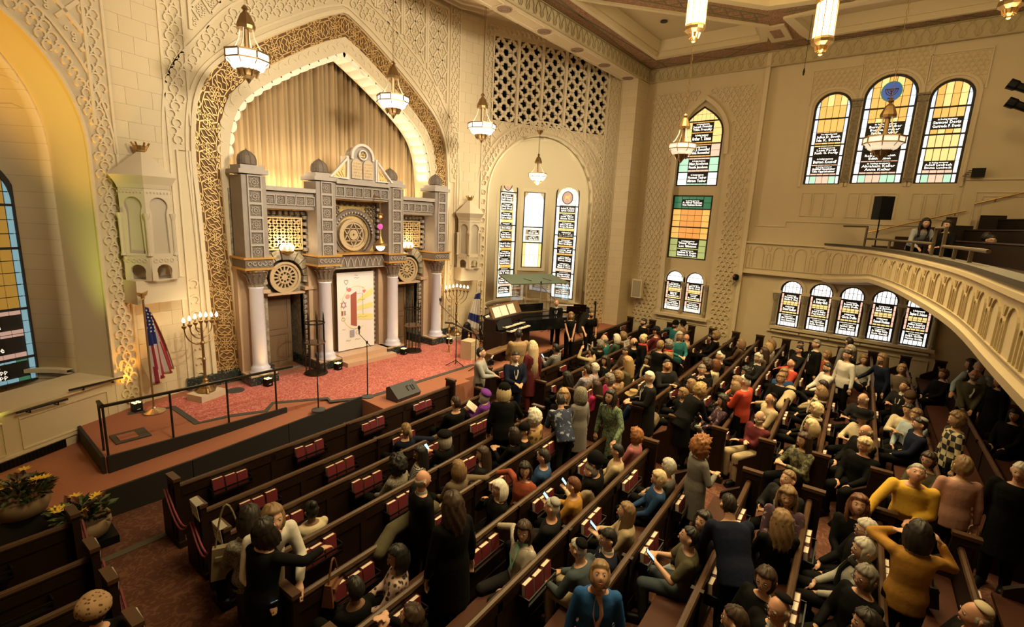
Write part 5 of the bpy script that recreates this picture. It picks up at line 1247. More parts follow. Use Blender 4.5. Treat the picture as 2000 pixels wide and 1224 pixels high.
def candelabrum(label, loc, rz):
  t = thing('candelabrum', label, 'candelabrum', loc, rz)
  q = MB(); q.box((0, 0, .08), (.62, .46, .16)); q.build('stone_base', mat('cream_stone_base', (.56, .46, .33), .7, noise=.1), t)
  q = MB(); q.lathe([(.19, .16), (.20, .20), (.13, .26), (.10, .34), (.05, .40), (.06, .44), (.03, .48), (.035, .9), (.05, .94), (.03, .98), (.03, 1.30), (.05, 1.33), (.025, 1.37), (.022, 1.84)], n=12)
  for k in range(3): a = k*2*PI/3; q.tube([(.08*math.cos(a), .08*math.sin(a), .30), (.20*math.cos(a), .20*math.sin(a), .26), (.24*math.cos(a), .24*math.sin(a), .17)], .03, 6)
  q.build('stem', CBR, t)
  for k in (1, 2, 3):
    r_ = .135*k; zc = 1.72
    q = MB(); q.tube([(r_*math.cos(PI+PI*i/14), 0, zc+r_*1.05*math.sin(PI+PI*i/14)) for i in range(15)], .013, 6); q.tube([(r_, 0, zc), (r_, 0, 1.80-.02*k)], .012, 6); q.tube([(-r_, 0, zc), (-r_, 0, 1.80-.02*k)], .012, 6); q.build('arm', CBR, t)
  for k in range(-3, 4):
    x = .135*k; z = 1.86-.02*abs(k); q = MB(); q.lathe([(.012, z-.09), (.045, z-.05), (.05, z-.01), (.02, z), (.018, z+.07)], (x, 0, 0), 8); q.build('candle_cup', CBR, t)
    q = MB(); q.lathe([(.016, z+.07), (.032, z+.10), (.024, z+.14), (.005, z+.18)], (x, 0, 0), 8); q.build('flame_bulb', CANDLE, t)
  return t
pL, pR = on_z(404, 776, ZS), on_z(890, 662, ZS)
candelabrum('seven branched brass candelabrum on a stone block at the left of the stage', (pL.x, pL.y, ZS), .35)
candelabrum('seven branched brass candelabrum beside the black amplifier', (pR.x, min(pR.y, 12.5), ZS), -.5)
for p in (pL, pR): point('candle_glow', (p.x, min(p.y, 12.5)-.05, ZS+2.0), 9, (1, .72, .38), .2)
for lb, px in (('round iron spiked stand in front of the left doorway', (601, 722)), ('round iron spiked stand in front of the right doorway', (786, 680))):
  p = on_z(*px, ZS); t = thing('iron_stand', lb, 'iron stand', (p.x, min(p.y, 12.1), ZS))
  q = MB(); q.lathe([(.30, 0), (.31, .02), (.30, .05), (.26, .06)], n=18); q.build('base_plate', BRONZE, t)
  q = MB(); q.lathe([(.24, .86), (.27, .88), (.27, .91), (.22, .92)], n=16); q.build('middle_shelf', mat('iron_shelf', (.12, .07, .04), .6), t)
  q = MB(); q.strap([(.25*math.cos(2*PI*k/16), .25*math.sin(2*PI*k/16)) for k in range(16)], plane_map((0, 0, 1.42), (1, 0, 0), (0, 1, 0), (0, 0, 1)), .04, .03, closed=True); q.build('upper_ring', BRONZE, t)
  for k in range(7):
    a = 2*PI*k/7; x, y = .25*math.cos(a), .25*math.sin(a); q = MB(); q.tube([(x, y, .04), (x, y, 1.55), (x, y, 1.72)], [.016, .014, .004], 6); q.lathe([(.01, 1.5), (.024, 1.53), (.01, 1.56)], (x, y, 0), 6); q.build('spike', BRONZE, t)
AMB = mat('amber_led', (1, .7, .2), .4, emit=(1, .72, .12), es=9)
ups = [((268, 803), 'at the foot of the flag with stars'), ((517, 750), 'before the first column'), ((646, 716), 'before the second column'), ((770, 686), 'before the third column'), ((851, 664), 'before the fourth column'), ((938, 640), 'by the stair rail at the right of the stage')]
for (px, where) in ups:
  p = on_z(*px, ZS); y = min(p.y, 12.0 if px[0] > 300 else 12.4); t = thing('uplight', 'black cube uplight with amber lamps '+where, 'uplight', (p.x, y, ZS), .2)
  q = MB(); q.box((0, 0, .10), (.16, .16, .20)); q.build('housing', BLACK, t)
  for dx, dy in ((-.04, -.04), (.04, -.04), (-.04, .04), (.04, .04)): q = MB(); q.lathe([(.03, .20), (.03, .207)], (dx, dy, 0), 8); q.build('lens', AMB, t)
  q = MB(); Fq = plane_map((0, -.081, 0), (1, 0, 0), (0, 0, 1), (0, -1, 0)); q.strap([(-.03, .07), (.03, .07)], Fq, .012, .002); q.build('badge', mat('white_print', (.6, .6, .6), .6), t)
  l = spot('uplight_beam', (p.x, y, ZS+.23), (p.x+.02, y+.42, ZS+2.6), 26 if px[0] > 300 else 85, 66, (1, .46, .06), .9, .05)
for px, lb in (((460, 763), 'round dark floor grille near the left candelabrum'), ((867, 664), 'round dark floor grille near the right candelabrum')):
  p = on_z(*px, ZS); q = MB(); q.lathe([(.20, 0), (.20, .012), (.17, .014)], n=18)
  for k in range(5): q.box((0, -.12+.06*k, .016), (.28, .015, .006))
  tag(q.build('floor_grille', mat('grille_iron', (.07, .065, .06), .6, .3), loc=(p.x, min(p.y, 12.3), ZS+.008)), lb, 'floor grille')
def flag(name, label, loc, rz, kind, top):
  t = thing(name, label, 'flag', loc, rz)
  q = MB(); q.lathe([(.20, 0), (.21, .03), (.12, .07), (.05, .10), (.03, .14)], n=16); q.build('pole_base', mat('polished_brass_base', (.6, .5, .35), .2, .9), t)
  q = MB(); q.tube([(0, 0, .1), (0, 0, top)], .019, 8); q.build('pole', mat('oak_pole', (.20, .10, .04), .5), t)
  if kind == 'us':
    q = MB(); q.lathe([(.01, top), (.04, top+.03), (.01, top+.06)], n=8); q.tube([(0, 0, top+.05), (0, 0, top+.13), (.05, 0, top+.15)], [.035, .03, .012], 6)
    for sg in (-1, 1): q.add([(0, 0, top+.06), (sg*.05, 0, top+.16), (sg*.15, .02, top+.18), (sg*.10, 0, top+.09)], [(0, 1, 2, 3), (3, 2, 1, 0)])
    q.build('eagle_finial', BRASS, t)
  NX, NZ = 40, 22; Hh = 1.75; z1 = top-.12; pos = []; fs = []; mi = []
  for j in range(NZ+1):
    f = j/NZ
    for i in range(NX+1):
      g = i/NX; spread = (.06+.46*f**.8)*g; fold = .05*(.3+f)*math.sin(g*22)+.03*math.sin(g*9+f*3)
      pos.append((spread*.95+.02, fold*.9-.04*g, z1-Hh*f*(1-.20*g)-.10*g))
  rnd = random.Random(4)
  for j in range(NZ):
    for i in range(NX):
      fs.append((j*(NX+1)+i, (j+1)*(NX+1)+i, (j+1)*(NX+1)+i+1, j*(NX+1)+i+1)); g, f = i/NX, j/NZ
      if kind == 'us': mi.append(2 if (f < .48 and g < .62) else (0 if int(g*13+.5*f) % 2 == 0 else 1))
      else: mi.append(2 if (.10 < f < .27 or .62 < f < .80) else 1)
  q = MB(); q.v = pos; q.f = fs; q.m = mi
  cl_ = q.build('cloth', [mat('flag_red', (.36, .03, .05), .8), mat('flag_white', (.66, .60, .54), .8), mat('flag_blue', (.02, .03, .16) if kind == 'us' else (.015, .04, .30), .8)], t, smooth=True)
  so = cl_.modifiers.new('t', 'SOLIDIFY'); so.thickness = .006
  if kind == 'us':
    q = MB()
    for r_ in range(7):
      for c_ in range(4):
        i, j = 3+c_*5+(r_ % 2)*2, 1+r_; p = Vector(pos[j*(NX+1)+i]); 
        pts = [p+Vector(((.022 if k % 2 == 0 else .009)*math.sin(PI*k/5), -.014, (.022 if k % 2 == 0 else .009)*math.cos(PI*k/5))) for k in range(10)]; q.add(pts, [tuple(reversed(range(10)))])
    q.build('star', mat('flag_white', (.66, .60, .54), .8), cl_, kind='stuff')
    q = MB(); q.tube([pos[NZ*(NX+1)+i] for i in range(NX+1)], .014, 5); q.tube([pos[j*(NX+1)+NX] for j in range(NZ+1)], .012, 5); q.build('gold_fringe', BRASS, cl_)
  return t
p = on_z(296, 800, ZS); flag('national_flag', 'draped flag of red and white stripes with stars, brass eagle on the pole', (p.x, p.y-.2, ZS), .5, 'us', 2.45)
p = on_z(930, 655, ZS); flag('national_flag', 'draped white flag with two blue stripes beside the amber lit wall edge', (13.35, 12.2, ZS), 2.6, 'il', 2.0)
rl = thing('platform_railing', 'dark iron railing along the raised platform above the ramp', 'railing', (0, 0, 0))
def zr(x): return ZS
A_, B_ = on_z(209, 897, ZS), on_z(520, 806, ZS); A_ = Vector((1.78, 10.38, ZS)); B_ = Vector((4.75, 10.38, ZS)); hr_ = .93
IRON = mat('railing_iron', (.035, .026, .016), .45, .5)
q = MB(); q.box(((A_.x+B_.x+.35)/2, 10.38, ZS+hr_), (B_.x-A_.x+.45, .05, .045)); q.build('handrail', IRON, rl)
for i in range(4): x = A_.x+(B_.x-A_.x)*i/3; q = MB(); q.tube([(x, 10.38, ZS), (x, 10.38, ZS+hr_)], .02, 6); q.build('post', IRON, rl)
q = MB(); q.box((A_.x, 10.53, ZS+hr_), (.05, .34, .045)); q.build('return_rail', IRON, rl)
q = MB(); q.tube([(A_.x, 10.68, ZS), (A_.x, 10.68, ZS+hr_)], .02, 6); q.build('post', IRON, rl)
for px0, px1, lb in (((135, 762), (240, 737), 'upper black wall handrail on the left dado'), ((32, 806), (132, 779), 'lower black wall handrail on the left dado')):
  def f(px):
    F_ = CL[0]; O_ = F_(0, 0, .12); N_ = F_(0, 0, 1)-F_(0, 0, 0); d = ray(*px); return Vector((0, 0, H))+d*((O_-Vector((0, 0, H))).dot(N_)/d.dot(N_))
  p0, p1 = f(px0), f(px1); t = thing('wall_handrail', lb, 'handrail', p0); q = MB(); q.tube([(0, 0, 0), p1-p0], .022, 6); q.build('rail', BLACKMET, t)
  for k in (.25, .8): c_ = (p1-p0)*k; q = MB(); q.tube([c_, c_+Vector((0, 0, -.06)), c_+Vector((-.05, .10, -.06))], .012, 5); q.build('bracket', BLACKMET, t)
def mic_stand(label, loc, h, boom=None, rz=0, tripod=False, mic=True):
  t = thing('microphone_stand', label, 'microphone stand', loc, rz)
  if tripod:
    for k in range(3): a = 2*PI*k/3+.3; q = MB(); q.tube([(0, 0, .14), (.32*math.cos(a), .32*math.sin(a), .012)], .012, 6); q.build('leg', BLACKMET, t)
  else: q = MB(); q.lathe([(.15, 0), (.15, .025), (.05, .045), (.02, .06)], n=16); q.build('base', mat('stand_base_grey', (.08, .08, .08), .5, .4), t)
  q = MB(); q.tube([(0, 0, .03), (0, 0, h*.55)], .014, 7); q.tube([(0, 0, h*.5), (0, 0, h)], .010, 7); q.build('pole', BLACKMET, t); tip = Vector((0, 0, h))
  if boom: tip = Vector((boom[0], 0, h+boom[1])); q = MB(); q.tube([(-boom[0]*.5, 0, h-boom[1]*.5), tip], .009, 6); q.build('boom_arm', BLACKMET, t); q = MB(); q.lathe([(.024, h-.03), (.024, h+.03)], n=8); q.build('clutch', BLACKMET, t)
  if mic: q = MB(); q.lathe([(.012, 0), (.016, .10), (.03, .12), (.034, .16), (.022, .20)], tip, 8); q.build('microphone', mat('mic_grille', (.06, .06, .06), .4, .6), t)
  return t
for px, h, lb, kw in (((622, 801), 1.15, 'straight black microphone stand behind the ramp end', {}), ((718, 775), 1.38, 'tall black microphone stand with boom before the banner', dict(boom=(.18, .22), rz=2.8)), ((890, 712), 1.35, 'tripod boom microphone stand at the right of the stage', dict(boom=(.5, .5), rz=2.4, tripod=True))):
  p = on_z(*px, ZS); mic_stand(lb, (p.x, p.y, ZS), h, **kw)
p = on_z(788, 790, ZS); t = thing('stage_monitor', 'black wedge loudspeaker lying at the stage front edge', 'loudspeaker', (7.25, 9.05, ZS), .08)
q = MB(); q.add([(-.38, -.16, 0), (.38, -.16, 0), (.38, .22, 0), (-.38, .22, 0), (-.38, -.20, .10), (.38, -.20, .10), (.38, .10, .36), (-.38, .10, .36), (-.38, .22, .30), (.38, .22, .30)], [(0, 3, 2, 1), (0, 1, 5, 4), (4, 5, 6, 7), (7, 6, 9, 8), (8, 9, 2, 3), (0, 4, 7, 8, 3), (1, 2, 9, 6, 5)]); q.build('cabinet', mat('monitor_charcoal', (.035, .035, .038), .6), t)
q = MB(); Fm = plane_map((0, -.20, .10), (1, 0, 0), (0, .755, .655), (0, -.655, .755)); q.strap([(.05, .12), (.05, .26), (.12, .26)], Fm, .025, .012); q.strap([(.18, .26), (.18, .12), (.25, .12), (.25, .26)], Fm, .025, .012); q.build('handle_recess', BLACK, t)
t = thing('amplifier', 'black amplifier cabinet with coiled cable under the right turret', 'amplifier', (13.2, 11.6, ZS), -.5)
q = MB(); q.box((0, 0, .33), (.62, .36, .62)); q.build('cabinet', BLACK, t); q = MB(); q.box((0, -.185, .36), (.50, .01, .44)); q.build('grille_cloth', mat('amp_cloth', (.02, .02, .02), .9), t); q = MB(); q.tube([(-.15, 0, .65), (-.1, 0, .69), (.1, 0, .69), (.15, 0, .65)], .014, 6); q.build('handle', BLACKMET, t)
q = MB(); q.tube([(-.33, -.12, .55)]+[(-.42+.3*k/8, -.25-.1*math.sin(k*.5), .5*(1-k/8)**2+.02) for k in range(9)], .012, 6); q.build('cable', mat('pale_cable', (.4, .36, .28), .6), t)
MILK = mat('milk_glass_glow', (.9, .85, .75), .3, emit=(1, .84, .58), es=2.6)
MILK2 = mat('milk_glass_dim', (.9, .85, .75), .3, emit=(1, .80, .55), es=.55)
def pendant(label, c, ztop, s, bright=True):
  t = thing('hanging_lamp', label, 'hanging lamp', c); gm = MILK if bright else MILK2
  q = MB(); q.lathe([(.40*s, -.02*s), (.42*s, .0), (.42*s, .12*s), (.40*s, .14*s), (.38*s, .12*s), (.38*s, 0)], n=8); q.build('rim_glass', gm, t)
  q = MB(); q.lathe([(.24*s, -.17*s), (.30*s, -.14*s), (.38*s, -.02*s)], n=8); q.build('bowl_glass', gm, t)
  q = MB()
  for z in (-.02, .13): q.strap([(.425*s*math.cos(2*PI*k/8), .425*s*math.sin(2*PI*k/8)) for k in range(8)], plane_map((0, 0, z*s), (1, 0, 0), (0, 1, 0), (0, 0, 1)), .045*s, .03*s, closed=True)
  for k in range(8):
    a = 2*PI*k/8; q.tube([(.425*s*math.cos(a), .425*s*math.sin(a), -.02*s), (.425*s*math.cos(a), .425*s*math.sin(a), .14*s)], .018*s, 4); q.tube([(.40*s*math.cos(a), .40*s*math.sin(a), -.02*s), (.24*s*math.cos(a), .24*s*math.sin(a), -.17*s)], .010*s, 4)
  q.build('rim_frame', CBR, t)
  for k in range(4):
    a = PI/4+PI/2*k; q = MB(); q.tube([(r_*s*math.cos(a), r_*s*math.sin(a), z*s) for r_, z in ((.36, .12), (.24, .26), (.15, .44), (.12, .62))], .014*s, 5); q.build('scroll_arm', mat('white_scroll', (.75, .66, .5), .4), t)
  q = MB(); q.lathe([(.05*s, .12*s), (.05*s, .60*s)], n=8); q.build('stem', CBR, t)
  q = MB(); q.lathe([(.17*s, .60*s), (.18*s, .66*s), (.15*s, .74*s), (.10*s, .86*s), (.03*s, .94*s), (.07*s, .98*s), (.02*s, 1.04*s)], n=10); q.build('dome_cap', CBR, t)
  q = MB(); q.lathe([(.01*s, -.42*s), (.06*s, -.34*s), (.12*s, -.27*s), (.20*s, -.20*s), (.24*s, -.16*s)], n=10)
  for k in range(8): a = 2*PI*k/8; q.tube([(.2*s*math.cos(a), .2*s*math.sin(a), -.18*s), (.15*s*math.cos(a), .15*s*math.sin(a), -.29*s)], .025*s, 4)
  q.build('drop_finial', CBR, t)
  q = MB(); chain(q, (0, 0, 1.03*s), ztop-c[2], .016, .11); q.build('chain', CBR, t)
  q = MB(); q.lathe([(.04, -.14), (.12, -.03), (.13, 0)], (0, 0, ztop-c[2]), 10); q.build('ceiling_rose', CBR, t)
  return t
def at(px, D): d = ray(*px); return Vector((0, 0, H))+d*D
PEND = [((484, 120), 9.9, 12.1, 1.0, True, 'large lit hanging lamp at the upper left of the great arch'), ((768, 200), 13.2, 12.1, 1.0, True, 'lit hanging lamp before the right slope of the great arch'),
    ((941, 252), 15.0, 12.1, 1.0, True, 'lit hanging lamp beside the pierced lattice wall'), ((1050, 345), 17.9, 8.36, .78, True, 'small lit hanging lamp inside the music alcove'),
    ((1332, 291), 13.3, 11.88, .88, False, 'dim hanging lamp before the pointed side window'), ((1725, 280), 12.6, 11.88, 1.05, False, 'unlit hanging lamp before the menorah window')]
for px, D, zt, s, br, lb in PEND:
  c = at(px, D); 
  if px[0] == 1725: zt = 11.88
  pendant(lb, c, zt, s, br)
  if br: point('lamp_glow', c+Vector((0, 0, -.35 if s > .9 else -.3)), 20 if px[0] != 1050 else 260, (1, .86, .60), .25)
LANT = mat('lantern_glass', (1, .9, .7), .3, emit=(1, .80, .44), es=4)
for px, D, lb in (((1361, 18), 11.3, 'bright cylindrical lantern nearest the proscenium beam'), ((1612, 42), 11.0, 'bright cylindrical lantern hanging in the middle of the ceiling'), ((1985, -34), 10.4, 'cylindrical lantern at the ceiling corner showing only its crystal drop')):
  c = at(px, D); t = thing('lantern', lb, 'lantern', c); s = 1.0
  q = MB(); q.lathe([(.20, -.36), (.215, -.3), (.205, .36), (.20, .38)], n=10); q.build('glass_cylinder', LANT, t)
  q = MB()
  for k in range(10): a = 2*PI*k/10; q.tube([(.215*math.cos(a), .215*math.sin(a), -.36), (.215*math.cos(a), .215*math.sin(a), .38)], .010, 4)
  q.build('glazing_bars', BRASS, t)
  q = MB(); q.lathe([(.14, -.52), (.23, -.46), (.24, -.40), (.23, -.35), (.2, -.35)], n=10); q.build('base_collar', CBR, t)
  q = MB(); q.lathe([(.02, -.72), (.05, -.70), (.03, -.66), (.09, -.60), (.13, -.52)], n=8)
  for k in range(8): a = 2*PI*k/8; q.tube([(.13*math.cos(a), .13*math.sin(a), -.52), (.10*math.cos(a), .10*math.sin(a), -.62)], .022, 4)
  q.build('drop_finial', BRASS, t)
  q = MB(); q.lathe([(.22, .38), (.24, .42), (.14, .48), (.10, .58), (.02, .66)], n=10)
  for k in range(8): a = 2*PI*k/8; q.tube([(.2*math.cos(a), .2*math.sin(a), .42), (.26*math.cos(a), .26*math.sin(a), .56)], .02, 4)
  q.build('crown', BRASS, t)
  q = MB(); chain(q, (0, 0, .65), 11.86-c.z, .016, .11); q.build('chain', CBR, t)
  point('lantern_light', c+Vector((0, 0, -.95)), 60, (1, .75, .40), .2)
c = at((1570, 140), 14.5); t = thing('hanging_microphone', 'small black microphone dangling on a thin wire under the frieze', 'microphone', c)
q = MB(); q.lathe([(.02, -.1), (.03, 0), (.012, .1)], n=8); q.build('capsule', BLACK, t); q = MB(); q.tube([(0, 0, .1), (.02, 0, 11.475-c.z)], .006, 4); q.build('wire', BLACKMET, t)
# ================================================================ PEWS AND PRAYER BOOKS
YR = [8.03, 7.0, 6.22, 5.33, 4.5, 3.63, 2.78, 1.9, 1.05, .2, -.65, -1.5, -2.35, -3.2]
TH = math.atan(.057)
def rowy(i, x): return YR[i]+.057*(x-2)
ORD = ['first', 'second', 'third', 'fourth', 'fifth', 'sixth', 'seventh', 'eighth', 'ninth', 'tenth', 'eleventh', 'twelfth', 'thirteenth', 'fourteenth', 'fifteenth', 'sixteenth', 'seventeenth', 'eighteenth']
SEAT = mat('rust_seat_cushion', (.050, .0145, .0065), .65, spec=.25, noise=.15, nscale=12)
PANELW = mat('pew_panel_walnut', (.013, .005, .0026), .5, spec=.3, noise=.35, nscale=10)
pew_cache = {}
def cached(key, fn):
  if key not in pew_cache: pew_cache[key] = fn()
  return pew_cache[key]
def mesh_of(bm, m, name):
  me = bpy.data.meshes.new(name); me.from_pydata(bm.v, [], bm.f)
  ms = m if isinstance(m, (list, tuple)) else [m]
  for q in ms: me.materials.append(q)
  if len(ms) > 1: me.polygons.foreach_set('material_index', bm.m)
  return me
def end_mesh():
  q = MB(); pts = [(-.16, 0), (.40, 0), (.40, .58), (.30, .66), (.12, .78), (.10, 1.10), (-.16, 1.10)]; n = len(pts)
  q.add([(x, y, z) for x in (-.038, .038) for y, z in pts], [tuple(reversed(range(n))), tuple(range(n, 2*n))]+[(i, (i+1) % n, n+(i+1) % n, n+i) for i in range(n)])
  q.box((0, -.03, 1.115), (.10, .30, .05), 0, 1)
  q.box((0, -.03, .05), (.10, .34, .10))
  F = plane_map((-.038, 0, 0), (0, 1, 0), (0, 0, 1), (-1, 0, 0)); q.strap([(-.10, .14), (-.10, 1.0), (.04, 1.0), (.04, .14)], F, .02, .012)
  F = plane_map((.038, 0, 0), (0, 1, 0), (0, 0, 1), (1, 0, 0)); q.strap([(-.10, .14), (-.10, 1.0), (.04, 1.0), (.04, .14)], F, .02, .012)
  return mesh_of(q, [DARKWOOD, RAILWOOD], 'end_panel')
def rack_mesh():
  q = MB(); q.box((0, -.10, .60), (.62, .13, .02)); q.box((0, -.165, .70), (.62, .015, .03)); q.box((0, -.165, .625), (.62, .015, .03))
  for x in (-.31, .31): q.box((x, -.10, .66), (.015, .14, .14))
  return mesh_of(q, mat('rack_black_wood', (.005, .003, .0025), .4), 'book_rack')
PAGE = mat('book_pages', (.66, .58, .48), .8); MAROON = mat('maroon_book_cloth', (.13, .012, .020), .6)
def book_mesh(h):
  q = MB(); q.box((0, 0, h/2), (.150, .056, h-.012), 0, 1); q.box((0, -.028, h/2), (.165, .006, h)); q.box((0, .028, h/2), (.165, .006, h)); q.box((.0795, 0, h/2), (.006, .056, h))
  return mesh_of(q, [MAROON, PAGE], 'prayer_book')
BOOKS = [book_mesh(.235), book_mesh(.25), book_mesh(.22)]
nbook = [0]; brnd = random.Random(11)
def pew(x0, x1, i, block, seat=True, racks=(), books=True, nracks_lab=''):
  Lp = (x1-x0)/math.cos(TH); y0 = rowy(i, x0); z0 = fz(y0)
  what = 'dark wooden pew with worn rail' if seat else 'dark wooden front pew screen'
  t = thing('pew', '%s, %s row from the stage in the %s block' % (what, ORD[i], block), 'pew', (x0, y0, z0), TH, 'pews of the %s block' % block)
  def bk():
    q = MB(); q.box((Lp/2, 0, .50), (Lp, .035, .80)); return mesh_of(q, PANELW, 'back_panel')
  link('back_panel', cached(('bk', round(Lp, 2)), bk), t)
  def st():
    q = MB(); n = max(2, round(Lp/1.4))
    for k in range(n+1):
      x = min(Lp-.05, max(.05, Lp*k/n)); q.box((x, -.024, .50), (.09, .02, .78)); q.box((x, .024, .50), (.09, .02, .78))
    q.box((Lp/2, -.024, .82), (Lp, .02, .12)); q.box((Lp/2, -.024, .16), (Lp, .02, .12)); return mesh_of(q, DARKWOOD, 'stiles')
  link('stiles', cached(('st', round(Lp, 2)), st), t)
  def rl_():
    q = MB(); q.tube([(0, 0, .93), (Lp, 0, .93)], .042, 8); return mesh_of(q, RAILWOOD, 'rail_cap')
  link('rail_cap', cached(('rl', round(Lp, 2)), rl_), t)
  if seat:
    def se():
      q = MB(); q.box((Lp/2, .26, .46), (Lp, .46, .05), 0, 0); q.box((Lp/2, .27, .20), (Lp, .02, .40), 0, 1); return mesh_of(q, [SEAT, DARKWOOD], 'seat')
    link('seat', cached(('se', round(Lp, 2)), se), t)
  em = cached('end', end_mesh)
  for x in (0, Lp): link('end_panel', em, t, (x, 0, 0))
  if Lp > 5:
    def bc():
      q = MB(); q.box((0, 0, .93), (.06, .14, .06)); q.box((0, -.03, .5), (.05, .05, .85)); return mesh_of(q, DARKWOOD, 'centre_bracket')
    for f in ((.5,) if Lp < 8 else (.33, .66)): link('centre_bracket', cached('bc', bc), t, (Lp*f, 0, 0))
  rm = cached('rack', rack_mesh)
  for r_, rx in enumerate(racks):
    lx = (rx-x0)/math.cos(TH); link('book_rack', rm, t, (lx, 0, 0))
    if not books: continue
    nb = brnd.choice((3, 3, 3, 3)) if block != 'right' else brnd.choice((3, 3, 2, 2, 1))
    for b_ in range(nb):
      if nbook[0] >= 298: break
      nbook[0] += 1; bx = lx-.195+.19*b_+brnd.uniform(-.012, .012); me = BOOKS[brnd.randrange(3)]
      o = link('prayer_book', me); o.location = t.matrix_basis @ Vector((bx, -.094, .612)); o.rotation_euler = (-.10, 0, TH+brnd.uniform(-.03, .03))
      tag(o, 'maroon prayer book, %s of %s in the %s rack of the %s %s pew' % (ORD[b_], ('one', 'two', 'three')[nb-1], ORD[r_], ORD[i], block), 'book', 'prayer books in the pew racks')
  return t
CRX = [2.85, 4.27, 5.72, 7.15]
for i in range(0, 13):
  x0 = 2.08 if i < 11 else 3.2
  pew(x0, 8.15, i, 'centre', seat=i > 0, racks=[x for x in CRX if x > x0+.4])
RX = [10.4, 12.1, 13.8, 15.5, 17.2, 18.9]
for i in range(0, 14): pew(9.62, 19.72, i, 'right', seat=i > 0, racks=RX if i < 12 else RX[:2])
for i in range(0, 4): pew(-3.6, .93, i, 'left', seat=i > 0, racks=[-.90, .22] if i else [.0])
ROPE = mat('maroon_rope', (.16, .02, .035), .7)
def rope(label, pts):
  t = MB(); full_ = []
  for a, c in zip(pts[:-1], pts[1:]):
    a, c = Vector(a), Vector(c)
    for k in range(8): f = k/8; p = a.lerp(c, f); p.z -= .30*math.sin(PI*f); full_.append(p)
  full_.append(Vector(pts[-1])); o0 = full_[0].copy(); t.tube([p-o0 for p in full_], .014, 6)
  t.tube([(p-o0)+Vector((-.03, .02, -.05*math.sin(PI*(i % 8)/8))) for i, p in enumerate(full_)], .013, 6)
  tag(t.build('barrier_rope', ROPE, loc=o0), label, 'rope')
rope('maroon rope looped across the first three left ends of the centre pews', [(2.0, rowy(0, 2)+.02, .98), (2.0, rowy(1, 2), .92), (2.0, rowy(2, 2), .98), (2.06, rowy(2, 2)+.05, .75)])
rope('maroon rope looped across the aisle ends of the left pews', [(1.02, rowy(0, 1)+.02, .98), (1.02, rowy(1, 1), .92), (1.02, rowy(2, 1), .98), (1.02, rowy(3, 1)+.05, .95)])
SIGN = mat('sign_paper', (.62, .58, .50), .85); INK = mat('ink_black', (.02, .02, .02), .8)
def sign(label, P, U, V, w, h, lines, top_flap=True):
  U, V = Vector(U).normalized(), Vector(V).normalized(); N = U.cross(V)
  F = plane_map((0, 0, 0), U, V, N); q = MB()
  q.add([F(x, y, z) for z in (0, -.003) for x, y in ((-w/2, -h/2), (w/2, -h/2), (w/2, h/2), (-w/2, h/2))], [(0, 1, 2, 3), (7, 6, 5, 4), (0, 4, 5, 1), (1, 5, 6, 2), (2, 6, 7, 3), (3, 7, 4, 0)])
  if top_flap: q.add([F(-w/2, h/2, 0), F(w/2, h/2, 0), F(w/2, h/2+.004, -.09), F(-w/2, h/2+.004, -.09)], [(0, 1, 2, 3), (3, 2, 1, 0)])
  o = q.build('paper_sign', SIGN, loc=P); tag(o, label, 'sign')
  for k, tx in enumerate(lines): text_mesh(tx, h*.26, F, 0, h*.14-k*h*.3, .003, INK, o, width=w*.85)
for i in (1, 2):
  y = rowy(i, 2.08); sign('folded white reserved sign on the %s left end of the centre pews' % ORD[i], Vector((2.02, y-.03, fz(y)+1.02)), (0, -1, 0), (-.1, 0, 1), .26, .24, ['RESERVED', 'FOR US'])
for i in (1, 2, 3):
  y = rowy(i, .93); sign('folded white sign over the %s aisle end of the left pews' % ORD[i], Vector((.985, y-.03, fz(y)+1.05)), (0, 1, 0), (.1, 0, 1), .24, .16, ['Reserved'])
y = rowy(1, 9.6); sign('white reserved sign on the aisle end of the right pews', Vector((9.70, y-.17, fz(y)+.98)), (1, 0, 0), (0, -.1, 1), .34, .24, ['Reserved for', 'the Band &', 'Clergy'], False)
y = rowy(2, 14.5); sign('white sign standing on the third right pew near the wall', Vector((15.2, y+.06, fz(y)+1.06)), (1, .05, 0), (0, .1, 1), .50, .26, ['Reserved', 'Choir'], False)
y = rowy(1, 14.0); sign('white sign on the second right pew beside white hair', Vector((14.0, y+.06, fz(y)+1.06)), (1, .05, 0), (0, .1, 1), .46, .24, ['Reserved', 'Choir'], False)
LEAFM = [mat('leaf_green_%d' % i, c, .5) for i, c in enumerate(((.045, .07, .015), (.07, .05, .02), (.10, .035, .02), (.03, .05, .012)))]
PETAL = mat('yellow_petal', (.75, .48, .04), .6); POT = mat('clay_planter', (.20, .13, .07), .8, noise=.2)
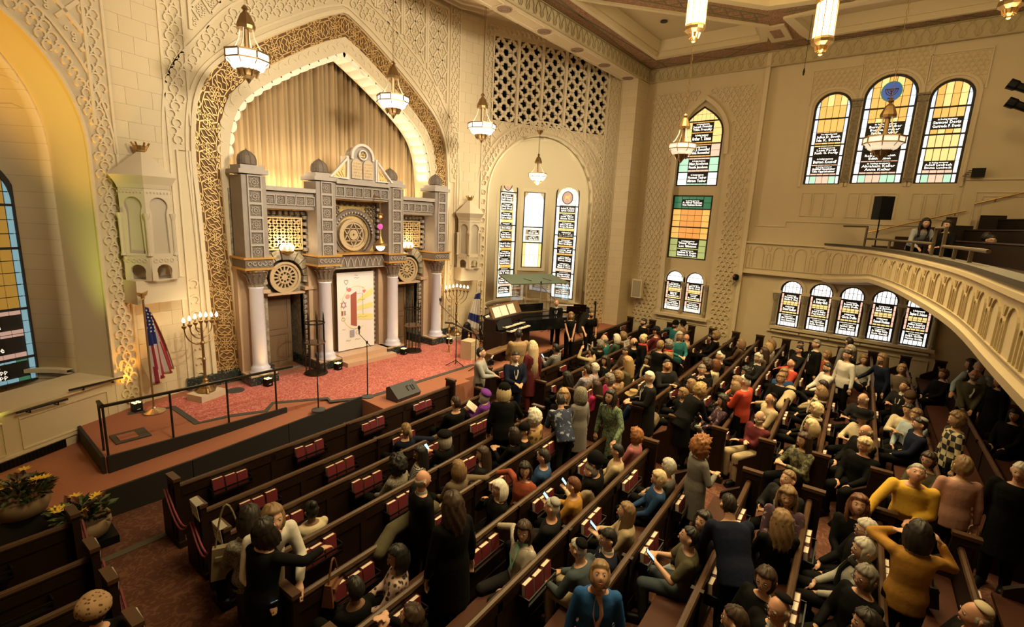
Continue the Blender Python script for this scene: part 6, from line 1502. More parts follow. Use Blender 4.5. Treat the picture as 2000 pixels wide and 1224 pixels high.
def planter(label, loc, seed):
  r_ = random.Random(seed); t = thing('flower_planter', label, 'planter', loc)
  q = MB(); q.lathe([(.20, 0), (.29, .05), (.34, .18), (.33, .30), (.30, .30), (.28, .24)], n=20); q.build('bowl', POT, t, smooth=True)
  def leaf(l, w):
    q = MB(); q.add([(0, 0, 0), (w*.7, l*.35, .02), (w, l*.6, .0), (0, l, -.03), (-w, l*.6, 0), (-w*.7, l*.35, .02), (0, l*.5, -.025)], [(0, 1, 6), (1, 2, 6), (2, 3, 6), (3, 4, 6), (4, 5, 6), (5, 0, 6)]); return q
  lm = {}
  for k in range(130):
    m_ = r_.choice((0, 0, 1, 2, 3)); sz = r_.choice((0, 1)); key = (m_, sz)
    if key not in lm: lm[key] = mesh_of(leaf((.20, .13)[sz], (.05, .035)[sz]), LEAFM[m_], 'leaf')
    a = r_.uniform(0, 2*PI); rr = r_.uniform(.02, .34)*1.0; o = link('leaf', lm[key], t, (rr*math.cos(a), rr*math.sin(a), .28+r_.uniform(0, .30)*(1-rr*1.6))); o.rotation_euler = (r_.uniform(.1, 1.2), r_.uniform(-.4, .4), a-PI/2)
  pm = cached('petal', lambda: mesh_of(leaf(.085, .022), PETAL, 'petal'))
  for k in range(8):
    a = r_.uniform(0, 2*PI); rr = r_.uniform(.12, .36); c = Vector((rr*math.cos(a), rr*math.sin(a), .48+r_.uniform(0, .12)))
    q = MB(); q.tube([(rr*.4*math.cos(a), rr*.4*math.sin(a), .28), c], .006, 4); s_ = q.build('flower_stem', LEAFM[0], t)
    q = MB(); 
    for j in range(8):
      b_ = 2*PI*j/8; d = Vector((math.cos(b_), math.sin(b_), .25)); u = Vector((-math.sin(b_), math.cos(b_), 0)); q.add([c, c+d*.05+u*.018, c+d*.095, c+d*.05-u*.018], [(0, 1, 2, 3)])
    q.lathe([(.018, 0), (.02, .012), (.004, .018)], c, 6); q.build('yellow_flower', PETAL, s_)
planter('round clay planter of autumn leaves and yellow flowers on the landing edge', (.60, 9.78, .452), 3)
planter('round clay planter of autumn leaves and yellow flowers standing lower by the rope', (1.16, 9.02, .15), 8)
q = MB(); q.box((1.16, 9.02, .075), (.7, .6, .15)); tag(q.build('planter_plinth', BLACK), 'low black block under the nearer flower planter', 'plinth')
# ================================================================ MUSIC CORNER
def stage_pt(px, z=ZS): return on_z(px[0], px[1], z)
EBON = mat('piano_black', (.006, .006, .007), .12, spec=.6)
IV = mat('ivory_key', (.70, .62, .50), .4)
gp = thing('grand_piano', 'black grand piano with closed lid in the music corner', 'piano', (13.9, 10.3, ZS), -.35); gp.scale = (1.3, 1.3, 1.15)
out = [(-.75, -.85), (.75, -.85), (.75, .1), (.68, .45), (.45, .75), (.30, 1.05), (.05, 1.28), (-.30, 1.32), (-.62, 1.15), (-.75, .8)]
def slab(pts, z0, z1, nm, m, par): q = MB(); n = len(pts); q.add([(x, y, z0) for x, y in pts]+[(x, y, z1) for x, y in pts], [tuple(range(n, 2*n)), tuple(reversed(range(n)))]+[(i, (i+1) % n, n+(i+1) % n, n+i) for i in range(n)]); return q.build(nm, m, par)
slab(out, .62, .96, 'case', EBON, gp); slab([(x*1.02, y*1.02+(.35 if y < 0 else 0)) for x, y in out], .965, .99, 'lid', EBON, gp)
q = MB(); q.box((0, -.72, .80), (1.30, .22, .04)); q.build('keyboard', IV, gp)
for x, y in ((-.6, -.6), (.6, -.6), (-.1, 1.0)): q = MB(); q.lathe([(.05, 0), (.07, .05), (.06, .3), (.09, .64)], (x, y, 0), 10); q.build('leg', EBON, gp)
q = MB(); q.box((0, -.05, 1.0), (1.3, .03, .02)); q.build('lid_hinge', BRASS, gp)
q = MB(); q.box((.0, .05, 1.12), (1.0, .03, .24), 0); q.build('music_desk', EBON, gp)
og = thing('organ_console', 'wooden organ console with two keyboards and a long music rest', 'organ', (12.15, 9.62, ZS), .12); og.scale = (1.15,)*3
OAK = mat('organ_oak', (.16, .085, .035), .45, noise=.2)
q = MB(); q.box((0, .18, .40), (1.50, .62, .80)); q.box((0, .30, .95), (1.5, .36, .34)); q.build('case', DARKWOOD, og)
for j in range(2):
  q = MB(); q.box((0, -.20+.16*j, .82+.09*j), (1.05, .16, .03)); kb = q.build('keyboard', IV, og)
  q = MB()
  for k in range(25):
    if k % 7 not in (2, 6): q.box((-.50+.041*k, -.17+.16*j, .845+.09*j), (.018, .09, .018))
  q.build('black_keys', BLACK, kb, kind='stuff')
q = MB(); Fq = plane_map((0, .18, 1.14), (1, 0, 0), (0, .45, .9), (0, -.9, .45)); q.add([Fq(*p) for p in ((-.75, 0, 0), (.75, 0, 0), (.75, .36, 0), (-.75, .36, 0), (-.75, 0, -.02), (.75, 0, -.02), (.75, .36, -.02), (-.75, .36, -.02))], [(0, 1, 2, 3), (7, 6, 5, 4), (0, 4, 5, 1), (2, 6, 7, 3), (1, 5, 6, 2), (3, 7, 4, 0)]); q.build('music_rest', OAK, og)
for x in (-.48, -.12, .28):
  q = MB(); q.add([Fq(x-.17, .02, .012), Fq(x+.17, .02, .012), Fq(x+.17, .31, .012), Fq(x-.17, .31, .012)], [(0, 1, 2, 3)]); tag(q.build('sheet_music', mat('sheet_paper', (.74, .68, .60), .8)), 'open white sheet music on the organ rest, %s sheet' % ('left' if x < -.3 else 'middle' if x < 0 else 'right'), 'sheet music', 'sheets on the organ rest').parent = None
  o = bpy.data.objects[-1] if False else None
for o in [o for o in bpy.data.objects if o.name.startswith('sheet_music')]: o.matrix_world = og.matrix_basis.copy()
ob_ = thing('organ_bench', 'long low wooden bench before the organ console', 'bench', (11.0, 9.22, ZS), .12)
q = MB(); q.box((0, 0, .48), (1.3, .34, .05)); q.build('seat', OAK, ob_)
for x in (-.58, .58): q = MB(); q.box((x, 0, .23), (.06, .30, .46)); q.build('leg', OAK, ob_)
def music_stand(label, loc, rz, sheet=False, wide=.5):
  t = thing('music_stand', label, 'music stand', loc, rz)
  for k in range(3): a = 2*PI*k/3; q = MB(); q.tube([(0, 0, .1), (.25*math.cos(a), .25*math.sin(a), .01)], .012, 5); q.build('leg', BLACKMET, t)
  q = MB(); q.tube([(0, 0, .05), (0, 0, 1.02)], .014, 6); q.build('pole', BLACKMET, t)
  Fd = plane_map((0, 0, 1.02), (1, 0, 0), (0, .5, .87), (0, -.87, .5)); q = MB(); q.add([Fd(*p) for p in ((-wide/2, -.06, 0), (wide/2, -.06, 0), (wide/2, .30, 0), (-wide/2, .30, 0), (-wide/2, -.06, -.015), (wide/2, -.06, -.015), (wide/2, .30, -.015), (-wide/2, .30, -.015))], [(0, 1, 2, 3), (7, 6, 5, 4), (0, 4, 5, 1), (2, 6, 7, 3), (1, 5, 6, 2), (3, 7, 4, 0)]); q.box(Fd(0, -.06, .03), (wide, .06, .02)); q.build('desk', BLACK, t)
  if sheet: q = MB(); q.add([Fd(-.15, -.03, .01), Fd(.15, -.03, .01), Fd(.15, .26, .01), Fd(-.15, .26, .01)], [(0, 1, 2, 3)]); q.build('page', mat('sheet_paper', (.74, .68, .60), .8), t)
for px, h_, rz, sh_, lb, w_ in (((955, 688), 0, .3, True, 'black music stand facing the organ with a white page', .55), ((985, 700), 0, -.2, False, 'wide black music stand before the cream amplifier', .62), ((1115, 660), 0, 2.2, True, 'black music stand to the left of the guitar', .5), ((1128, 655), 0, 2.2, False, 'second black music stand right of the keyboard player', .5), ((928, 722), 0, .9, True, 'low music stand with white page at the stage edge', .5)):
  p = stage_pt(px); music_stand(lb, (p.x, max(9.15, p.y), ZS), rz, sh_, w_)
t = thing('amplifier', 'cream square amplifier beside the organ keyboards', 'amplifier', (10.85, 10.3, ZS), .2)
q = MB(); q.box((0, 0, .30), (.45, .40, .60)); q.build('cabinet', mat('cream_cabinet', (.52, .40, .24), .6), t); q = MB(); q.box((0, -.205, .28), (.38, .01, .40)); q.build('grille_cloth', mat('cream_grille', (.44, .34, .2), .9), t)
ds = thing('drum_shield', 'clear acrylic drum shield under a green grey canopy roof', 'drum shield', (16.0, 11.75, ZS), -.42)
ACR = mat('clear_acrylic', (.9, .95, .9), .05, trans=1.0, alpha=.25)
q = MB(); Cn = [(-1.35, -.75), (1.35, -.75), (1.25, .6), (-1.25, .6)]
q.add([(x, y, 1.92 if y < 0 else 2.12) for x, y in Cn]+[(x, y, 1.96 if y < 0 else 2.16) for x, y in Cn], [(3, 2, 1, 0), (4, 5, 6, 7), (0, 1, 5, 4), (1, 2, 6, 5), (2, 3, 7, 6), (3, 0, 4, 7)]); cn = q.build('canopy', mat('canopy_green', (.12, .15, .10), .8), ds)
q = MB(); 
for x in (-.45, .45): q.box((x, -.08, 2.06), (.02, 1.3, .02), 0)
q.build('canopy_seam', mat('seam_dark', (.05, .06, .04), .8), cn)
for k in range(4): x = -1.0+.667*k; q = MB(); q.box((x, -.70-.0*k, .98), (.64, .012, 1.86)); q.build('acrylic_panel', ACR, ds)
for x in (-1.33, -.67, 0, .67, 1.33): q = MB(); q.box((x, -.71, .96), (.018, .02, 1.92)); q.build('panel_post', mat('post_clear_edge', (.45, .43, .36), .3), ds)
dk = thing('drum_kit', 'red drum kit with brass cymbals behind the acrylic shield', 'drum kit', (16.05, 11.8, ZS), -.42)
REDD = mat('red_drum', (.25, .015, .02), .25); HEAD = mat('drum_head', (.6, .57, .5), .5)
for (x, y, z, r_, h_) in ((-.35, -.1, .70, .15, .22), (.05, -.1, .72, .16, .22), (.5, -.1, .52, .2, .3), (-.62, .1, .58, .17, .14)):
  q = MB(); q.lathe([(r_, z-h_/2), (r_+.01, z-h_/2), (r_+.01, z+h_/2), (r_, z+h_/2)], (x, y, 0), 16); dr_ = q.build('drum_shell', REDD, dk); q = MB(); q.lathe([(r_, z+h_/2), (r_, z+h_/2+.006)], (x, y, 0), 16); q.build('drum_head', HEAD, dr_); q = MB(); q.tube([(x, y, 0), (x, y, z-h_/2)], .014, 5); q.build('drum_stand', BLACKMET, dr_)
q = MB(); q.lathe([(.27, -.20), (.28, -.20), (.28, .20), (.27, .20)], (0, .05, .30), 20, M=Matrix.Rotation(PI/2, 3, 'X')); q.build('bass_drum', REDD, dk)
for (x, y, z, r_) in ((-.75, .1, 1.05, .2), (.75, 0, 1.15, .24), (-.2, .3, 1.2, .22)):
  q = MB(); q.lathe([(r_, z), (.05, z+.03), (.01, z+.05)], (x, y, 0), 18); cy_ = q.build('cymbal', BRASS, dk); q = MB(); q.tube([(x, y, 0), (x, y, z)], .012, 5); q.build('cymbal_stand', BLACKMET, cy_)
kb = thing('stage_keyboard', 'two tier stage keyboard on a black cross stand before the bald man', 'keyboard', (16.35, 10.1, ZS), -.9)
for z, y in ((.88, 0), (1.08, .12)): q = MB(); q.box((0, y, z), (1.05, .28, .08)); kk_ = q.build('keyboard_body', BLACK if z < 1 else mat('grey_keyboard', (.3, .28, .25), .5), kb); q = MB(); q.box((0, y-.06, z+.043), (.95, .14, .012)); q.build('keys', IV, kk_)
for sg in (-1, 1): q = MB(); q.tube([(sg*.4, -.12, .01), (-sg*.4, -.12, .84)], .018, 6); q.tube([(sg*.4, .12, .01), (-sg*.4, .12, .84)], .018, 6); q.build('cross_leg', BLACKMET, kb)
t = thing('loudspeaker', 'tall black loudspeaker between the keyboard and the man in black', 'loudspeaker', (17.0, 9.9, ZS), -.7)
q = MB(); q.box((0, 0, .52), (.46, .46, 1.04)); q.build('cabinet', BLACK, t); q = MB(); q.box((0, -.235, .52), (.40, .012, .95)); q.build('grille', mat('spk_grille', (.02, .02, .022), .7), t); q = MB(); q.lathe([(.15, 0), (.15, .01)], (0, -.24, .35), 16, M=Matrix.Rotation(PI/2, 3, 'X')); q.build('cone', mat('cone_dark', (.03, .03, .03), .6), t)
t = thing('guitar', 'brown guitar on a stand with its neck up beside the man in black', 'guitar', (17.25, 9.45, ZS), -.6)
GW = mat('guitar_wood', (.20, .09, .03), .3)
slab([(x, y) for x, y in ((-.17, -.05), (.17, -.05), (.17, .05), (-.17, .05))], .02, .04, 'stand_foot', BLACKMET, t)
q = MB(); F = plane_map((0, -.05, .15), (1, 0, 0), (0, .12, .99), (0, -.99, .12)); bp_ = [(.19*math.cos(a)*(1-.25*math.exp(-((math.sin(a)-.25)/.25)**2)), .23+.24*math.sin(a)) for a in [2*PI*k/24 for k in range(24)]]
q.add([F(*p, 0) for p in bp_]+[F(*p, .09) for p in bp_], [tuple(reversed(range(24))), tuple(range(24, 48))]+[(i, (i+1) % 24, 24+(i+1) % 24, 24+i) for i in range(24)]); q.build('body', GW, t)
q = MB(); q.box(F(0, .74, .07), (.05, .04, .60)); q.build('neck', DARKWOOD, t); q = MB(); q.box(F(0, 1.08, .07), (.08, .03, .16)); q.build('headstock', DARKWOOD, t)
for k, (x, y, rz, lb) in enumerate(((12.6, 10.9, .4, 'grey folding chair left of the piano'), (12.0, 10.5, .8, 'grey folding chair behind the wide music stand'))):
  t = thing('folding_chair', lb, 'chair', (x, y, ZS), rz); CH = mat('folding_chair_grey', (.16, .14, .11), .5)
  q = MB(); q.box((0, 0, .44), (.42, .40, .03)); q.build('seat', CH, t); q = MB(); q.box((0, .22, .78), (.42, .02, .22)); q.build('backrest', CH, t)
  for sx in (-.2, .2): q = MB(); q.tube([(sx, -.2, .01), (sx, .22, .88)], .012, 5); q.build('leg', BLACKMET, t); q = MB(); q.tube([(sx, .22, .01), (sx, -.05, .44)], .012, 5); q.build('leg', BLACKMET, t)
rs = thing('stair_rail', 'slanted dark bronze stair rail on brass balusters at the right of the stage', 'railing', (11.2, 10.75, ZS), -.9)
q = MB(); q.tube([(-.75, 0, 1.0), (-.5, 0, 1.0), (.75, 0, .45), (.9, 0, .45)], .03, 8); q.build('handrail', BRONZE, rs)
for x, z in ((-.6, 1.0), (.05, .76), (.7, .47)): q = MB(); q.lathe([(.05, 0), (.03, .06), (.02, .2), (.045, .26), (.02, .32), (.02, z*.7), (.045, z*.78), (.02, z*.85), (.02, z)], (x, 0, 0), 8); q.build('baluster', BRASS, rs)
mic_stand('black boom microphone stand reaching over the drum shield', (15.9, 10.75, ZS), 1.5, boom=(.4, .35), rz=2.2, tripod=True)
mic_stand('low boom microphone stand before the right flag', (12.35, 11.2, ZS), 1.05, boom=(.5, -.12), rz=.1, tripod=True)
t = MB(); t.lathe([(.18, 0), (.24, .05), (.22, .5), (.14, .72), (.05, .80)], n=14, squash=.6); o = t.build('instrument_case', BLACK, loc=(12.05, 11.6, ZS)); tag(o, 'black soft instrument case standing by the stair rail', 'case')
t = thing('wall_speaker', 'cream wall loudspeaker mounted near the corner pier', 'loudspeaker', (20.02, 8.95, 2.42), 0)
q = MB(); q.box((0, 0, 0), (.22, .46, .80)); q.build('cabinet', CREAM2, t); q = MB(); q.box((-.115, 0, 0), (.01, .36, .70)); q.build('grille', mat('speaker_grille_grey', (.36, .31, .22), .8), t); q = MB(); q.box((.18, 0, 0), (.18, .06, .3)); q.build('bracket', BRONZE, t)
t = thing('security_camera', 'small black camera with red light on the pilaster edge', 'camera', (20.05, 4.98, 3.35), 0)
q = MB(); q.lathe([(.10, -.10), (.12, -.02), (.11, .08), (.05, .12)], n=12); q.build('housing', BLACK, t); q = MB(); q.box((.10, 0, -.12), (.22, .16, .05)); q.build('bracket', CREAM2, t); q = MB(); q.lathe([(.02, 0), (.02, .01)], (-.11, .05, .05), 8); q.build('red_light', mat('red_led', (1, 0, 0), .4, emit=(1, .02, .04), es=3), t)
P = on_y(1686, 412, 1.0) if False else None
t = thing('loudspeaker', 'black loudspeaker on a tripod stand on the balcony corner', 'loudspeaker', (18.95, .80, 4.22), .8)
for k in range(3): a = 2*PI*k/3; q = MB(); q.tube([(0, 0, .4), (.32*math.cos(a), .32*math.sin(a), .0)], .014, 5); q.build('leg', BLACKMET, t)
q = MB(); q.tube([(0, 0, .1), (0, 0, 1.55)], .02, 7); q.build('pole', BLACKMET, t)
q = MB(); pts = [(-.22, -.18), (.22, -.18), (.14, .18), (-.14, .18)]; q.add([(x, y, z) for z in (1.45, 2.15) for x, y in pts], [(3, 2, 1, 0), (4, 5, 6, 7), (0, 1, 5, 4), (1, 2, 6, 5), (2, 3, 7, 6), (3, 0, 4, 7)]); q.build('cabinet', BLACK, t)
q = MB(); q.box((0, -.185, 1.8), (.38, .01, .62)); q.build('grille', mat('spk_grille', (.02, .02, .022), .7), t)
t = thing('floodlight', 'small black floodlight on the ledge above the balcony stairs', 'floodlight', (20.2, -1.28, 7.15), 0)
q = MB(); q.box((0, 0, 0), (.14, .30, .26)); q.build('housing', BLACK, t)
for k in range(4): q = MB(); q.box((-.02, .17+.04*k, .06-.05*k), (.1, .10, .012)); q.build('fin', BLACK, t)
for k, z in enumerate((9.05, 8.6)):
  t = thing('stage_lantern', ('upper', 'lower')[k]+' black theatre spotlight reaching in from the far end wall', 'spotlight', (18.6, -1.75-.05*k, z), 0)
  q = MB(); q.lathe([(.10, -.3), (.10, .2), (.13, .25), (.13, .42)], n=12, M=Matrix.Rotation(-1.1, 3, 'X') @ Matrix.Identity(3)); q.build('barrel', BLACK, t); q = MB(); q.tube([(0, 0, 0), (0, -.4, .25), (0, -.9, .25)], .03, 6); q.build('arm', BLACKMET, t)
for k, (x0, x1, h0, z) in enumerate(((9.0, 18.6, -1.55, 4.53), (9.0, 19.4, -2.40, 4.86), (9.0, 19.9, -3.25, 5.19))):
  t = thing('pew', 'dark balcony pew, %s row behind the railing' % ORD[k], 'pew', (0, 0, 0), 0, 'balcony pews')
  s0, s1 = (3.0, 10.6) if k == 0 else (2.2, 10.8) if k == 1 else (2.0, 11); n = 16
  q = MB(); v = []
  P_ = [FB(s0+(s1-s0)*i/n, 0, h0) for i in range(n+1)]; P_ = [Vector((min(p.x, 20.0), p.y, 0)) for p in P_]
  for p in P_: v += [(p.x, p.y, z-.33), (p.x, p.y, z+.58), (p.x, p.y-.05, z+.58), (p.x, p.y-.05, z-.33)]
  q.add(v, [(4*i+j, 4*i+4+j, 4*i+5+j, 4*i+1+j) for i in range(n) for j in range(3)]); q.build('back_panel', PANELW, t)
  q = MB(); q.tube([(p.x, p.y-.02, z+.60) for p in P_], .035, 6); q.build('rail_cap', DARKWOOD, t)
  q = MB(); v = []
  for p in P_: v += [(p.x, p.y, z+.12), (p.x, p.y+.42, z+.12), (p.x, p.y+.42, z+.06)]
  q.add(v, [(3*i+j, 3*i+3+j, 3*i+4+j, 3*i+1+j) for i in range(n) for j in range(2)]); q.build('seat', DARKWOOD, t)
  for p in (P_[0], P_[-1]): q = MB(); q.box((p.x, p.y+.1, z+.2), (.08, .56, 1.06)); q.build('end_panel', DARKWOOD, t)
# ================================================================ PEOPLE
def capsule(bm, a, b_, ra, rb, n=10):
  a, b_ = Vector(a), Vector(b_); d = (b_-a); L = d.length
  if L < 1e-5: return
  d.normalize(); pts, rs = [], []
  for k in range(4): t = -PI/2+PI/2*k/3.2; pts.append(a+d*(ra*math.sin(t)*.98)); rs.append(max(.0015, ra*math.cos(t)))
  pts.append(a+d*.001); rs.append(ra)
  pts.append(a.lerp(b_, .35)); rs.append(ra+(rb-ra)*.30)
  pts.append(a.lerp(b_, .7)); rs.append(ra+(rb-ra)*.72)
  for k in range(5): t = PI/2*k/4.2; pts.append(b_+d*(rb*math.sin(t)*.98)); rs.append(max(.0015, rb*math.cos(t)))
  bm.tube(pts, rs, n)
def loft(bm, secs, n=16):
  """secs: (center, right vec, front vec, rx, ryf, ryb)"""
  base = len(bm.v); L = len(secs)
  for c, R_, Fv, rx, rf, rb in secs:
    for k in range(n):
      a = 2*PI*k/n; s_, c_ = math.sin(a), math.cos(a); p = Vector(c)+Vector(R_)*(rx*c_)+Vector(Fv)*((rf if s_ > 0 else rb)*s_); bm.v.append(tuple(p))
  for i in range(L-1):
    for k in range(n): a = base+i*n+k; b2 = base+i*n+(k+1) % n; bm.f.append((a, b2, b2+n, a+n)); bm.m.append(0)
  bm.f.append(tuple(base+k for k in reversed(range(n)))); bm.m.append(0); bm.f.append(tuple(base+(L-1)*n+k for k in range(n))); bm.m.append(0)
def head_r(th, ph):
  """th azimuth (0 = right, 90 = front), ph elevation; returns point"""
  x = math.cos(ph)*math.cos(th); y = math.cos(ph)*math.sin(th); z = math.sin(ph)
  px, py, pz = .074*x, .094*y, .118*z
  if z < 0: px *= 1-.26*z*z*1.2; py = py*(1-.16*z*z) + (.012*(-z) if y > 0 else .010*z*0); 
  if y < 0 and z < -.2: py *= 1+.25*(z+.2)
  g = lambda cx, cz, sx, sz: math.exp(-((px-cx)/sx)**2-((pz-cz)/sz)**2) if y > 0 else 0
  py += .024*g(0, -.028, .012, .016)+.014*g(0, -.008, .009, .020)-.010*(g(.032, .008, .015, .011)+g(-.032, .008, .015, .011))+.006*g(0, .032, .05, .010)+.006*g(0, -.060, .022, .007)-.003*g(0, -.068, .02, .003)+.006*g(0, -.098, .022, .014)
  return Vector((px, py, pz))
def head_mesh(bm, M):
  nu, nv = 26, 20; base = len(bm.v)
  for j in range(nv+1):
    ph = -PI/2+PI*j/nv
    for i in range(nu): bm.v.append(tuple(M @ head_r(2*PI*i/nu, ph)))
  for j in range(nv):
    for i in range(nu): a = base+j*nu+i; b_ = base+j*nu+(i+1) % nu; bm.f.append((a, b_, b_+nu, a+nu)); bm.m.append(0)
  for s in (-1, 1):
    pts = [(.072*s, -.012, -.045), (.080*s, -.010, -.02), (.086*s, -.018, .01), (.078*s, -.014, .028)]; bm.tube([M @ Vector(p) for p in pts], [.010, .016, .018, .008], 8)
def remesh(bm, vox, name, sm=2, fac=.5):
  me = bpy.data.meshes.new('tmp'); me.from_pydata(bm.v, [], bm.f); ob = bpy.data.objects.new('tmp', me); COL.objects.link(ob)
  r_ = ob.modifiers.new('r', 'REMESH'); r_.mode = 'VOXEL'; r_.voxel_size = vox
  s_ = ob.modifiers.new('s', 'SMOOTH'); s_.factor = fac; s_.iterations = sm
  dg = bpy.context.evaluated_depsgraph_get(); dg.update(); out = bpy.data.meshes.new_from_object(ob.evaluated_get(dg)); bpy.data.objects.remove(ob); bpy.data.meshes.remove(me)
  out.polygons.foreach_set('use_smooth', [True]*len(out.polygons)); out.name = name; out.materials.clear(); return out
def ik(S, Wp, hint, l1, l2):
  S, Wp = Vector(S), Vector(Wp); d = Wp-S; L = min(d.length, (l1+l2)*.995); d.normalize(); Wp = S+d*L
  a = (l1*l1-l2*l2+L*L)/(2*L); h = math.sqrt(max(0, l1*l1-a*a)); hv = Vector(hint); hv = hv-d*hv.dot(d)
  hv = hv.normalized() if hv.length > 1e-5 else d.orthogonal().normalized()
  return S+d*a+hv*h, Wp
V3 = Vector
POSES = {
 's0': dict(sit=1, R=(.10, .30, .60), L=(-.10, .31, .60)), 's1': dict(sit=1, R=(.07, .34, .82), L=(-.08, .34, .80), lean=.10),
 's2': dict(sit=1, R=(-.06, .24, .78), L=(.06, .27, .74)), 's3': dict(sit=1, R=(.62, -.10, .86), L=(-.10, .30, .60), hR=(0, -1, .2)),
 's3l': dict(sit=1, L=(-.62, -.10, .86), R=(.10, .30, .60), hL=(0, -1, .2)), 's4': dict(sit=1, R=(.14, .46, .62), L=(-.14, .46, .62), lean=.42),
 's6': dict(sit=1, R=(.07, .17, 1.00), L=(-.08, .30, .60), hR=(.5, .6, -1)), 's7': dict(sit=1, R=(.24, .16, 1.24), L=(-.24, .16, 1.24), hR=(1, .3, -1), hL=(-1, .3, -1)),
 's8': dict(sit=1, R=(.05, .30, 1.02), L=(-.06, .28, 1.0), hR=(.8, 0, -1), hL=(-.8, 0, -1), lean=.1),
 't0': dict(R=(.27, .05, .80), L=(-.27, .05, .80)), 't1': dict(R=(.08, .34, 1.10), L=(-.08, .32, 1.08)), 't2': dict(R=(.34, .36, .98), L=(-.24, .12, .84), lean=.18),
 't2l': dict(L=(-.34, .36, .98), R=(.24, .12, .84), lean=.18), 't3': dict(R=(.14, .52, .90), L=(-.14, .52, .90), lean=.62), 't4': dict(R=(.22, .52, 1.16), L=(-.10, .34, 1.05), lean=.12),
 't5': dict(R=(.10, .24, 1.16), L=(-.07, .26, 1.12)), 't6': dict(R=(.20, .20, 1.46), L=(-.16, .12, 1.50), hR=(.7, .5, -.8), hL=(-.7, .5, -.6)),
 't7': dict(R=(.05, .22, .82), L=(-.05, .23, .81)), 't8': dict(R=(.42, .42, .92), L=(-.05, .30, 1.02), lean=.28, hR=(1, -.3, .2)), 't9': dict(R=(.30, .50, 1.12), L=(-.26, .50, 1.06), lean=.10),
}
def skel(p, fem):
  P = POSES[p]; sit = P.get('sit'); lean = P.get('lean', 0); sw = .165 if fem else .19
  pel = V3((0, 0, .54 if sit else .93)); up = V3((0, math.sin(lean+(.0 if sit else 0)), math.cos(lean))); fr = V3((0, up.z, -up.y))
  if sit: up = V3((0, math.sin(lean-.10), math.cos(lean-.10))); fr = V3((0, up.z, -up.y))
  tl = .47 if sit else .49
  neck = pel+up*tl; S = dict(pel=pel, up=up, fr=fr, neck=neck, sw=sw)
  hu = (up+V3((0, 0, 1))).normalized()
  S['head'] = neck+hu*.165+fr*.018
  for s, k in ((1, 'R'), (-1, 'L')):
    sh_ = neck-up*.055+V3((s*sw, 0, 0)); S['S'+k] = sh_
    w = V3(P[k]); 
    hint = P.get('h'+k, (s*.6, -.6, -.5)); el, w = ik(sh_, w, hint, .285, .25); S['E'+k], S['W'+k] = el, w
    hip = pel+V3((s*.085, .0, -.02)); S['H'+k] = hip
    if sit: S['K'+k] = V3((s*.12, .46, .53)); S['A'+k] = V3((s*.12, .42, .10))
    else: S['K'+k] = V3((s*.095, .03+.03*s, .49)); S['A'+k] = V3((s*.10, -.02+.03*s, .09))
  return S
def torso_secs(S, fem, g=0.0, lo=-.08, belly=0.0):
  pel, up, fr, X = S['pel'], S['up'], S['fr'], V3((1, 0, 0)); T = (S['neck']-pel).length
  w = [(lo, .155, .10, .12), (.06, .165, .11, .12), (.30, .135 if fem else .150, .10+belly, .10), (.62, .150 if fem else .172, .125 if fem else .118, .115), (.84, .165 if fem else .19, .10, .105), (.95, .12, .075, .085), (1.02, .062, .058, .062)]
  return [(pel+up*(f*T) if i else pel+up*lo, X, fr, rx+g, rf+g, rb+g) for i, (f, rx, rf, rb) in enumerate(w)]
def hand(bm, E, W_, s, fine):
  d = (W_-E).normalized(); up = V3((0, 0, 1)); side = d.cross(up); side = side.normalized() if side.length > .1 else V3((1, 0, 0)); nrm = side.cross(d)
  pal = W_+d*.085-nrm*.008
  loft(bm, [(W_, side, nrm, .024, .018, .018), (W_+d*.03, side, nrm, .034, .016, .016), (W_+d*.07, side, nrm, .041, .014, .014), (pal, side, nrm, .038, .011, .011)], 10)
  for k, l in enumerate((.064, .076, .072, .055)):
    b_ = pal+side*(.0275-.0185*k)*(-s)*-1; f1 = b_+d*l*.55-nrm*.012; f2 = f1+d*l*.36-nrm*.030; capsule(bm, b_-d*.015, f1, .0095, .0085, 6); capsule(bm, f1, f2, .0085, .0075, 6)
  inn = side*(-s); t0 = W_+d*.025+inn*.028; t1 = t0+d*.035+inn*.022-nrm*.01; t2 = t1+d*.032-nrm*.012; capsule(bm, t0, t1, .012, .010, 6); capsule(bm, t1, t2, .010, .008, 6)
BODY, CLOTH = {}, {}
def headM(S, hy, hp):
  return Matrix.Translation(S['head']) @ Matrix.Rotation(math.radians(hy), 4, 'Z') @ Matrix.Rotation(math.radians(-hp), 4, 'X')
def body_mesh(p, fem, hy, hp, fine):
  key = (p, fem, hy, hp, fine)
  if key in BODY: return BODY[key]
  S = skel(p, fem); bm = MB(); loft(bm, torso_secs(S, fem))
  hm = headM(S, hy, hp); hd = S['head']
  capsule(bm, S['neck']-S['up']*.05, hd+S['up']*-.05-S['fr']*.015, .060 if not fem else .052, .055 if not fem else .048, 12)
  head_mesh(bm, hm)
  for s, k in ((1, 'R'), (-1, 'L')):
    capsule(bm, S['S'+k], S['E'+k], .055 if not fem else .047, .042 if not fem else .036); capsule(bm, S['E'+k], S['W'+k], .042 if not fem else .036, .027)
    hand(bm, S['E'+k], S['W'+k], s, fine)
    capsule(bm, S['H'+k], S['K'+k], .088, .058); capsule(bm, S['K'+k], S['A'+k], .058, .040)
    a = S['A'+k]; capsule(bm, a+V3((0, -.03, -.045)), a+V3((s*.015, .15, -.055)), .042, .034)
  me = remesh(bm, .0095 if fine else .0125, 'body', 2, .4); BODY[key] = (me, S, hm); return BODY[key]
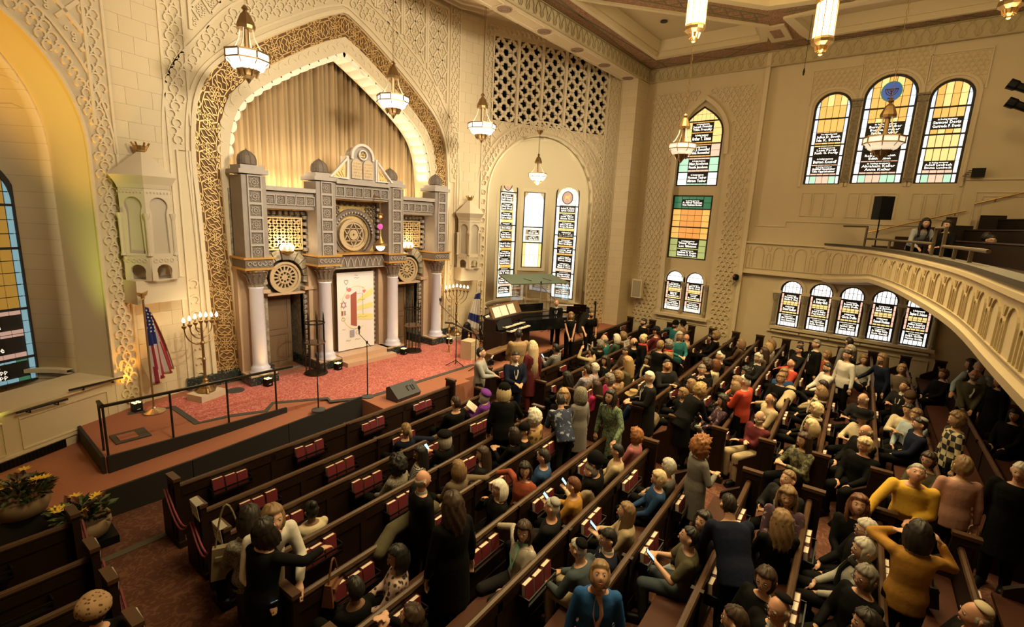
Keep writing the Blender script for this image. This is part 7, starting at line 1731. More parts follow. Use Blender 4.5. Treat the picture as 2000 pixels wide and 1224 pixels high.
def top_mesh(p, fem, kind, belly=0):
  key = (p, fem, kind, belly)
  if key in CLOTH: return CLOTH[key]
  S = skel(p, fem); bm = MB(); sit = POSES[p].get('sit'); g = .028 if kind in ('coat', 'jacket') else .018
  secs = torso_secs(S, fem, g, -.10 if sit else (-.14 if kind != 'coat' else -.16), belly); secs[-1] = (S['neck']-S['up']*.005, secs[-1][1], secs[-1][2], .074, .07, .074)
  loft(bm, secs)
  if kind in ('coat', 'dress') and not sit:
    zb = .45 if kind == 'coat' else .35; c = S['pel']; X, Y = V3((1, 0, 0)), V3((0, 1, 0))
    loft(bm, [((c.x, c.y*.2-.0, zb), X, Y, .21, .17, .17), ((c.x, c.y*.5, .7), X, Y, .20, .15, .16), (c, X, Y, .19, .14, .15), (c+V3((0, 0, .1)), X, Y, .16, .12, .13)])
  for s, k in ((1, 'R'), (-1, 'L')):
    a, e, w = S['S'+k], S['E'+k], S['W'+k]
    if kind == 'vest': capsule(bm, a-V3((s*.03, 0, 0)), a+V3((0, 0, -.02)), .062, .060); continue
    if kind == 'tee': capsule(bm, a, a.lerp(e, .75), .068, .062); continue
    capsule(bm, a, e, .070 if not fem else .060, .058 if not fem else .050, 12); capsule(bm, e, e.lerp(w, .90), .058 if not fem else .050, .044 if not fem else .040, 12)
  if kind in ('hood',): capsule(bm, S['neck']+V3((0, -.07, .02)), S['neck']+V3((0, -.09, .10)), .09, .09)
  me = remesh(bm, .017, 'top', 3, .5); CLOTH[key] = me; return me
def bottom_mesh(p, fem, kind):
  key = ('b', p, fem, kind)
  if key in CLOTH: return CLOTH[key]
  S = skel(p, fem); bm = MB(); sit = POSES[p].get('sit'); pel = S['pel']; X = V3((1, 0, 0))
  loft(bm, [(pel-V3((0, 0, .10)), X, V3((0, 1, 0)), .13, .10, .12), (pel-V3((0, 0, .04)), X, V3((0, 1, 0)), .172, .12, .135), (pel+S['up']*.06, X, S['fr'], .172, .12, .13), (pel+S['up']*.13, X, S['fr'], .15, .11, .115)])
  for s, k in ((1, 'R'), (-1, 'L')):
    capsule(bm, S['H'+k], S['K'+k], .100, .074, 12)
    if kind == 'skirt' and sit: continue
    capsule(bm, S['K'+k], S['A'+k]+V3((0, 0, .0)), .074, .058, 12)
  if kind == 'skirt' and sit: capsule(bm, V3((-.06, .20, .55)), V3((-.06, .44, .54)), .10, .10); capsule(bm, V3((.06, .20, .55)), V3((.06, .44, .54)), .10, .10)
  me = remesh(bm, .018, 'trousers', 2, .5); CLOTH[key] = me; return me
def shoe_mesh(p):
  key = ('shoe', p)
  if key in CLOTH: return CLOTH[key]
  S = skel(p, False); bm = MB()
  for s, k in ((1, 'R'), (-1, 'L')): a = S['A'+k]; capsule(bm, a+V3((0, -.04, -.035)), a+V3((s*.015, .16, -.045)), .054, .044, 8); bm.box(a+V3((s*.007, .06, -.078)), (.085, .27, .024))
  me = mesh_of(bm, BLACK, 'shoes'); me.polygons.foreach_set('use_smooth', [True]*len(me.polygons)); CLOTH[key] = me; return me
HAIRM = {}
def hair_mesh(style):
  if style in HAIRM: return HAIRM[style]
  bm = MB(); nu, nv = 44, 26; base = 0
  from mathutils import noise as NZ_
  def W(y, z, x):  # coverage 0..1
    if style in ('bald',): return 1.0 if (z < .035 and z > -.075 and y < .015) else 0
    line = .045+.35*max(0, y-.02) if y > -.01 else -.012 if y > -.035 else -.075
    return 1.0 if z > line else 0
  T = {'short': .016, 'crop': .009, 'bald': .012, 'bob': .026, 'long': .024, 'wavy': .034, 'curly': .05, 'bigcurly': .085, 'afro': .075, 'bun': .015, 'pony': .016, 'pixie': .024, 'braids': .024, 'fluffy': .035}[style]
  for j in range(nv+1):
    ph = -PI/2+PI*j/nv
    for i in range(nu):
      th = 2*PI*i/nu; p = head_r(th, ph); n = V3((p.x/.074, p.y/.094, p.z/.118)).normalized(); w = W(p.y, p.z, p.x)
      if style in ('bob', 'long', 'wavy', 'braids', 'curly', 'bigcurly', 'pixie', 'fluffy', 'afro') and p.y < .035 and p.z > (-.105 if style != 'pixie' else -.09) and p.z < .05: w = 1.0
      q = V3((n.x*50, n.y*50, n.z*50)); lump = NZ_.noise(n*(6 if 'curl' in style or style == 'afro' else 3.5)+V3((len(style), 0, 0)))
      strand = .0035*math.sin(th*34+8*n.z+3*lump)
      if 'curl' in style or style == 'afro': t = T*(.85+.55*lump)+.008*NZ_.noise(n*16)
      elif style == 'fluffy': t = T*(.9+.5*lump)+strand
      else: t = T*(1+.30*lump)+strand
      bm.v.append(tuple(p+n*t if w else p*.90))
  for j in range(nv):
    for i in range(nu): a = j*nu+i; b_ = j*nu+(i+1) % nu; bm.f.append((a, b_, b_+nu, a+nu)); bm.m.append(0)
  if style in ('bob', 'long', 'wavy', 'braids'):
    zb = {'bob': -.15, 'long': -.34, 'wavy': -.28, 'braids': -.46}[style]; n = 30; rows = 9; b0 = len(bm.v)
    for j in range(rows):
      f = j/(rows-1); z = .05+(zb-.05)*f; fl = 1+.16*math.sin(PI*min(1, f*1.1))*(1 if style != 'long' else .6)
      for i in range(n):
        a = math.radians(-28)-math.radians(124)*2*i/(n-1)*.5*2*.5 if False else math.radians(25)-math.radians(230)*i/(n-1)
        rx, ry = .104*fl, .112*fl; wob = (.010*math.sin(f*12+i*1.3) if style == 'wavy' else .005*math.sin(i*2.3+f*2))+(.006*math.sin(i*PI) if style == 'braids' else 0)
        tip = 0 if style != 'wavy' else .03*math.sin(i*1.7)*f
        bm.v.append(((rx+wob)*math.cos(a), (ry+wob)*math.sin(a)-.012-(.03*f if zb < -.2 else 0), z+tip))
      for i in range(n):
        a = math.radians(25)-math.radians(230)*i/(n-1); rx, ry = .076*fl, .084*fl; bm.v.append((rx*math.cos(a), ry*math.sin(a)-.010-(.03*f if zb < -.2 else 0), z))
    w2 = 2*n
    for j in range(rows-1):
      for i in range(n-1):
        a = b0+j*w2+i; bm.f.append((a, a+1, a+w2+1, a+w2)); bm.m.append(0); c = a+n; bm.f.append((c+w2, c+w2+1, c+1, c)); bm.m.append(0)
      for e in (0, n-1): a = b0+j*w2+e; bm.f.append((a, a+w2, a+w2+n, a+n)); bm.m.append(0)
    j = rows-1
    for i in range(n-1): a = b0+j*w2+i; bm.f.append((a, a+1, a+n+1, a+n)); bm.m.append(0)
  if style == 'bun': bm.lathe([(.01, -.05), (.042, -.03), (.05, 0), (.042, .03), (.01, .05)], (0, -.07, .12), 10)
  if style == 'pony': bm.tube([(0, -.10, .03), (0, -.135, .0), (.005, -.14, -.08), (0, -.125, -.17)], [.03, .036, .032, .01], 8)
  if style == 'braids':
    for i in range(14): a = math.radians(-15-150*i/13); x, y = .115*math.cos(a), .115*math.sin(a)-.02; bm.tube([(x*.8, y*.8, .06), (x, y, -.05), (x*1.05, y-.02, -.38), (x, y-.03, -.78-.03*(i % 3))], [.012, .015, .014, .006], 5)
  me = bpy.data.meshes.new('hair'); me.from_pydata(bm.v, [], bm.f); me.polygons.foreach_set('use_smooth', [True]*len(me.polygons)); HAIRM[style] = me; return me
HATS = {}
def hat_mesh(kind):
  if kind in HATS: return HATS[kind]
  bm = MB()
  if kind == 'kippah': bm.lathe([(.074, .0), (.076, .004), (.066, .026), (.045, .041), (.02, .047), (.004, .048)], (0, 0, 0), 18, M=Matrix.Translation((0, -.035, .090)).to_3x3() @ Matrix.Rotation(.42, 3, 'X')); bm.v = [tuple(V3(v)+V3((0, -.042, .088))) for v in bm.v]
  elif kind == 'beret': bm.lathe([(.09, .045), (.125, .07), (.13, .09), (.10, .13), (.04, .15), (.005, .152)], (0, -.012, 0), 20)
  elif kind == 'straw': bm.lathe([(.19, .058), (.185, .066), (.10, .072), (.094, .13), (.085, .155), (.05, .150), (.004, .150)], (0, 0, 0), 24)
  elif kind == 'cap':
    bm.lathe([(.094, .035), (.097, .06), (.09, .10), (.065, .135), (.03, .15), (.004, .152)], (0, -.004, 0), 18, squash=1.12); bm.add([(-.07, .07, .052), (.07, .07, .052), (.06, .155, .045), (-.06, .155, .045), (-.07, .07, .046), (.07, .07, .046), (.06, .155, .039), (-.06, .155, .039)], [(0, 1, 2, 3), (7, 6, 5, 4), (2, 6, 7, 3), (1, 5, 6, 2), (0, 3, 7, 4)])
  elif kind == 'beanie': bm.lathe([(.10, .02), (.104, .05), (.10, .09), (.075, .14), (.04, .17), (.005, .178)], (0, -.005, 0), 18, squash=1.14)
  elif kind == 'fur': 
    bm.lathe([(.115, .01), (.135, .04), (.135, .10), (.11, .145), (.05, .16), (.004, .162)], (0, -.004, 0), 22, squash=1.08); bm.v = [tuple(V3(v)*(1+.03*math.sin(i*7.1))) for i, v in enumerate(bm.v)]
  elif kind == 'cloche': bm.lathe([(.15, .012), (.14, .02), (.105, .03), (.108, .08), (.09, .13), (.05, .155), (.004, .16)], (0, -.005, 0), 20, squash=1.1)
  elif kind == 'hood': bm.lathe([(.12, -.16), (.135, -.08), (.125, .02), (.115, .08), (.085, .13), (.04, .155), (.004, .158)], (0, -.018, 0), 20, squash=1.1)
  me = bpy.data.meshes.new('hat'); me.from_pydata(bm.v, [], bm.f); me.polygons.foreach_set('use_smooth', [True]*len(me.polygons)); HATS[kind] = me; return me
EYEM = {}
def face_mesh(kind):
  if kind in EYEM: return EYEM[kind]
  bm = MB()
  if kind == 'eyes':
    for s in (-1, 1): bm.lathe([(.002, -.011), (.009, -.007), (.0115, 0), (.009, .007), (.002, .011)], (s*.032, .0775, .008), 8, 0); bm.lathe([(.005, 0), (.005, .0025)], (s*.032, .0875, .008), 8, 1, M=Matrix.Rotation(-PI/2, 3, 'X'))
    me = mesh_of(bm, [mat('eye_white', (.6, .56, .52), .3), mat('eye_dark', (.02, .012, .008), .2)], 'eyes')
  elif kind == 'brows':
    for s in (-1, 1): bm.tube([(s*.016, .094, .026), (s*.032, .0925, .031), (s*.048, .083, .026)], [.003, .004, .002], 5)
    me = bpy.data.meshes.new('brows'); me.from_pydata(bm.v, [], bm.f)
  elif kind == 'lips':
    bm.tube([(-.024, .088, -.064), (-.008, .098, -.062), (.008, .098, -.062), (.024, .088, -.064)], [.002, .0045, .0045, .002], 5); bm.tube([(-.022, .087, -.066), (0, .0965, -.071), (.022, .087, -.066)], [.002, .005, .002], 5); me = mesh_of(bm, mat('lip_rose', (.34, .12, .09), .5), 'lips')
  elif kind == 'glasses':
    for s in (-1, 1): bm.strap([(s*.034+.024*math.cos(2*PI*k/12), .006+.018*math.sin(2*PI*k/12)) for k in range(12)], plane_map((0, .100, 0), (1, 0, 0), (0, 0, 1), (0, 1, 0)), .003, .003, closed=True); bm.tube([(s*.058, .10, .010), (s*.080, .03, .012), (s*.084, -.03, .004)], .0022, 4)
    bm.tube([(-.010, .103, .008), (.010, .103, .008)], .002, 4); me = mesh_of(bm, mat('glasses_frame', (.03, .02, .015), .3, .3), 'glasses')
  elif kind == 'beard':
    nu, nv = 28, 16
    for j in range(nv+1):
      ph = -PI/2+PI*j/nv
      for i in range(nu):
        p = head_r(2*PI*i/nu, ph); n = V3((p.x/.074, p.y/.094, p.z/.118)).normalized(); w = p.y > .0 and p.z < -.045 and not (abs(p.x) < .02 and p.z > -.075 and p.y > .09)
        bm.v.append(tuple(p+n*.012 if w else p*.9))
    for j in range(nv):
      for i in range(nu): a = j*nu+i; b_ = j*nu+(i+1) % nu; bm.f.append((a, b_, b_+nu, a+nu)); bm.m.append(0)
    me = bpy.data.meshes.new('beard'); me.from_pydata(bm.v, [], bm.f)
  EYEM[kind] = me; return me
SKIN = {'l': mat('skin_light', (.52, .30, .20), .5), 'm': mat('skin_tan', (.40, .22, .135), .5), 'd': mat('skin_brown', (.17, .085, .048), .5), 'r': mat('skin_ruddy', (.56, .29, .19), .5)}
HC = {n: mat('hair_'+n, c, .55, noise=.3, nscale=40) for n, c in dict(black=(.006, .005, .0045), brown=(.035, .017, .009), dark=(.013, .008, .0055), auburn=(.11, .035, .012), red=(.26, .10, .03), blond=(.36, .23, .10), dblond=(.20, .12, .055), grey=(.30, .27, .235), silver=(.45, .42, .37), white=(.66, .62, .55), salt=(.16, .14, .12), straw=(.55, .43, .26)).items()}
def cloth(name, col, **kw): return mat('cloth_'+name, col, .85, spec=.12, noise=.12, nscale=14, bump=.25, bscale=18, **kw)
CLO = {n: cloth(n, c) for n, c in dict(black=(.0032, .003, .003), charcoal=(.012, .0115, .012), navy=(.008, .011, .026), grey=(.16, .15, .14), lgrey=(.30, .29, .27), white=(.60, .57, .52), cream=(.52, .44, .31), beige=(.38, .30, .19), tan=(.30, .20, .10), brown=(.07, .042, .026), taupe=(.15, .11, .075), olive=(.085, .075, .045), mustard=(.36, .18, .035), yellow=(.64, .38, .05), rust=(.24, .055, .028), red=(.42, .055, .035), maroon=(.10, .018, .022), magenta=(.38, .03, .12), pink=(.42, .15, .17), blush=(.40, .22, .18), blue=(.022, .085, .26), dblue=(.02, .05, .13), teal=(.02, .12, .13), green=(.035, .07, .045), mint=(.22, .46, .36), lavender=(.26, .21, .25), purple=(.14, .035, .25), sky=(.30, .36, .40), orange=(.46, .13, .045), slate=(.055, .07, .085)).items()}
CLO['floral'] = two('cloth_floral', (.020, .012, .014), (.46, .33, .30), 'VORONOI', 16, .85, .38, .05)
for nm, c1, c2, kd, sc, th_, wd in (('bluefloral', (.014, .022, .060), (.26, .29, .36), 'NOISE', 13, .58, .03), ('whiteprint', (.02, .022, .05), (.55, .53, .52), 'NOISE', 16, .46, .04), ('greenprint', (.020, .040, .026), (.12, .17, .10), 'EDGE', 14, .05, .03), ('purpleprint', (.05, .02, .035), (.30, .20, .26), 'NOISE', 14, .6, .03), ('ikat', (.10, .05, .02), (.38, .24, .09), 'VORONOI', 12, .42, .08), ('leopard', (.07, .035, .02), (.36, .22, .12), 'VORONOI', 30, .32, .08), ('tweed', (.10, .09, .075), (.26, .23, .19), 'NOISE', 60, .5, .1), ('lavprint', (.10, .09, .13), (.34, .31, .37), 'VORONOI', 26, .38, .08), ('argyle', (.010, .010, .012), (.42, .36, .22), 'CHECK', 11, .5, .01), ('olivprint', (.03, .028, .016), (.15, .14, .075), 'NOISE', 18, .5, .05)):
  CLO[nm] = two('cloth_'+nm, c1, c2, kd, sc, .85, th_, wd)
for nm, c1, c2, sc in (('stripe', (.085, .080, .080), (.34, .31, .30), 22), ('bwstripe', (.012, .012, .014), (.30, .29, .28), 14), ('purplestripe', (.03, .03, .04), (.12, .10, .16), 16), ('marl', (.20, .175, .15), (.44, .40, .34), 42), ('bluestripe', (.16, .18, .22), (.42, .42, .44), 30)):
  CLO[nm] = two('cloth_'+nm, c1, c2, 'WAVE', sc, .85, .5, .15, .3, vec=(.3, .3, 1))
SCREEN = mat('phone_screen', (.2, .4, .6), .3, emit=(.45, .75, 1.0), es=.75)
def setm(o, m):
  if not o.data.materials: o.data.materials.append(None)
  o.material_slots[0].link = 'OBJECT'; o.material_slots[0].material = m
np_ = [0]
def refit(px, x0, y0, x, y, hz):
  d = ray(*px); L0, L1 = math.hypot(x0, y0), math.hypot(x, y); t = (hz+fz(y0)-H)/d.z; need = H+d.z*t*L1/L0-fz(y); return max(.92, min(1.10, need/hz))
def person(px, pose, face, label, hair='short', hc='dark', top='black', kind='long', bot='black', skin='l', fem=0, hy=0, hp=0, hat=None, hatc='black', gl=0, beard=None, fine=0, phone=0, base=None, sc=1.13, under=None, scarf=None, belly=0, skirt=0, group=None, row=None, xat=None):
  P = POSES[pose]; sit = P.get('sit')
  me, S, hm = body_mesh(pose, fem, hy, hp, fine)
  hz = hm.translation.z*sc
  rz = math.radians(face-90)
  if xat: Q = V3((0, 0, H))+ray(*px)*(xat/ray(*px).x); bz = Q.z-hz
  elif base is None: Q = on_floor(px[0], px[1], hz); bz = None
  else: d = ray(*px); t = (base+hz-H)/d.z; Q = V3((0, 0, H))+d*t; bz = base
  off = Matrix.Rotation(rz, 3, 'Z') @ V3((hm.translation.x*sc, hm.translation.y*sc, 0))
  x, y = Q.x-off.x, Q.y-off.y
  if sit and base is None and not xat:
    x0_, y0_ = x, y; cand = [(abs(rowy(i, x)+.27-y), i) for i in range(1, 14)]; i = min(cand)[1] if row is None else row; yn = rowy(i, x)+.25
    d = ray(*px)
    if abs(d.y/d.x) > .22: x += max(-.6, min(.6, (yn-y)*d.x/d.y)); y = yn
    else: y += max(-.15, min(.15, yn-y))
    sc *= refit(px, x0_, y0_, x, y, hz)
  elif base is None and not xat and (2.2 < x < 8.0 or 9.75 < x < 19.6) and y < 8.2:
    x0_, y0_ = x, y; cand = [(abs(rowy(i, x)+.67-y), i) for i in range(1, 14)]; i = min(cand)[1]; yn = rowy(i, x)+.67; d = ray(*px)
    if abs(d.y/d.x) > .22: x += max(-.5, min(.5, (yn-y)*d.x/d.y)); y = yn
    else: y += max(-.3, min(.3, yn-y))
    sc *= refit(px, x0_, y0_, x, y, hz)
  if bz is None: bz = fz(y)
  t = thing('person', label, 'person', (x, y, bz), rz, group); t.scale = (sc, sc, sc); np_[0] += 1
  b_ = link('body', me, t); setm(b_, SKIN[skin])
  o = link('top', top_mesh(pose, fem, kind, belly), t); setm(o, CLO[top])
  o = link('skirt' if skirt else 'trousers', bottom_mesh(pose, fem, 'skirt' if skirt else 'trousers'), t); setm(o, CLO[bot])
  link('shoes', shoe_mesh(pose), t)
  def child(nm, m_, mt):
    q = link(nm, m_, t); q.matrix_local = hm
    if mt is not None: setm(q, mt)
    return q
  if hair: child('hair', hair_mesh(hair), HC[hc])
  if hat: child('hat', hat_mesh(hat), CLO[hatc])
  if beard: child('beard', face_mesh('beard'), HC[beard])
  child('eyes', face_mesh('eyes'), None); child('brows', face_mesh('brows'), HC[hc if hc != 'white' else 'grey']); child('lips', face_mesh('lips'), None)
  if gl: child('glasses', face_mesh('glasses'), None)
  if under:   # shirt collar and front seen between lapels
    q = MB(); N0 = S['neck']; up, fr = S['up'], S['fr']; X = V3((1, 0, 0))
    loft(q, [(N0-up*.03, X, fr, .080, .080, .080), (N0+up*.03, X, fr, .068, .066, .066)], 14)
    g = .148 if kind != 'coat' else .158
    pts = [N0-up*.0+fr*.084-X*.03, N0-up*.0+fr*.084+X*.03, N0-up*.14+fr*g+X*.05, N0-up*.30+fr*g+X*.012, N0-up*.30+fr*g-X*.012, N0-up*.14+fr*g-X*.05]
    q.add(pts, [(0, 1, 2, 3, 4, 5)]); o = q.build('shirt_collar', CLO[under], t, smooth=False)
  if scarf:
    q = MB(); N0 = S['neck']; up, fr = S['up'], S['fr']; q.tube([N0+V3((.088*math.cos(a), 0, 0))+fr*(.088*math.sin(a)) for a in [2*PI*k/14 for k in range(15)]], .034, 8); q.tube([N0+fr*.10, N0+fr*.13-up*.15+V3((.04, 0, 0)), N0+fr*.145-up*.34+V3((.03, 0, 0))], [.035, .04, .03], 8); q.build('scarf', CLO[scarf], t)
  if phone:
    w = (S['WR']+S['WL'])/2 if phone == 2 else S['WR']; d = (S['WR']-S['ER']).normalized(); p = Matrix.Translation((x, y, bz)) @ Matrix.Rotation(rz, 4, 'Z') @ Matrix.Scale(sc, 4) @ ((w+d*.10+V3((0, .0, .025))).to_4d())
    q = MB(); q.box((0, 0, 0), (.078, .010, .150)); q.box((0, -.0058, 0), (.066, .002, .136), 0, 1); ph = q.build('phone', [BLACK, SCREEN], loc=p.to_3d() if hasattr(p, 'to_3d') else p); ph.rotation_euler = (-.75, 0, rz)
    tag(ph, 'glowing phone held by '+PHL(label), 'phone')
  return t
def PHL(l): w = l.replace(',', '').split(); return ' '.join(['the']+w[:10])
Pn = person
Pn((1087, 592), 't1', 215, 'bald man in black suit at the stage keyboard, hand to his mouth', None, 'grey', 'black', 'jacket', skin='r', base=ZS, under='white', hp=-15, sc=.95)
Pn((1115, 616), 't7', 225, 'young woman in sleeveless black dress with clasped hands by the keyboard', 'long', 'dblond', 'black', 'vest', fem=1, base=ZS, sc=.95)
Pn((1155, 613), 't2', 240, 'man in black t-shirt leaning on the front pew near the guitar', 'crop', 'dark', 'black', 'tee', base=ZS, beard='dark', sc=.95)
Pn((1013, 652), 't1', 60, 'man in tan patterned jacket standing at the organ keyboards', 'crop', 'black', 'tan', 'jacket', skin='d', base=.45, hy=-30)
Pn((1040, 676), 't0', 75, 'woman with very long blond braids in a maroon shawl', 'braids', 'straw', 'maroon', 'coat', 'maroon', skin='d', fem=1, base=.25)
Pn((940, 689), 't1', 300, 'photographer in pale grey shirt holding a black camera', 'short', 'black', 'lgrey', 'long', 'charcoal', hp=-20, fine=1)
Pn((1007, 697), 't1', 235, 'man in navy suit and tie holding a phone and facing out', 'short', 'dark', 'navy', 'jacket', 'navy', under='white', fine=1)
Pn((985, 764), 't2', 50, 'blond woman in black cap and black jacket with silver lapels', 'bob', 'straw', 'black', 'jacket', fem=1, hat='cap', hy=-35, fine=1)
Pn((890, 786), 's0', 90, 'short haired person in black jacket seated beside the purple beret', 'crop', 'brown', 'black', 'jacket', fine=1)
Pn((945, 778), 's1', 110, 'woman in purple beret and purple striped top reading an open book', 'bob', 'grey', 'purple', 'long', fem=1, hat='beret', hatc='purple', gl=1, hp=-25, fine=1)
Pn((793, 846), 's3', 85, 'woman with fair ponytail and arm stretched along the pew rail', 'pony', 'dblond', 'navy', 'long', fem=1, fine=1)
Pn((867, 856), 's1', 95, 'woman in black beret with grey curls looking at a phone', 'bob', 'grey', 'black', 'coat', fem=1, hat='beret', phone=1, fine=1)
Pn((820, 888), 's0', 130, 'woman with long dark braids in profile', 'long', 'black', 'bwstripe', 'long', skin='d', fem=1, hy=20, fine=1)
Pn((776, 913), 's0', 100, 'person with large dark afro in grey boucle jacket', 'afro', 'black', 'tweed', 'jacket', skin='d', fem=1, fine=1)
Pn((895, 922), 's3', 85, 'woman with fair bobbed hair and taupe sweater, arm on the rail', 'bob', 'dblond', 'taupe', 'long', fem=1, fine=1)
Pn((943, 886), 's0', 120, 'woman with long chestnut hair in a charcoal sweater', 'long', 'brown', 'charcoal', 'long', fem=1, hy=20, fine=1)
Pn((1003, 856), 's1', 100, 'dark haired woman in black holding something small', 'bob', 'dark', 'black', 'long', fem=1, fine=1)
Pn((1024, 841), 's0', 125, 'person in black cap and black sweater in profile', 'short', 'brown', 'black', 'long', hat='cap', hy=20, fine=1)
Pn((1043, 814), 's0', 90, 'white haired person in brown patterned ikat jacket', 'curly', 'white', 'ikat', 'jacket', fem=1, fine=1)
Pn((1098, 792), 't3', 55, 'broad person in navy floral shirt bending over the pew', 'short', 'dark', 'bluefloral', 'long', 'charcoal', fine=1, belly=.06)
Pn((1062, 892), 's0', 110, 'short haired person in a bright dark blue jacket', 'short', 'dark', 'dblue', 'jacket', fine=1)
Pn((1024, 935), 's3', 180, 'woman with glasses in rust jacket turning sideways', 'bob', 'dark', 'rust', 'jacket', fem=1, gl=1, hy=40, fine=1)
Pn((974, 968), 's6', 150, 'woman with fluffy white hair resting her cheek on her hand', 'bob', 'white', 'black', 'coat', fem=1, hy=10, fine=1)
Pn((826, 936), 't0', 345, 'bald man in black sweater over a pale collar standing in profile', 'bald', 'grey', 'black', 'long', under='lgrey', skin='r', fine=1, hp=-10)
Pn((884, 985), 't0', 75, 'person with wavy chestnut hair standing in a long black coat', 'wavy', 'brown', 'black', 'coat', fem=1, fine=1)
Pn((608, 996), 's0', 85, 'child with black bun and pink hair band in a pale jacket', 'bun', 'black', 'cream', 'jacket', skin='d', fem=1, fine=1, sc=.98)
Pn((530, 998), 't3', 262, 'person with short brown hair in cream sweater bending over a phone', 'pixie', 'dblond', 'white', 'long', 'taupe', fem=1, fine=1, phone=1, hp=-10)
Pn((520, 1034), 't4', 15, 'woman in black with dark bobbed hair pointing her finger', 'bob', 'dark', 'black', 'long', fem=1, fine=1, hp=-18)
Pn((776, 1086), 's0', 140, 'woman with black hair in floral blouse', 'bob', 'black', 'floral', 'long', skin='m', fem=1, fine=1, hy=15)
Pn((693, 1150), 's0', 90, 'person with short black hair and pearl earrings', 'short', 'black', 'black', 'long', skin='d', fem=1, fine=1)
Pn((803, 1205), 's8', 110, 'woman with chestnut hair raising clasped hands at the bottom edge', 'long', 'brown', 'black', 'long', fem=1, fine=1, hp=-20)
Pn((1022, 1062), 's3', 165, 'woman with dark hair in mint top and pale cardigan', 'bob', 'brown', 'marl', 'long', 'charcoal', fem=1, hy=35, under='mint', fine=1)
Pn((1078, 990), 's2', 105, 'man with grey knitted skullcap and dark plum sweater', 'crop', 'silver', 'charcoal', 'long', hat='kippah', hatc='lgrey', skin='r', fine=1)
Pn((1119, 958), 's1', 105, 'person with dark red hair in a mustard sweater', 'short', 'auburn', 'mustard', 'long', fem=1, phone=1, fine=1)
Pn((1152, 935), 's1', 105, 'grey haired person in cream fleece reading a phone', 'short', 'salt', 'cream', 'long', phone=1, fine=1)
Pn((1162, 903), 's0', 100, 'man in black beanie and black jacket seated behind a fleece', 'crop', 'dark', 'black', 'jacket', hat='beanie', fine=1)
Pn((1206, 882), 's0', 110, 'dark haired person with beige hooded coat on the pew', 'short', 'black', 'beige', 'coat', skin='m', fine=1)
Pn((1242, 857), 's0', 90, 'woman with auburn curls in rose pink sweater at the aisle', 'curly', 'red', 'pink', 'long', fem=1, fine=1)
Pn((1222, 1000), 's1', 115, 'woman with long straight hair in beige sweater holding a bright phone', 'long', 'dblond', 'beige', 'long', fem=1, phone=1, fine=1, hp=-15)
Pn((1187, 1063), 's0', 120, 'man with short black hair, glasses and navy jacket leaning back', 'short', 'black', 'navy', 'jacket', 'charcoal', gl=1, hy=15, under='white', fine=1)
Pn((1122, 1120), 's4', 90, 'man with black skullcap in dark slate sweater leaning forward', 'crop', 'silver', 'slate', 'long', 'beige', hat='kippah', fine=1)
Pn((1170, 1142), 't0', 212, 'woman in royal blue cardigan with a long necklace looking down', 'pixie', 'dblond', 'blue', 'long', 'brown', fem=1, under='blush', hp=-35, fine=1)
Pn((1287, 934), 's0', 120, 'white haired woman in denim blue top with clasped hands', 'pixie', 'straw', 'dblue', 'long', fem=1, fine=1)
Pn((1306, 911), 's0', 90, 'white haired person in grey beside the denim top', 'pixie', 'silver', 'grey', 'long', fem=1, fine=1)
Pn((1345, 1048), 's1', 110, 'young man with black hair in olive t-shirt using a phone', 'short', 'black', 'olive', 'tee', 'slate', phone=2, hp=-20, fine=1)
Pn((1372, 1024), 's0', 160, 'dark haired woman in black top beside the olive t-shirt', 'wavy', 'dark', 'black', 'long', 'sky', fem=1, hp=-20, fine=1)
Pn((1475, 1002), 't3', 38, 'man in dark navy suit bending forward between pews', 'crop', 'dark', 'navy', 'jacket', 'navy', fine=1)
Pn((1534, 968), 's0', 187, 'smiling woman with wavy blond hair turned to the camera', 'wavy', 'dblond', 'purpleprint', 'long', fem=1, fine=1)
Pn((1516, 930), 's1', 150, 'fair haired man in dark suit looking down at a phone', 'short', 'dblond', 'charcoal', 'jacket', phone=1, under='white', hp=-20, fine=1)
Pn((1545, 1024), 's0', 30, 'woman with long fair hair in white blouse seen from behind', 'wavy', 'dblond', 'black', 'long', fem=1, fine=1)
Pn((1474, 1124), 's0', 150, 'person with glasses and dark brown hair at the front of a couple', 'pixie', 'brown', 'black', 'coat', fem=1, gl=1, hy=20, fine=1)
Pn((1487, 1175), 's0', 150, 'bald man with glasses and dark skullcap in a dark suit', 'bald', 'grey', 'black', 'jacket', hat='kippah', under='white', skin='r', gl=1, fine=1, row=10)
Pn((1402, 1198), 's0', 90, 'top of a dark brown head at the bottom edge', 'short', 'brown', 'black', 'coat', fine=1)
Pn((1651, 978), 's0', 185, 'woman with loose chestnut hair in black, hands raised in talk', 'wavy', 'auburn', 'black', 'long', fem=1, hp=-20, fine=1)
Pn((1690, 1034), 's0', 110, 'person with cropped white hair and glasses in black jacket', 'pixie', 'silver', 'black', 'jacket', gl=1, fine=1)
Pn((1657, 1062), 's0', 105, 'person with grey cropped hair in pale grey sweater and scarf', 'pixie', 'silver', 'lgrey', 'long', fem=1, scarf='charcoal', fine=1)
Pn((1690, 1128), 's0', 140, 'woman with short salt brown hair and glasses in black', 'pixie', 'salt', 'black', 'long', fem=1, gl=1, fine=1)
Pn((1656, 1200), 's0', 110, 'dark haired woman with sunglasses pushed up on her head', 'long', 'dark', 'black', 'long', fem=1, fine=1)
Pn((1917, 1208), 's0', 100, 'bald man with pale skullcap at the bottom edge', 'bald', 'grey', 'charcoal', 'long', hat='kippah', hatc='cream', skin='r', fine=1)
Pn((1791, 925), 't8', 182, 'man in bright yellow fleece pullover leaning on a pew', 'crop', 'grey', 'yellow', 'long', 'black', hp=-30, fine=1, belly=.07, skin='r')
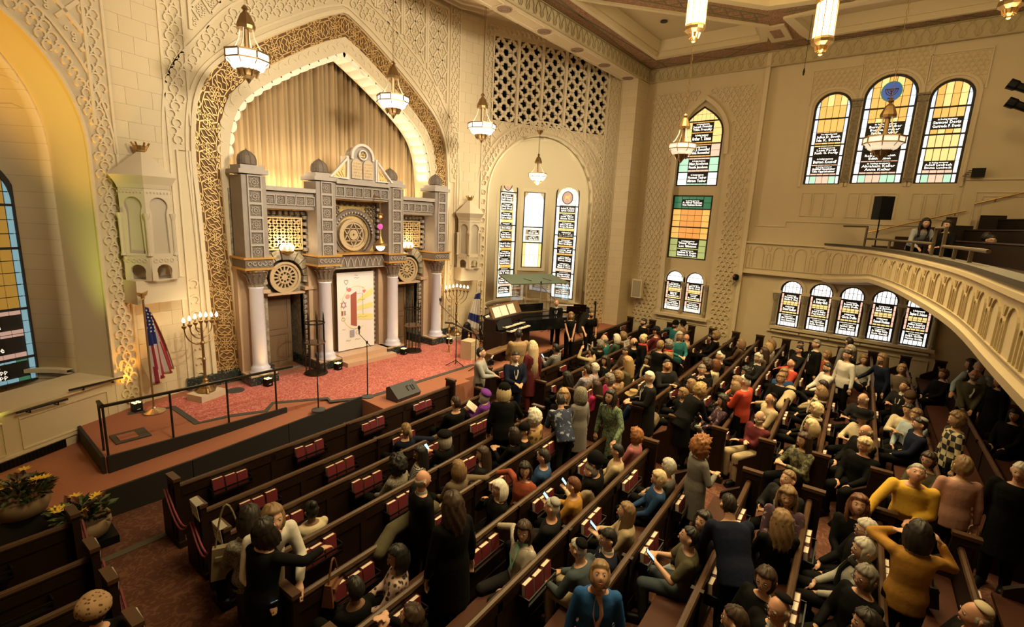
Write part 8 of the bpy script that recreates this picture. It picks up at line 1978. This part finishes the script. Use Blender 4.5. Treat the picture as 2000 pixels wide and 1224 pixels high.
Pn((1881, 910), 't0', 15, 'person with short fair hair in dusty pink sweater', 'pixie', 'dblond', 'blush', 'long', fem=1, fine=1)
Pn((1791, 1040), 't6', 5, 'woman in mustard jumper with both hands raised to her hair', 'bob', 'dark', 'mustard', 'long', fem=1, fine=1)
Pn((1994, 922), 't0', 160, 'white haired person in black coat cut by the right edge', 'short', 'white', 'black', 'coat', fine=1)
Pn((1370, 874), 't5', 318, 'woman with big curly red hair in a long grey cardigan', 'bigcurly', 'red', 'grey', 'coat', 'black', fem=1, fine=1)
Pn((1101, 772), 's0', 222, 'smiling woman with shoulder length blond hair in black', 'bob', 'blond', 'black', 'long', fem=1, fine=1)
Pn((1108, 737), 's0', 85, 'person with thick black curls in grey sweater', 'wavy', 'black', 'charcoal', 'long', skin='d', fem=1)
Pn((1139, 777), 't0', 75, 'person in long striped knit cardigan with hood', 'bob', 'grey', 'stripe', 'coat', fem=1, hat='hood', hatc='tweed')
Pn((1192, 775), 't2l', 170, 'woman in green patterned dress with dark bob and glasses', 'bob', 'dark', 'greenprint', 'dress', 'black', fem=1, gl=1, hp=-12, fine=1)
Pn((1165, 754), 's0', 95, 'person with long brown hair in magenta sweater', 'long', 'brown', 'magenta', 'long', fem=1)
Pn((1190, 741), 's0', 140, 'woman with grey curls and glasses in magenta', 'curly', 'salt', 'magenta', 'long', fem=1, gl=1)
Pn((1208, 735), 's0', 80, 'woman with light brown curls in leopard print', 'curly', 'dblond', 'leopard', 'long', fem=1)
Pn((1237, 775), 's0', 95, 'person in straw hat and blue shirt', 'short', 'grey', 'dblue', 'long', hat='straw', hatc='tan')
Pn((1268, 737), 't1', 130, 'tall old man with white hair and glasses in dark suit', 'short', 'white', 'charcoal', 'coat', gl=1, under='white')
Pn((1085, 680), 's1', 95, 'person in black and white striped top with bright phone', 'short', 'black', 'bwstripe', 'long', skin='d', phone=1)
Pn((1155, 690), 's7', 85, 'woman with dark bun and beige top raising both hands', 'bun', 'black', 'beige', 'long', fem=1)
Pn((1172, 673), 's0', 95, 'person with salt grey curls in black near the front', 'curly', 'salt', 'black', 'long')
Pn((1180, 662), 's0', 90, 'balding man in teal and purple shawl', 'bald', 'grey', 'teal', 'long', skin='r')
Pn((1204, 660), 's0', 100, 'white bobbed hair person in dark green', 'bob', 'white', 'green', 'long', fem=1)
Pn((1217, 656), 's0', 95, 'grey brown curly head beside the white bob', 'curly', 'dblond', 'brown', 'coat', fem=1)
Pn((1162, 719), 's0', 110, 'older person with waved white hair in lavender top', 'fluffy', 'silver', 'lavender', 'long')
Pn((1147, 722), 's0', 85, 'dark short haired person in grey patterned shirt', 'short', 'dark', 'lavprint', 'long')
Pn((1182, 704), 's0', 140, 'dark haired woman in black turning to her side', 'wavy', 'dark', 'black', 'long', fem=1, hy=20)
Pn((1217, 702), 's0', 90, 'person with long blond hair in olive coat', 'long', 'blond', 'olive', 'coat', fem=1)
Pn((1222, 686), 's0', 140, 'dark haired man in brown jacket leaning back to talk', 'crop', 'dark', 'brown', 'jacket', hp=10)
Pn((1238, 668), 's0', 110, 'balding man looking down in a dark coat', 'bald', 'dark', 'black', 'coat')
Pn((1262, 662), 't0', 300, 'blond woman in black with red scarf standing among pews', 'fluffy', 'straw', 'black', 'coat', fem=1, scarf='red')
Pn((1290, 674), 't9', 345, 'short haired woman in black stretching out both arms', 'short', 'dblond', 'black', 'long', fem=1)
Pn((1311, 673), 't0', 100, 'grey haired person in red scarf and tan coat', 'curly', 'salt', 'tan', 'coat', scarf='red', fem=1)
Pn((1327, 656), 't1', 222, 'woman with glasses and long grey hair in teal top', 'long', 'grey', 'teal', 'long', fem=1, gl=1)
Pn((1341, 659), 's0', 90, 'bald man in beige jacket behind the teal top', None, 'grey', 'beige', 'jacket', skin='r')
Pn((1319, 634), 's3', 150, 'bearded man in teal sweater turning sideways', 'crop', 'dark', 'teal', 'long', beard='dark', hat='beanie')
Pn((1334, 632), 's0', 85, 'person in wide black hat and patterned coat', 'short', 'dark', 'leopard', 'coat', hat='cloche', fem=1)
Pn((1250, 628), 't0', 140, 'bearded dark haired man in black jacket by the front pew end', 'short', 'black', 'black', 'jacket', beard='dark', sc=1.02)
Pn((1280, 646), 's0', 90, 'person in dark cap and maroon coat', 'short', 'dark', 'maroon', 'coat', hat='cap', hatc='charcoal')
Pn((1303, 712), 's1', 230, 'man with long reddish beard in dark suit', 'crop', 'dark', 'charcoal', 'jacket', beard='red', hp=-15)
Pn((1265, 706), 's0', 150, 'dark haired woman with pale scarf in profile', 'long', 'dark', 'black', 'coat', fem=1, scarf='cream')
Pn((1387, 660), 's4', 90, 'dark haired person in black bending forward near the wall', 'short', 'black', 'black', 'long')
Pn((1398, 655), 's0', 110, 'person with light reddish curls beside a dark head', 'curly', 'dblond', 'black', 'coat', fem=1)
Pn((1445, 674), 's0', 95, 'person with grey blond hair in orange top', 'pixie', 'grey', 'orange', 'long', fem=1)
Pn((1457, 671), 's0', 90, 'person with brown hair beside the orange top', 'bob', 'dblond', 'brown', 'long', fem=1)
Pn((1407, 695), 's0', 110, 'white haired man with black skullcap and dark jacket in the fifth row', 'short', 'white', 'charcoal', 'jacket', hat='kippah')
Pn((1397, 711), 's0', 95, 'person with dark brown bob in cream cardigan', 'bob', 'auburn', 'cream', 'long', fem=1)
Pn((1371, 722), 's6', 200, 'man with grey hair in dark suit facing back, chin on hand', 'short', 'salt', 'black', 'jacket', under='white')
Pn((1367, 707), 's0', 90, 'person with brown curls behind the grey haired man', 'curly', 'brown', 'black', 'long', fem=1)
Pn((1476, 698), 's0', 140, 'white haired man with dark skullcap in profile and suit', 'fluffy', 'silver', 'charcoal', 'jacket', hat='kippah', under='white', hy=10)
Pn((1458, 727), 's0', 120, 'woman with dark curly hair in black and orange', 'curly', 'black', 'orange', 'long', fem=1)
Pn((1439, 745), 's0', 90, 'person with brown blond hair in front of the red sweater', 'bob', 'dblond', 'brown', 'long', fem=1)
Pn((1495, 677), 's0', 100, 'blond person in beige by the wall pews', 'bob', 'blond', 'beige', 'long', fem=1)
Pn((1501, 688), 's0', 90, 'person with long dark brown hair behind the blond head', 'long', 'brown', 'taupe', 'long', fem=1)
Pn((1507, 671), 's0', 90, 'person with fair hair in white near the wall', 'bob', 'dblond', 'white', 'long', fem=1)
Pn((1553, 682), 's0', 130, 'dark haired man in charcoal suit at the wall pew', 'short', 'black', 'charcoal', 'jacket')
Pn((1566, 674), 's6', 195, 'dark haired person with glasses and hand at the chin', 'short', 'dark', 'black', 'long', gl=1)
Pn((1604, 691), 's0', 110, 'older person with reddish grey hair in rust jacket', 'pixie', 'dblond', 'rust', 'jacket', fem=1)
Pn((1618, 676), 't0', 120, 'man with receding dark hair standing in black suit', 'short', 'salt', 'black', 'jacket', under='white')
Pn((1661, 668), 't0', 50, 'man in grey suit standing with his back turned', 'short', 'dark', 'grey', 'jacket')
Pn((1542, 709), 's3', 130, 'bald man with dark skullcap in red jacket', None, 'grey', 'red', 'jacket', hat='kippah', skin='r')
Pn((1533, 729), 's0', 190, 'woman with light brown hair in denim blue jacket turned back', 'pixie', 'dblond', 'dblue', 'jacket', fem=1)
Pn((1512, 736), 's3l', 160, 'short haired woman in black with arm along the rail', 'pixie', 'dblond', 'black', 'long', fem=1, hy=20)
Pn((1610, 717), 's0', 120, 'dark haired man with trimmed beard in white shirt', 'short', 'black', 'white', 'long', beard='dark')
Pn((1603, 752), 's0', 90, 'dark hair showing above a beige coat on the rail', 'short', 'dark', 'beige', 'long')
Pn((1604, 766), 's0', 95, 'person with grey brown bob and cream scarf', 'bob', 'dblond', 'black', 'long', fem=1, scarf='cream')
Pn((1455, 744), 't1', 75, 'man with dark skullcap in red sweater standing', 'crop', 'white', 'red', 'long', 'black', hat='kippah', belly=.05)
Pn((1436, 756), 's0', 90, 'person with ash blond hair just left of the red sweater', 'bob', 'dblond', 'black', 'coat', fem=1)
Pn((1412, 782), 's0', 120, 'woman with dark curls in purple printed shirt', 'wavy', 'dark', 'purpleprint', 'long', fem=1)
Pn((1368, 761), 't3', 330, 'woman with blond curls in black bending, striped shawl over her arm', 'curly', 'blond', 'black', 'coat', fem=1)
Pn((1350, 751), 's0', 110, 'person with light brown hair looking down in black', 'bob', 'dblond', 'black', 'long', fem=1)
Pn((1334, 768), 's6', 120, 'person with sandy hair and hands at the temple', 'pixie', 'dblond', 'black', 'long')
Pn((1513, 781), 's3', 130, 'balding man with skullcap in khaki shirt, arm over the rail', 'bald', 'salt', 'beige', 'long', hat='kippah', skin='r')
Pn((1480, 814), 's2', 145, 'man with white beard in maroon sweater and khaki trousers', 'bald', 'silver', 'maroon', 'long', 'beige', beard='silver', hy=20)
Pn((1583, 797), 's0', 95, 'person with fluffy cream white hair in cream scarf', 'fluffy', 'straw', 'black', 'coat', fem=1, scarf='cream')
Pn((1581, 832), 's0', 100, 'person with smooth blond bob in black', 'bob', 'straw', 'black', 'long', fem=1)
Pn((1561, 857), 's1', 140, 'woman with long brown hair in green print dress', 'long', 'brown', 'olivprint', 'long', fem=1)
Pn((1677, 697), 't0', 140, 'woman in white top and grey cardigan standing near the windows', 'short', 'dark', 'white', 'long', fem=1)
Pn((1687, 687), 't0', 90, 'grey haired person half hidden behind the white top', 'short', 'grey', 'charcoal', 'coat')
Pn((1693, 703), 's0', 200, 'older person with light hair reading papers', 'pixie', 'dblond', 'lgrey', 'long', fem=1)
Pn((1718, 700), 't2', 125, 'woman with long brown hair in dark jacket reaching forward', 'long', 'dblond', 'navy', 'jacket', fem=1)
Pn((1758, 720), 's0', 185, 'person with short blond hair and glasses facing back', 'pixie', 'blond', 'taupe', 'long', fem=1, gl=1)
Pn((1751, 752), 's1', 145, 'man with brown hair in dark suit reading', 'short', 'brown', 'charcoal', 'jacket', under='white', hp=-25)
Pn((1830, 728), 's0', 130, 'person with short reddish hair beside the bald bearded man', 'pixie', 'auburn', 'black', 'coat', fem=1)
Pn((1870, 726), 't7', 178, 'bald man with beard and glasses in olive blazer', None, 'salt', 'olive', 'jacket', beard='salt', gl=1, under='white', skin='r')
Pn((1945, 723), 't2', 176, 'broad man with white hair in pale checked shirt', 'short', 'silver', 'sky', 'long', 'black', belly=.08, skin='r', beard='silver')
Pn((1922, 716), 't0', 90, 'dark haired person behind the pale checked shirt', 'long', 'black', 'black', 'coat', fem=1)
Pn((1671, 776), 's1', 140, 'old man with white hair in profile holding a phone, dark sweater', 'bald', 'white', 'charcoal', 'long', gl=1, phone=1)
Pn((1777, 778), 's0', 188, 'person in dark beanie and glasses turned around', 'short', 'dark', 'black', 'coat', hat='beanie', hatc='brown', gl=1)
Pn((1757, 797), 's1', 160, 'short haired person in cream shirt holding a small camera', 'short', 'dark', 'cream', 'long', skin='m')
Pn((1794, 812), 's0', 150, 'person with grey brown hair in pale green cardigan', 'pixie', 'dblond', 'sky', 'long', fem=1)
Pn((1797, 829), 's3', 110, 'man with white knitted skullcap in navy jacket', 'short', 'dark', 'navy', 'jacket', hat='kippah', hatc='lgrey')
Pn((1851, 815), 't0', 110, 'person with blond grey hair in black and cream argyle sweater', 'fluffy', 'dblond', 'argyle', 'long', fem=1)
Pn((1941, 778), 's3', 150, 'woman with sleek dark hair in black reaching along the rail', 'long', 'black', 'black', 'long', fem=1, hy=20)
Pn((1963, 807), 's0', 150, 'woman with long black hair tied back in profile', 'long', 'black', 'black', 'coat', fem=1, skin='m')
Pn((1695, 817), 's1', 140, 'person in dark cloche hat and cream jacket', 'short', 'dark', 'cream', 'jacket', hat='cloche', fem=1)
Pn((1683, 841), 's0', 130, 'bald older man behind the white haired man', 'bald', 'grey', 'black', 'coat', skin='r')
Pn((1685, 868), 's0', 150, 'old man with thick white hair in black coat, hands folded', 'fluffy', 'straw', 'black', 'coat', skin='r', hp=10)
Pn((1806, 896), 's0', 150, 'person with brown hair and glasses behind the yellow fleece', 'pixie', 'brown', 'olive', 'long', fem=1, gl=1)
Pn((1990, 752), 't0', 120, 'dark figure in black coat beneath the balcony edge', 'long', 'brown', 'black', 'coat', fem=1)
def onbal(px, s): 
  return None
Pn((1808, 436), 't3', 200, 'woman with dark hair in striped blouse leaning on the balcony', 'long', 'dark', 'bluestripe', 'long', fem=1, xat=17.6)
Pn((1850, 440), 't1', 150, 'woman with long dark hair in black standing on the balcony', 'long', 'dark', 'black', 'long', fem=1, xat=17.2)
Pn((1936, 470), 's0', 190, 'man with glasses in grey shirt seated behind the balcony rail', 'short', 'dark', 'lgrey', 'long', gl=1, xat=17.3)
Pn((1927, 464), 's0', 330, 'person in black spotted top kissing the grey shirted man', 'short', 'dark', 'floral', 'long', fem=1, xat=17.6)
Pn((185, 1200), 's0', 90, 'person in leopard fur hat at the lower left', 'short', 'dark', 'black', 'coat', hat='fur', hatc='leopard', fem=1)
Pn((487, 1008), 's0', 90, 'person in grey boucle cardigan behind the pointing woman', 'bob', 'dark', 'tweed', 'long', fem=1)
# ================================================================ THINGS PEOPLE HOLD OR LEFT ON THE PEWS
def blob(name, label, cat, P, pts, r, m, rz=0, parts=None):
  bm = MB()
  for a, b_ in zip(pts[:-1], pts[1:]): capsule(bm, a, b_, r, r*.92, 10)
  me = remesh(bm, .02, name, 3, .5); me.materials.append(m); o = link(name, me); o.location = P; o.rotation_euler = (0, 0, rz); tag(o, label, cat); return o
def rail_pt(i, x, dz=.99): y = rowy(i, x); return Vector((x, y, fz(y)+dz))
blob('coat', 'olive quilted coat draped along the rail of a centre pew', 'coat', rail_pt(4, 3.6), [(-.35, -.02, -.12), (-.1, .03, .02), (.25, .02, .04), (.6, .0, .02), (.75, .1, -.1)], .10, CLO['olive'], TH)
blob('coat', 'beige coat with fur collar thrown over a right pew', 'coat', rail_pt(8, 13.3, .95), [(-.3, .1, -.2), (0, .0, .02), (.4, .02, .04), (.7, .1, -.1)], .14, CLO['beige'], TH)
blob('coat', 'black coat heaped on the seat near the bottom of the aisle', 'coat', rail_pt(9, 5.2, .62), [(-.3, .25, 0), (0, .3, .12), (.3, .22, .08), (.5, .3, 0)], .15, CLO['black'], TH)
blob('coat', 'dark coat lying on the seat of a front centre pew', 'coat', rail_pt(2, 6.6, .60), [(-.25, .25, 0), (0, .22, .04), (.3, .3, 0)], .10, CLO['black'], TH)
blob('bag', 'grey brown sack hung behind a right pew end at the aisle', 'bag', Vector((10.0, rowy(5, 10)-.2, fz(4)+.66)), [(-.15, 0, .1), (0, 0, 0), (.2, 0, .06)], .17, CLO['taupe'])
def handbag(label, P, m, w=.36, h=.24, rz=0, strap=.3):
  t = thing('handbag', label, 'handbag', P, rz); q = MB(); q.add([(-w/2, -.07, 0), (w/2, -.07, 0), (w/2, .07, 0), (-w/2, .07, 0), (-w*.42, -.04, h), (w*.42, -.04, h), (w*.42, .04, h), (-w*.42, .04, h)], [(3, 2, 1, 0), (4, 5, 6, 7), (0, 1, 5, 4), (1, 2, 6, 5), (2, 3, 7, 6), (3, 0, 4, 7)]); q.build('body', m, t)
  q = MB(); q.tube([(-w*.35+w*.7*k/10, 0, h-.01+strap*math.sin(PI*k/10)) for k in range(11)], .012, 6); q.build('strap', m, t); q = MB(); q.box((0, -.06, h*.7), (w*.7, .03, .05)); q.build('flap', m, t); q = MB(); q.lathe([(.012, 0), (.012, .008)], (0, -.08, h*.62), 8, M=Matrix.Rotation(PI/2, 3, 'X')); q.build('clasp', BRASS, t); return t
p = on_floor(452, 1120, .66); handbag('pale olive leather shoulder bag with long strap at the hip of the pointing woman', p, mat('pale_olive_leather', (.20, .17, .10), .5), .42, .40, -.45, .55)
p = on_floor(1800, 1160, .62); handbag('black leather handbag on the seat behind the mustard jumper', p, mat('black_leather', (.006, .006, .006), .3), .48, .24, .4, .2)
p = on_floor(652, 1165, .66); handbag('brown leather flap bag on the end of a centre pew', p, mat('brown_leather', (.12, .045, .02), .5), .34, .26, .6, .25)
p = on_floor(921, 795, .93); q = MB(); Fo = plane_map((0, 0, 0), (1, 0, 0), (0, .8, .6), (0, -.6, .8))
for s_ in (-1, 1): q.add([Fo(0, -.12, 0), Fo(s_*.17, -.12, .03), Fo(s_*.17, .13, .03), Fo(0, .13, 0), Fo(0, -.12, -.015), Fo(s_*.17, -.12, .012), Fo(s_*.17, .13, .012), Fo(0, .13, -.015)], [(0, 1, 2, 3) if s_ > 0 else (3, 2, 1, 0), (7, 6, 5, 4) if s_ > 0 else (4, 5, 6, 7), (1, 5, 6, 2), (2, 6, 7, 3), (0, 4, 5, 1)])
o = q.build('open_book', PAGE, loc=p); o.rotation_euler = (0, 0, .6); tag(o, 'open white book held by the woman in the purple beret', 'book')
p = on_floor(958, 708, 1.42); t = thing('camera', 'black camera held up by the photographer in pale grey', 'camera', p, -.6)
q = MB(); q.box((0, 0, 0), (.16, .08, .11)); q.box((0, 0, .07), (.07, .06, .04)); q.build('camera_body', BLACK, t); q = MB(); q.tube([(.0, .03, 0), (.0, .17, 0)], .045, 12); q.build('lens', BLACKMET, t); q = MB(); q.tube([(.02, .02, .10), (.10, .14, .15)], .022, 8); q.build('microphone', mat('wind_muff_grey', (.3, .3, .3), .9), t); q = MB(); q.tube([(-.08, 0, .03), (-.12, -.08, -.12), (-.10, -.10, -.36), (-.02, -.06, -.2)], .014, 5); q.build('strap', BLACK, t)
p = on_floor(1372, 820, .80); blob('shawl', 'grey striped shawl hanging from the bending blond woman over the aisle pew ends', 'shawl', p, [(-.5, .1, .0), (-.2, 0, -.22), (.1, -.1, -.30), (.3, 0, .1), (.5, .1, -.15)], .07, CLO['bwstripe'], .3)
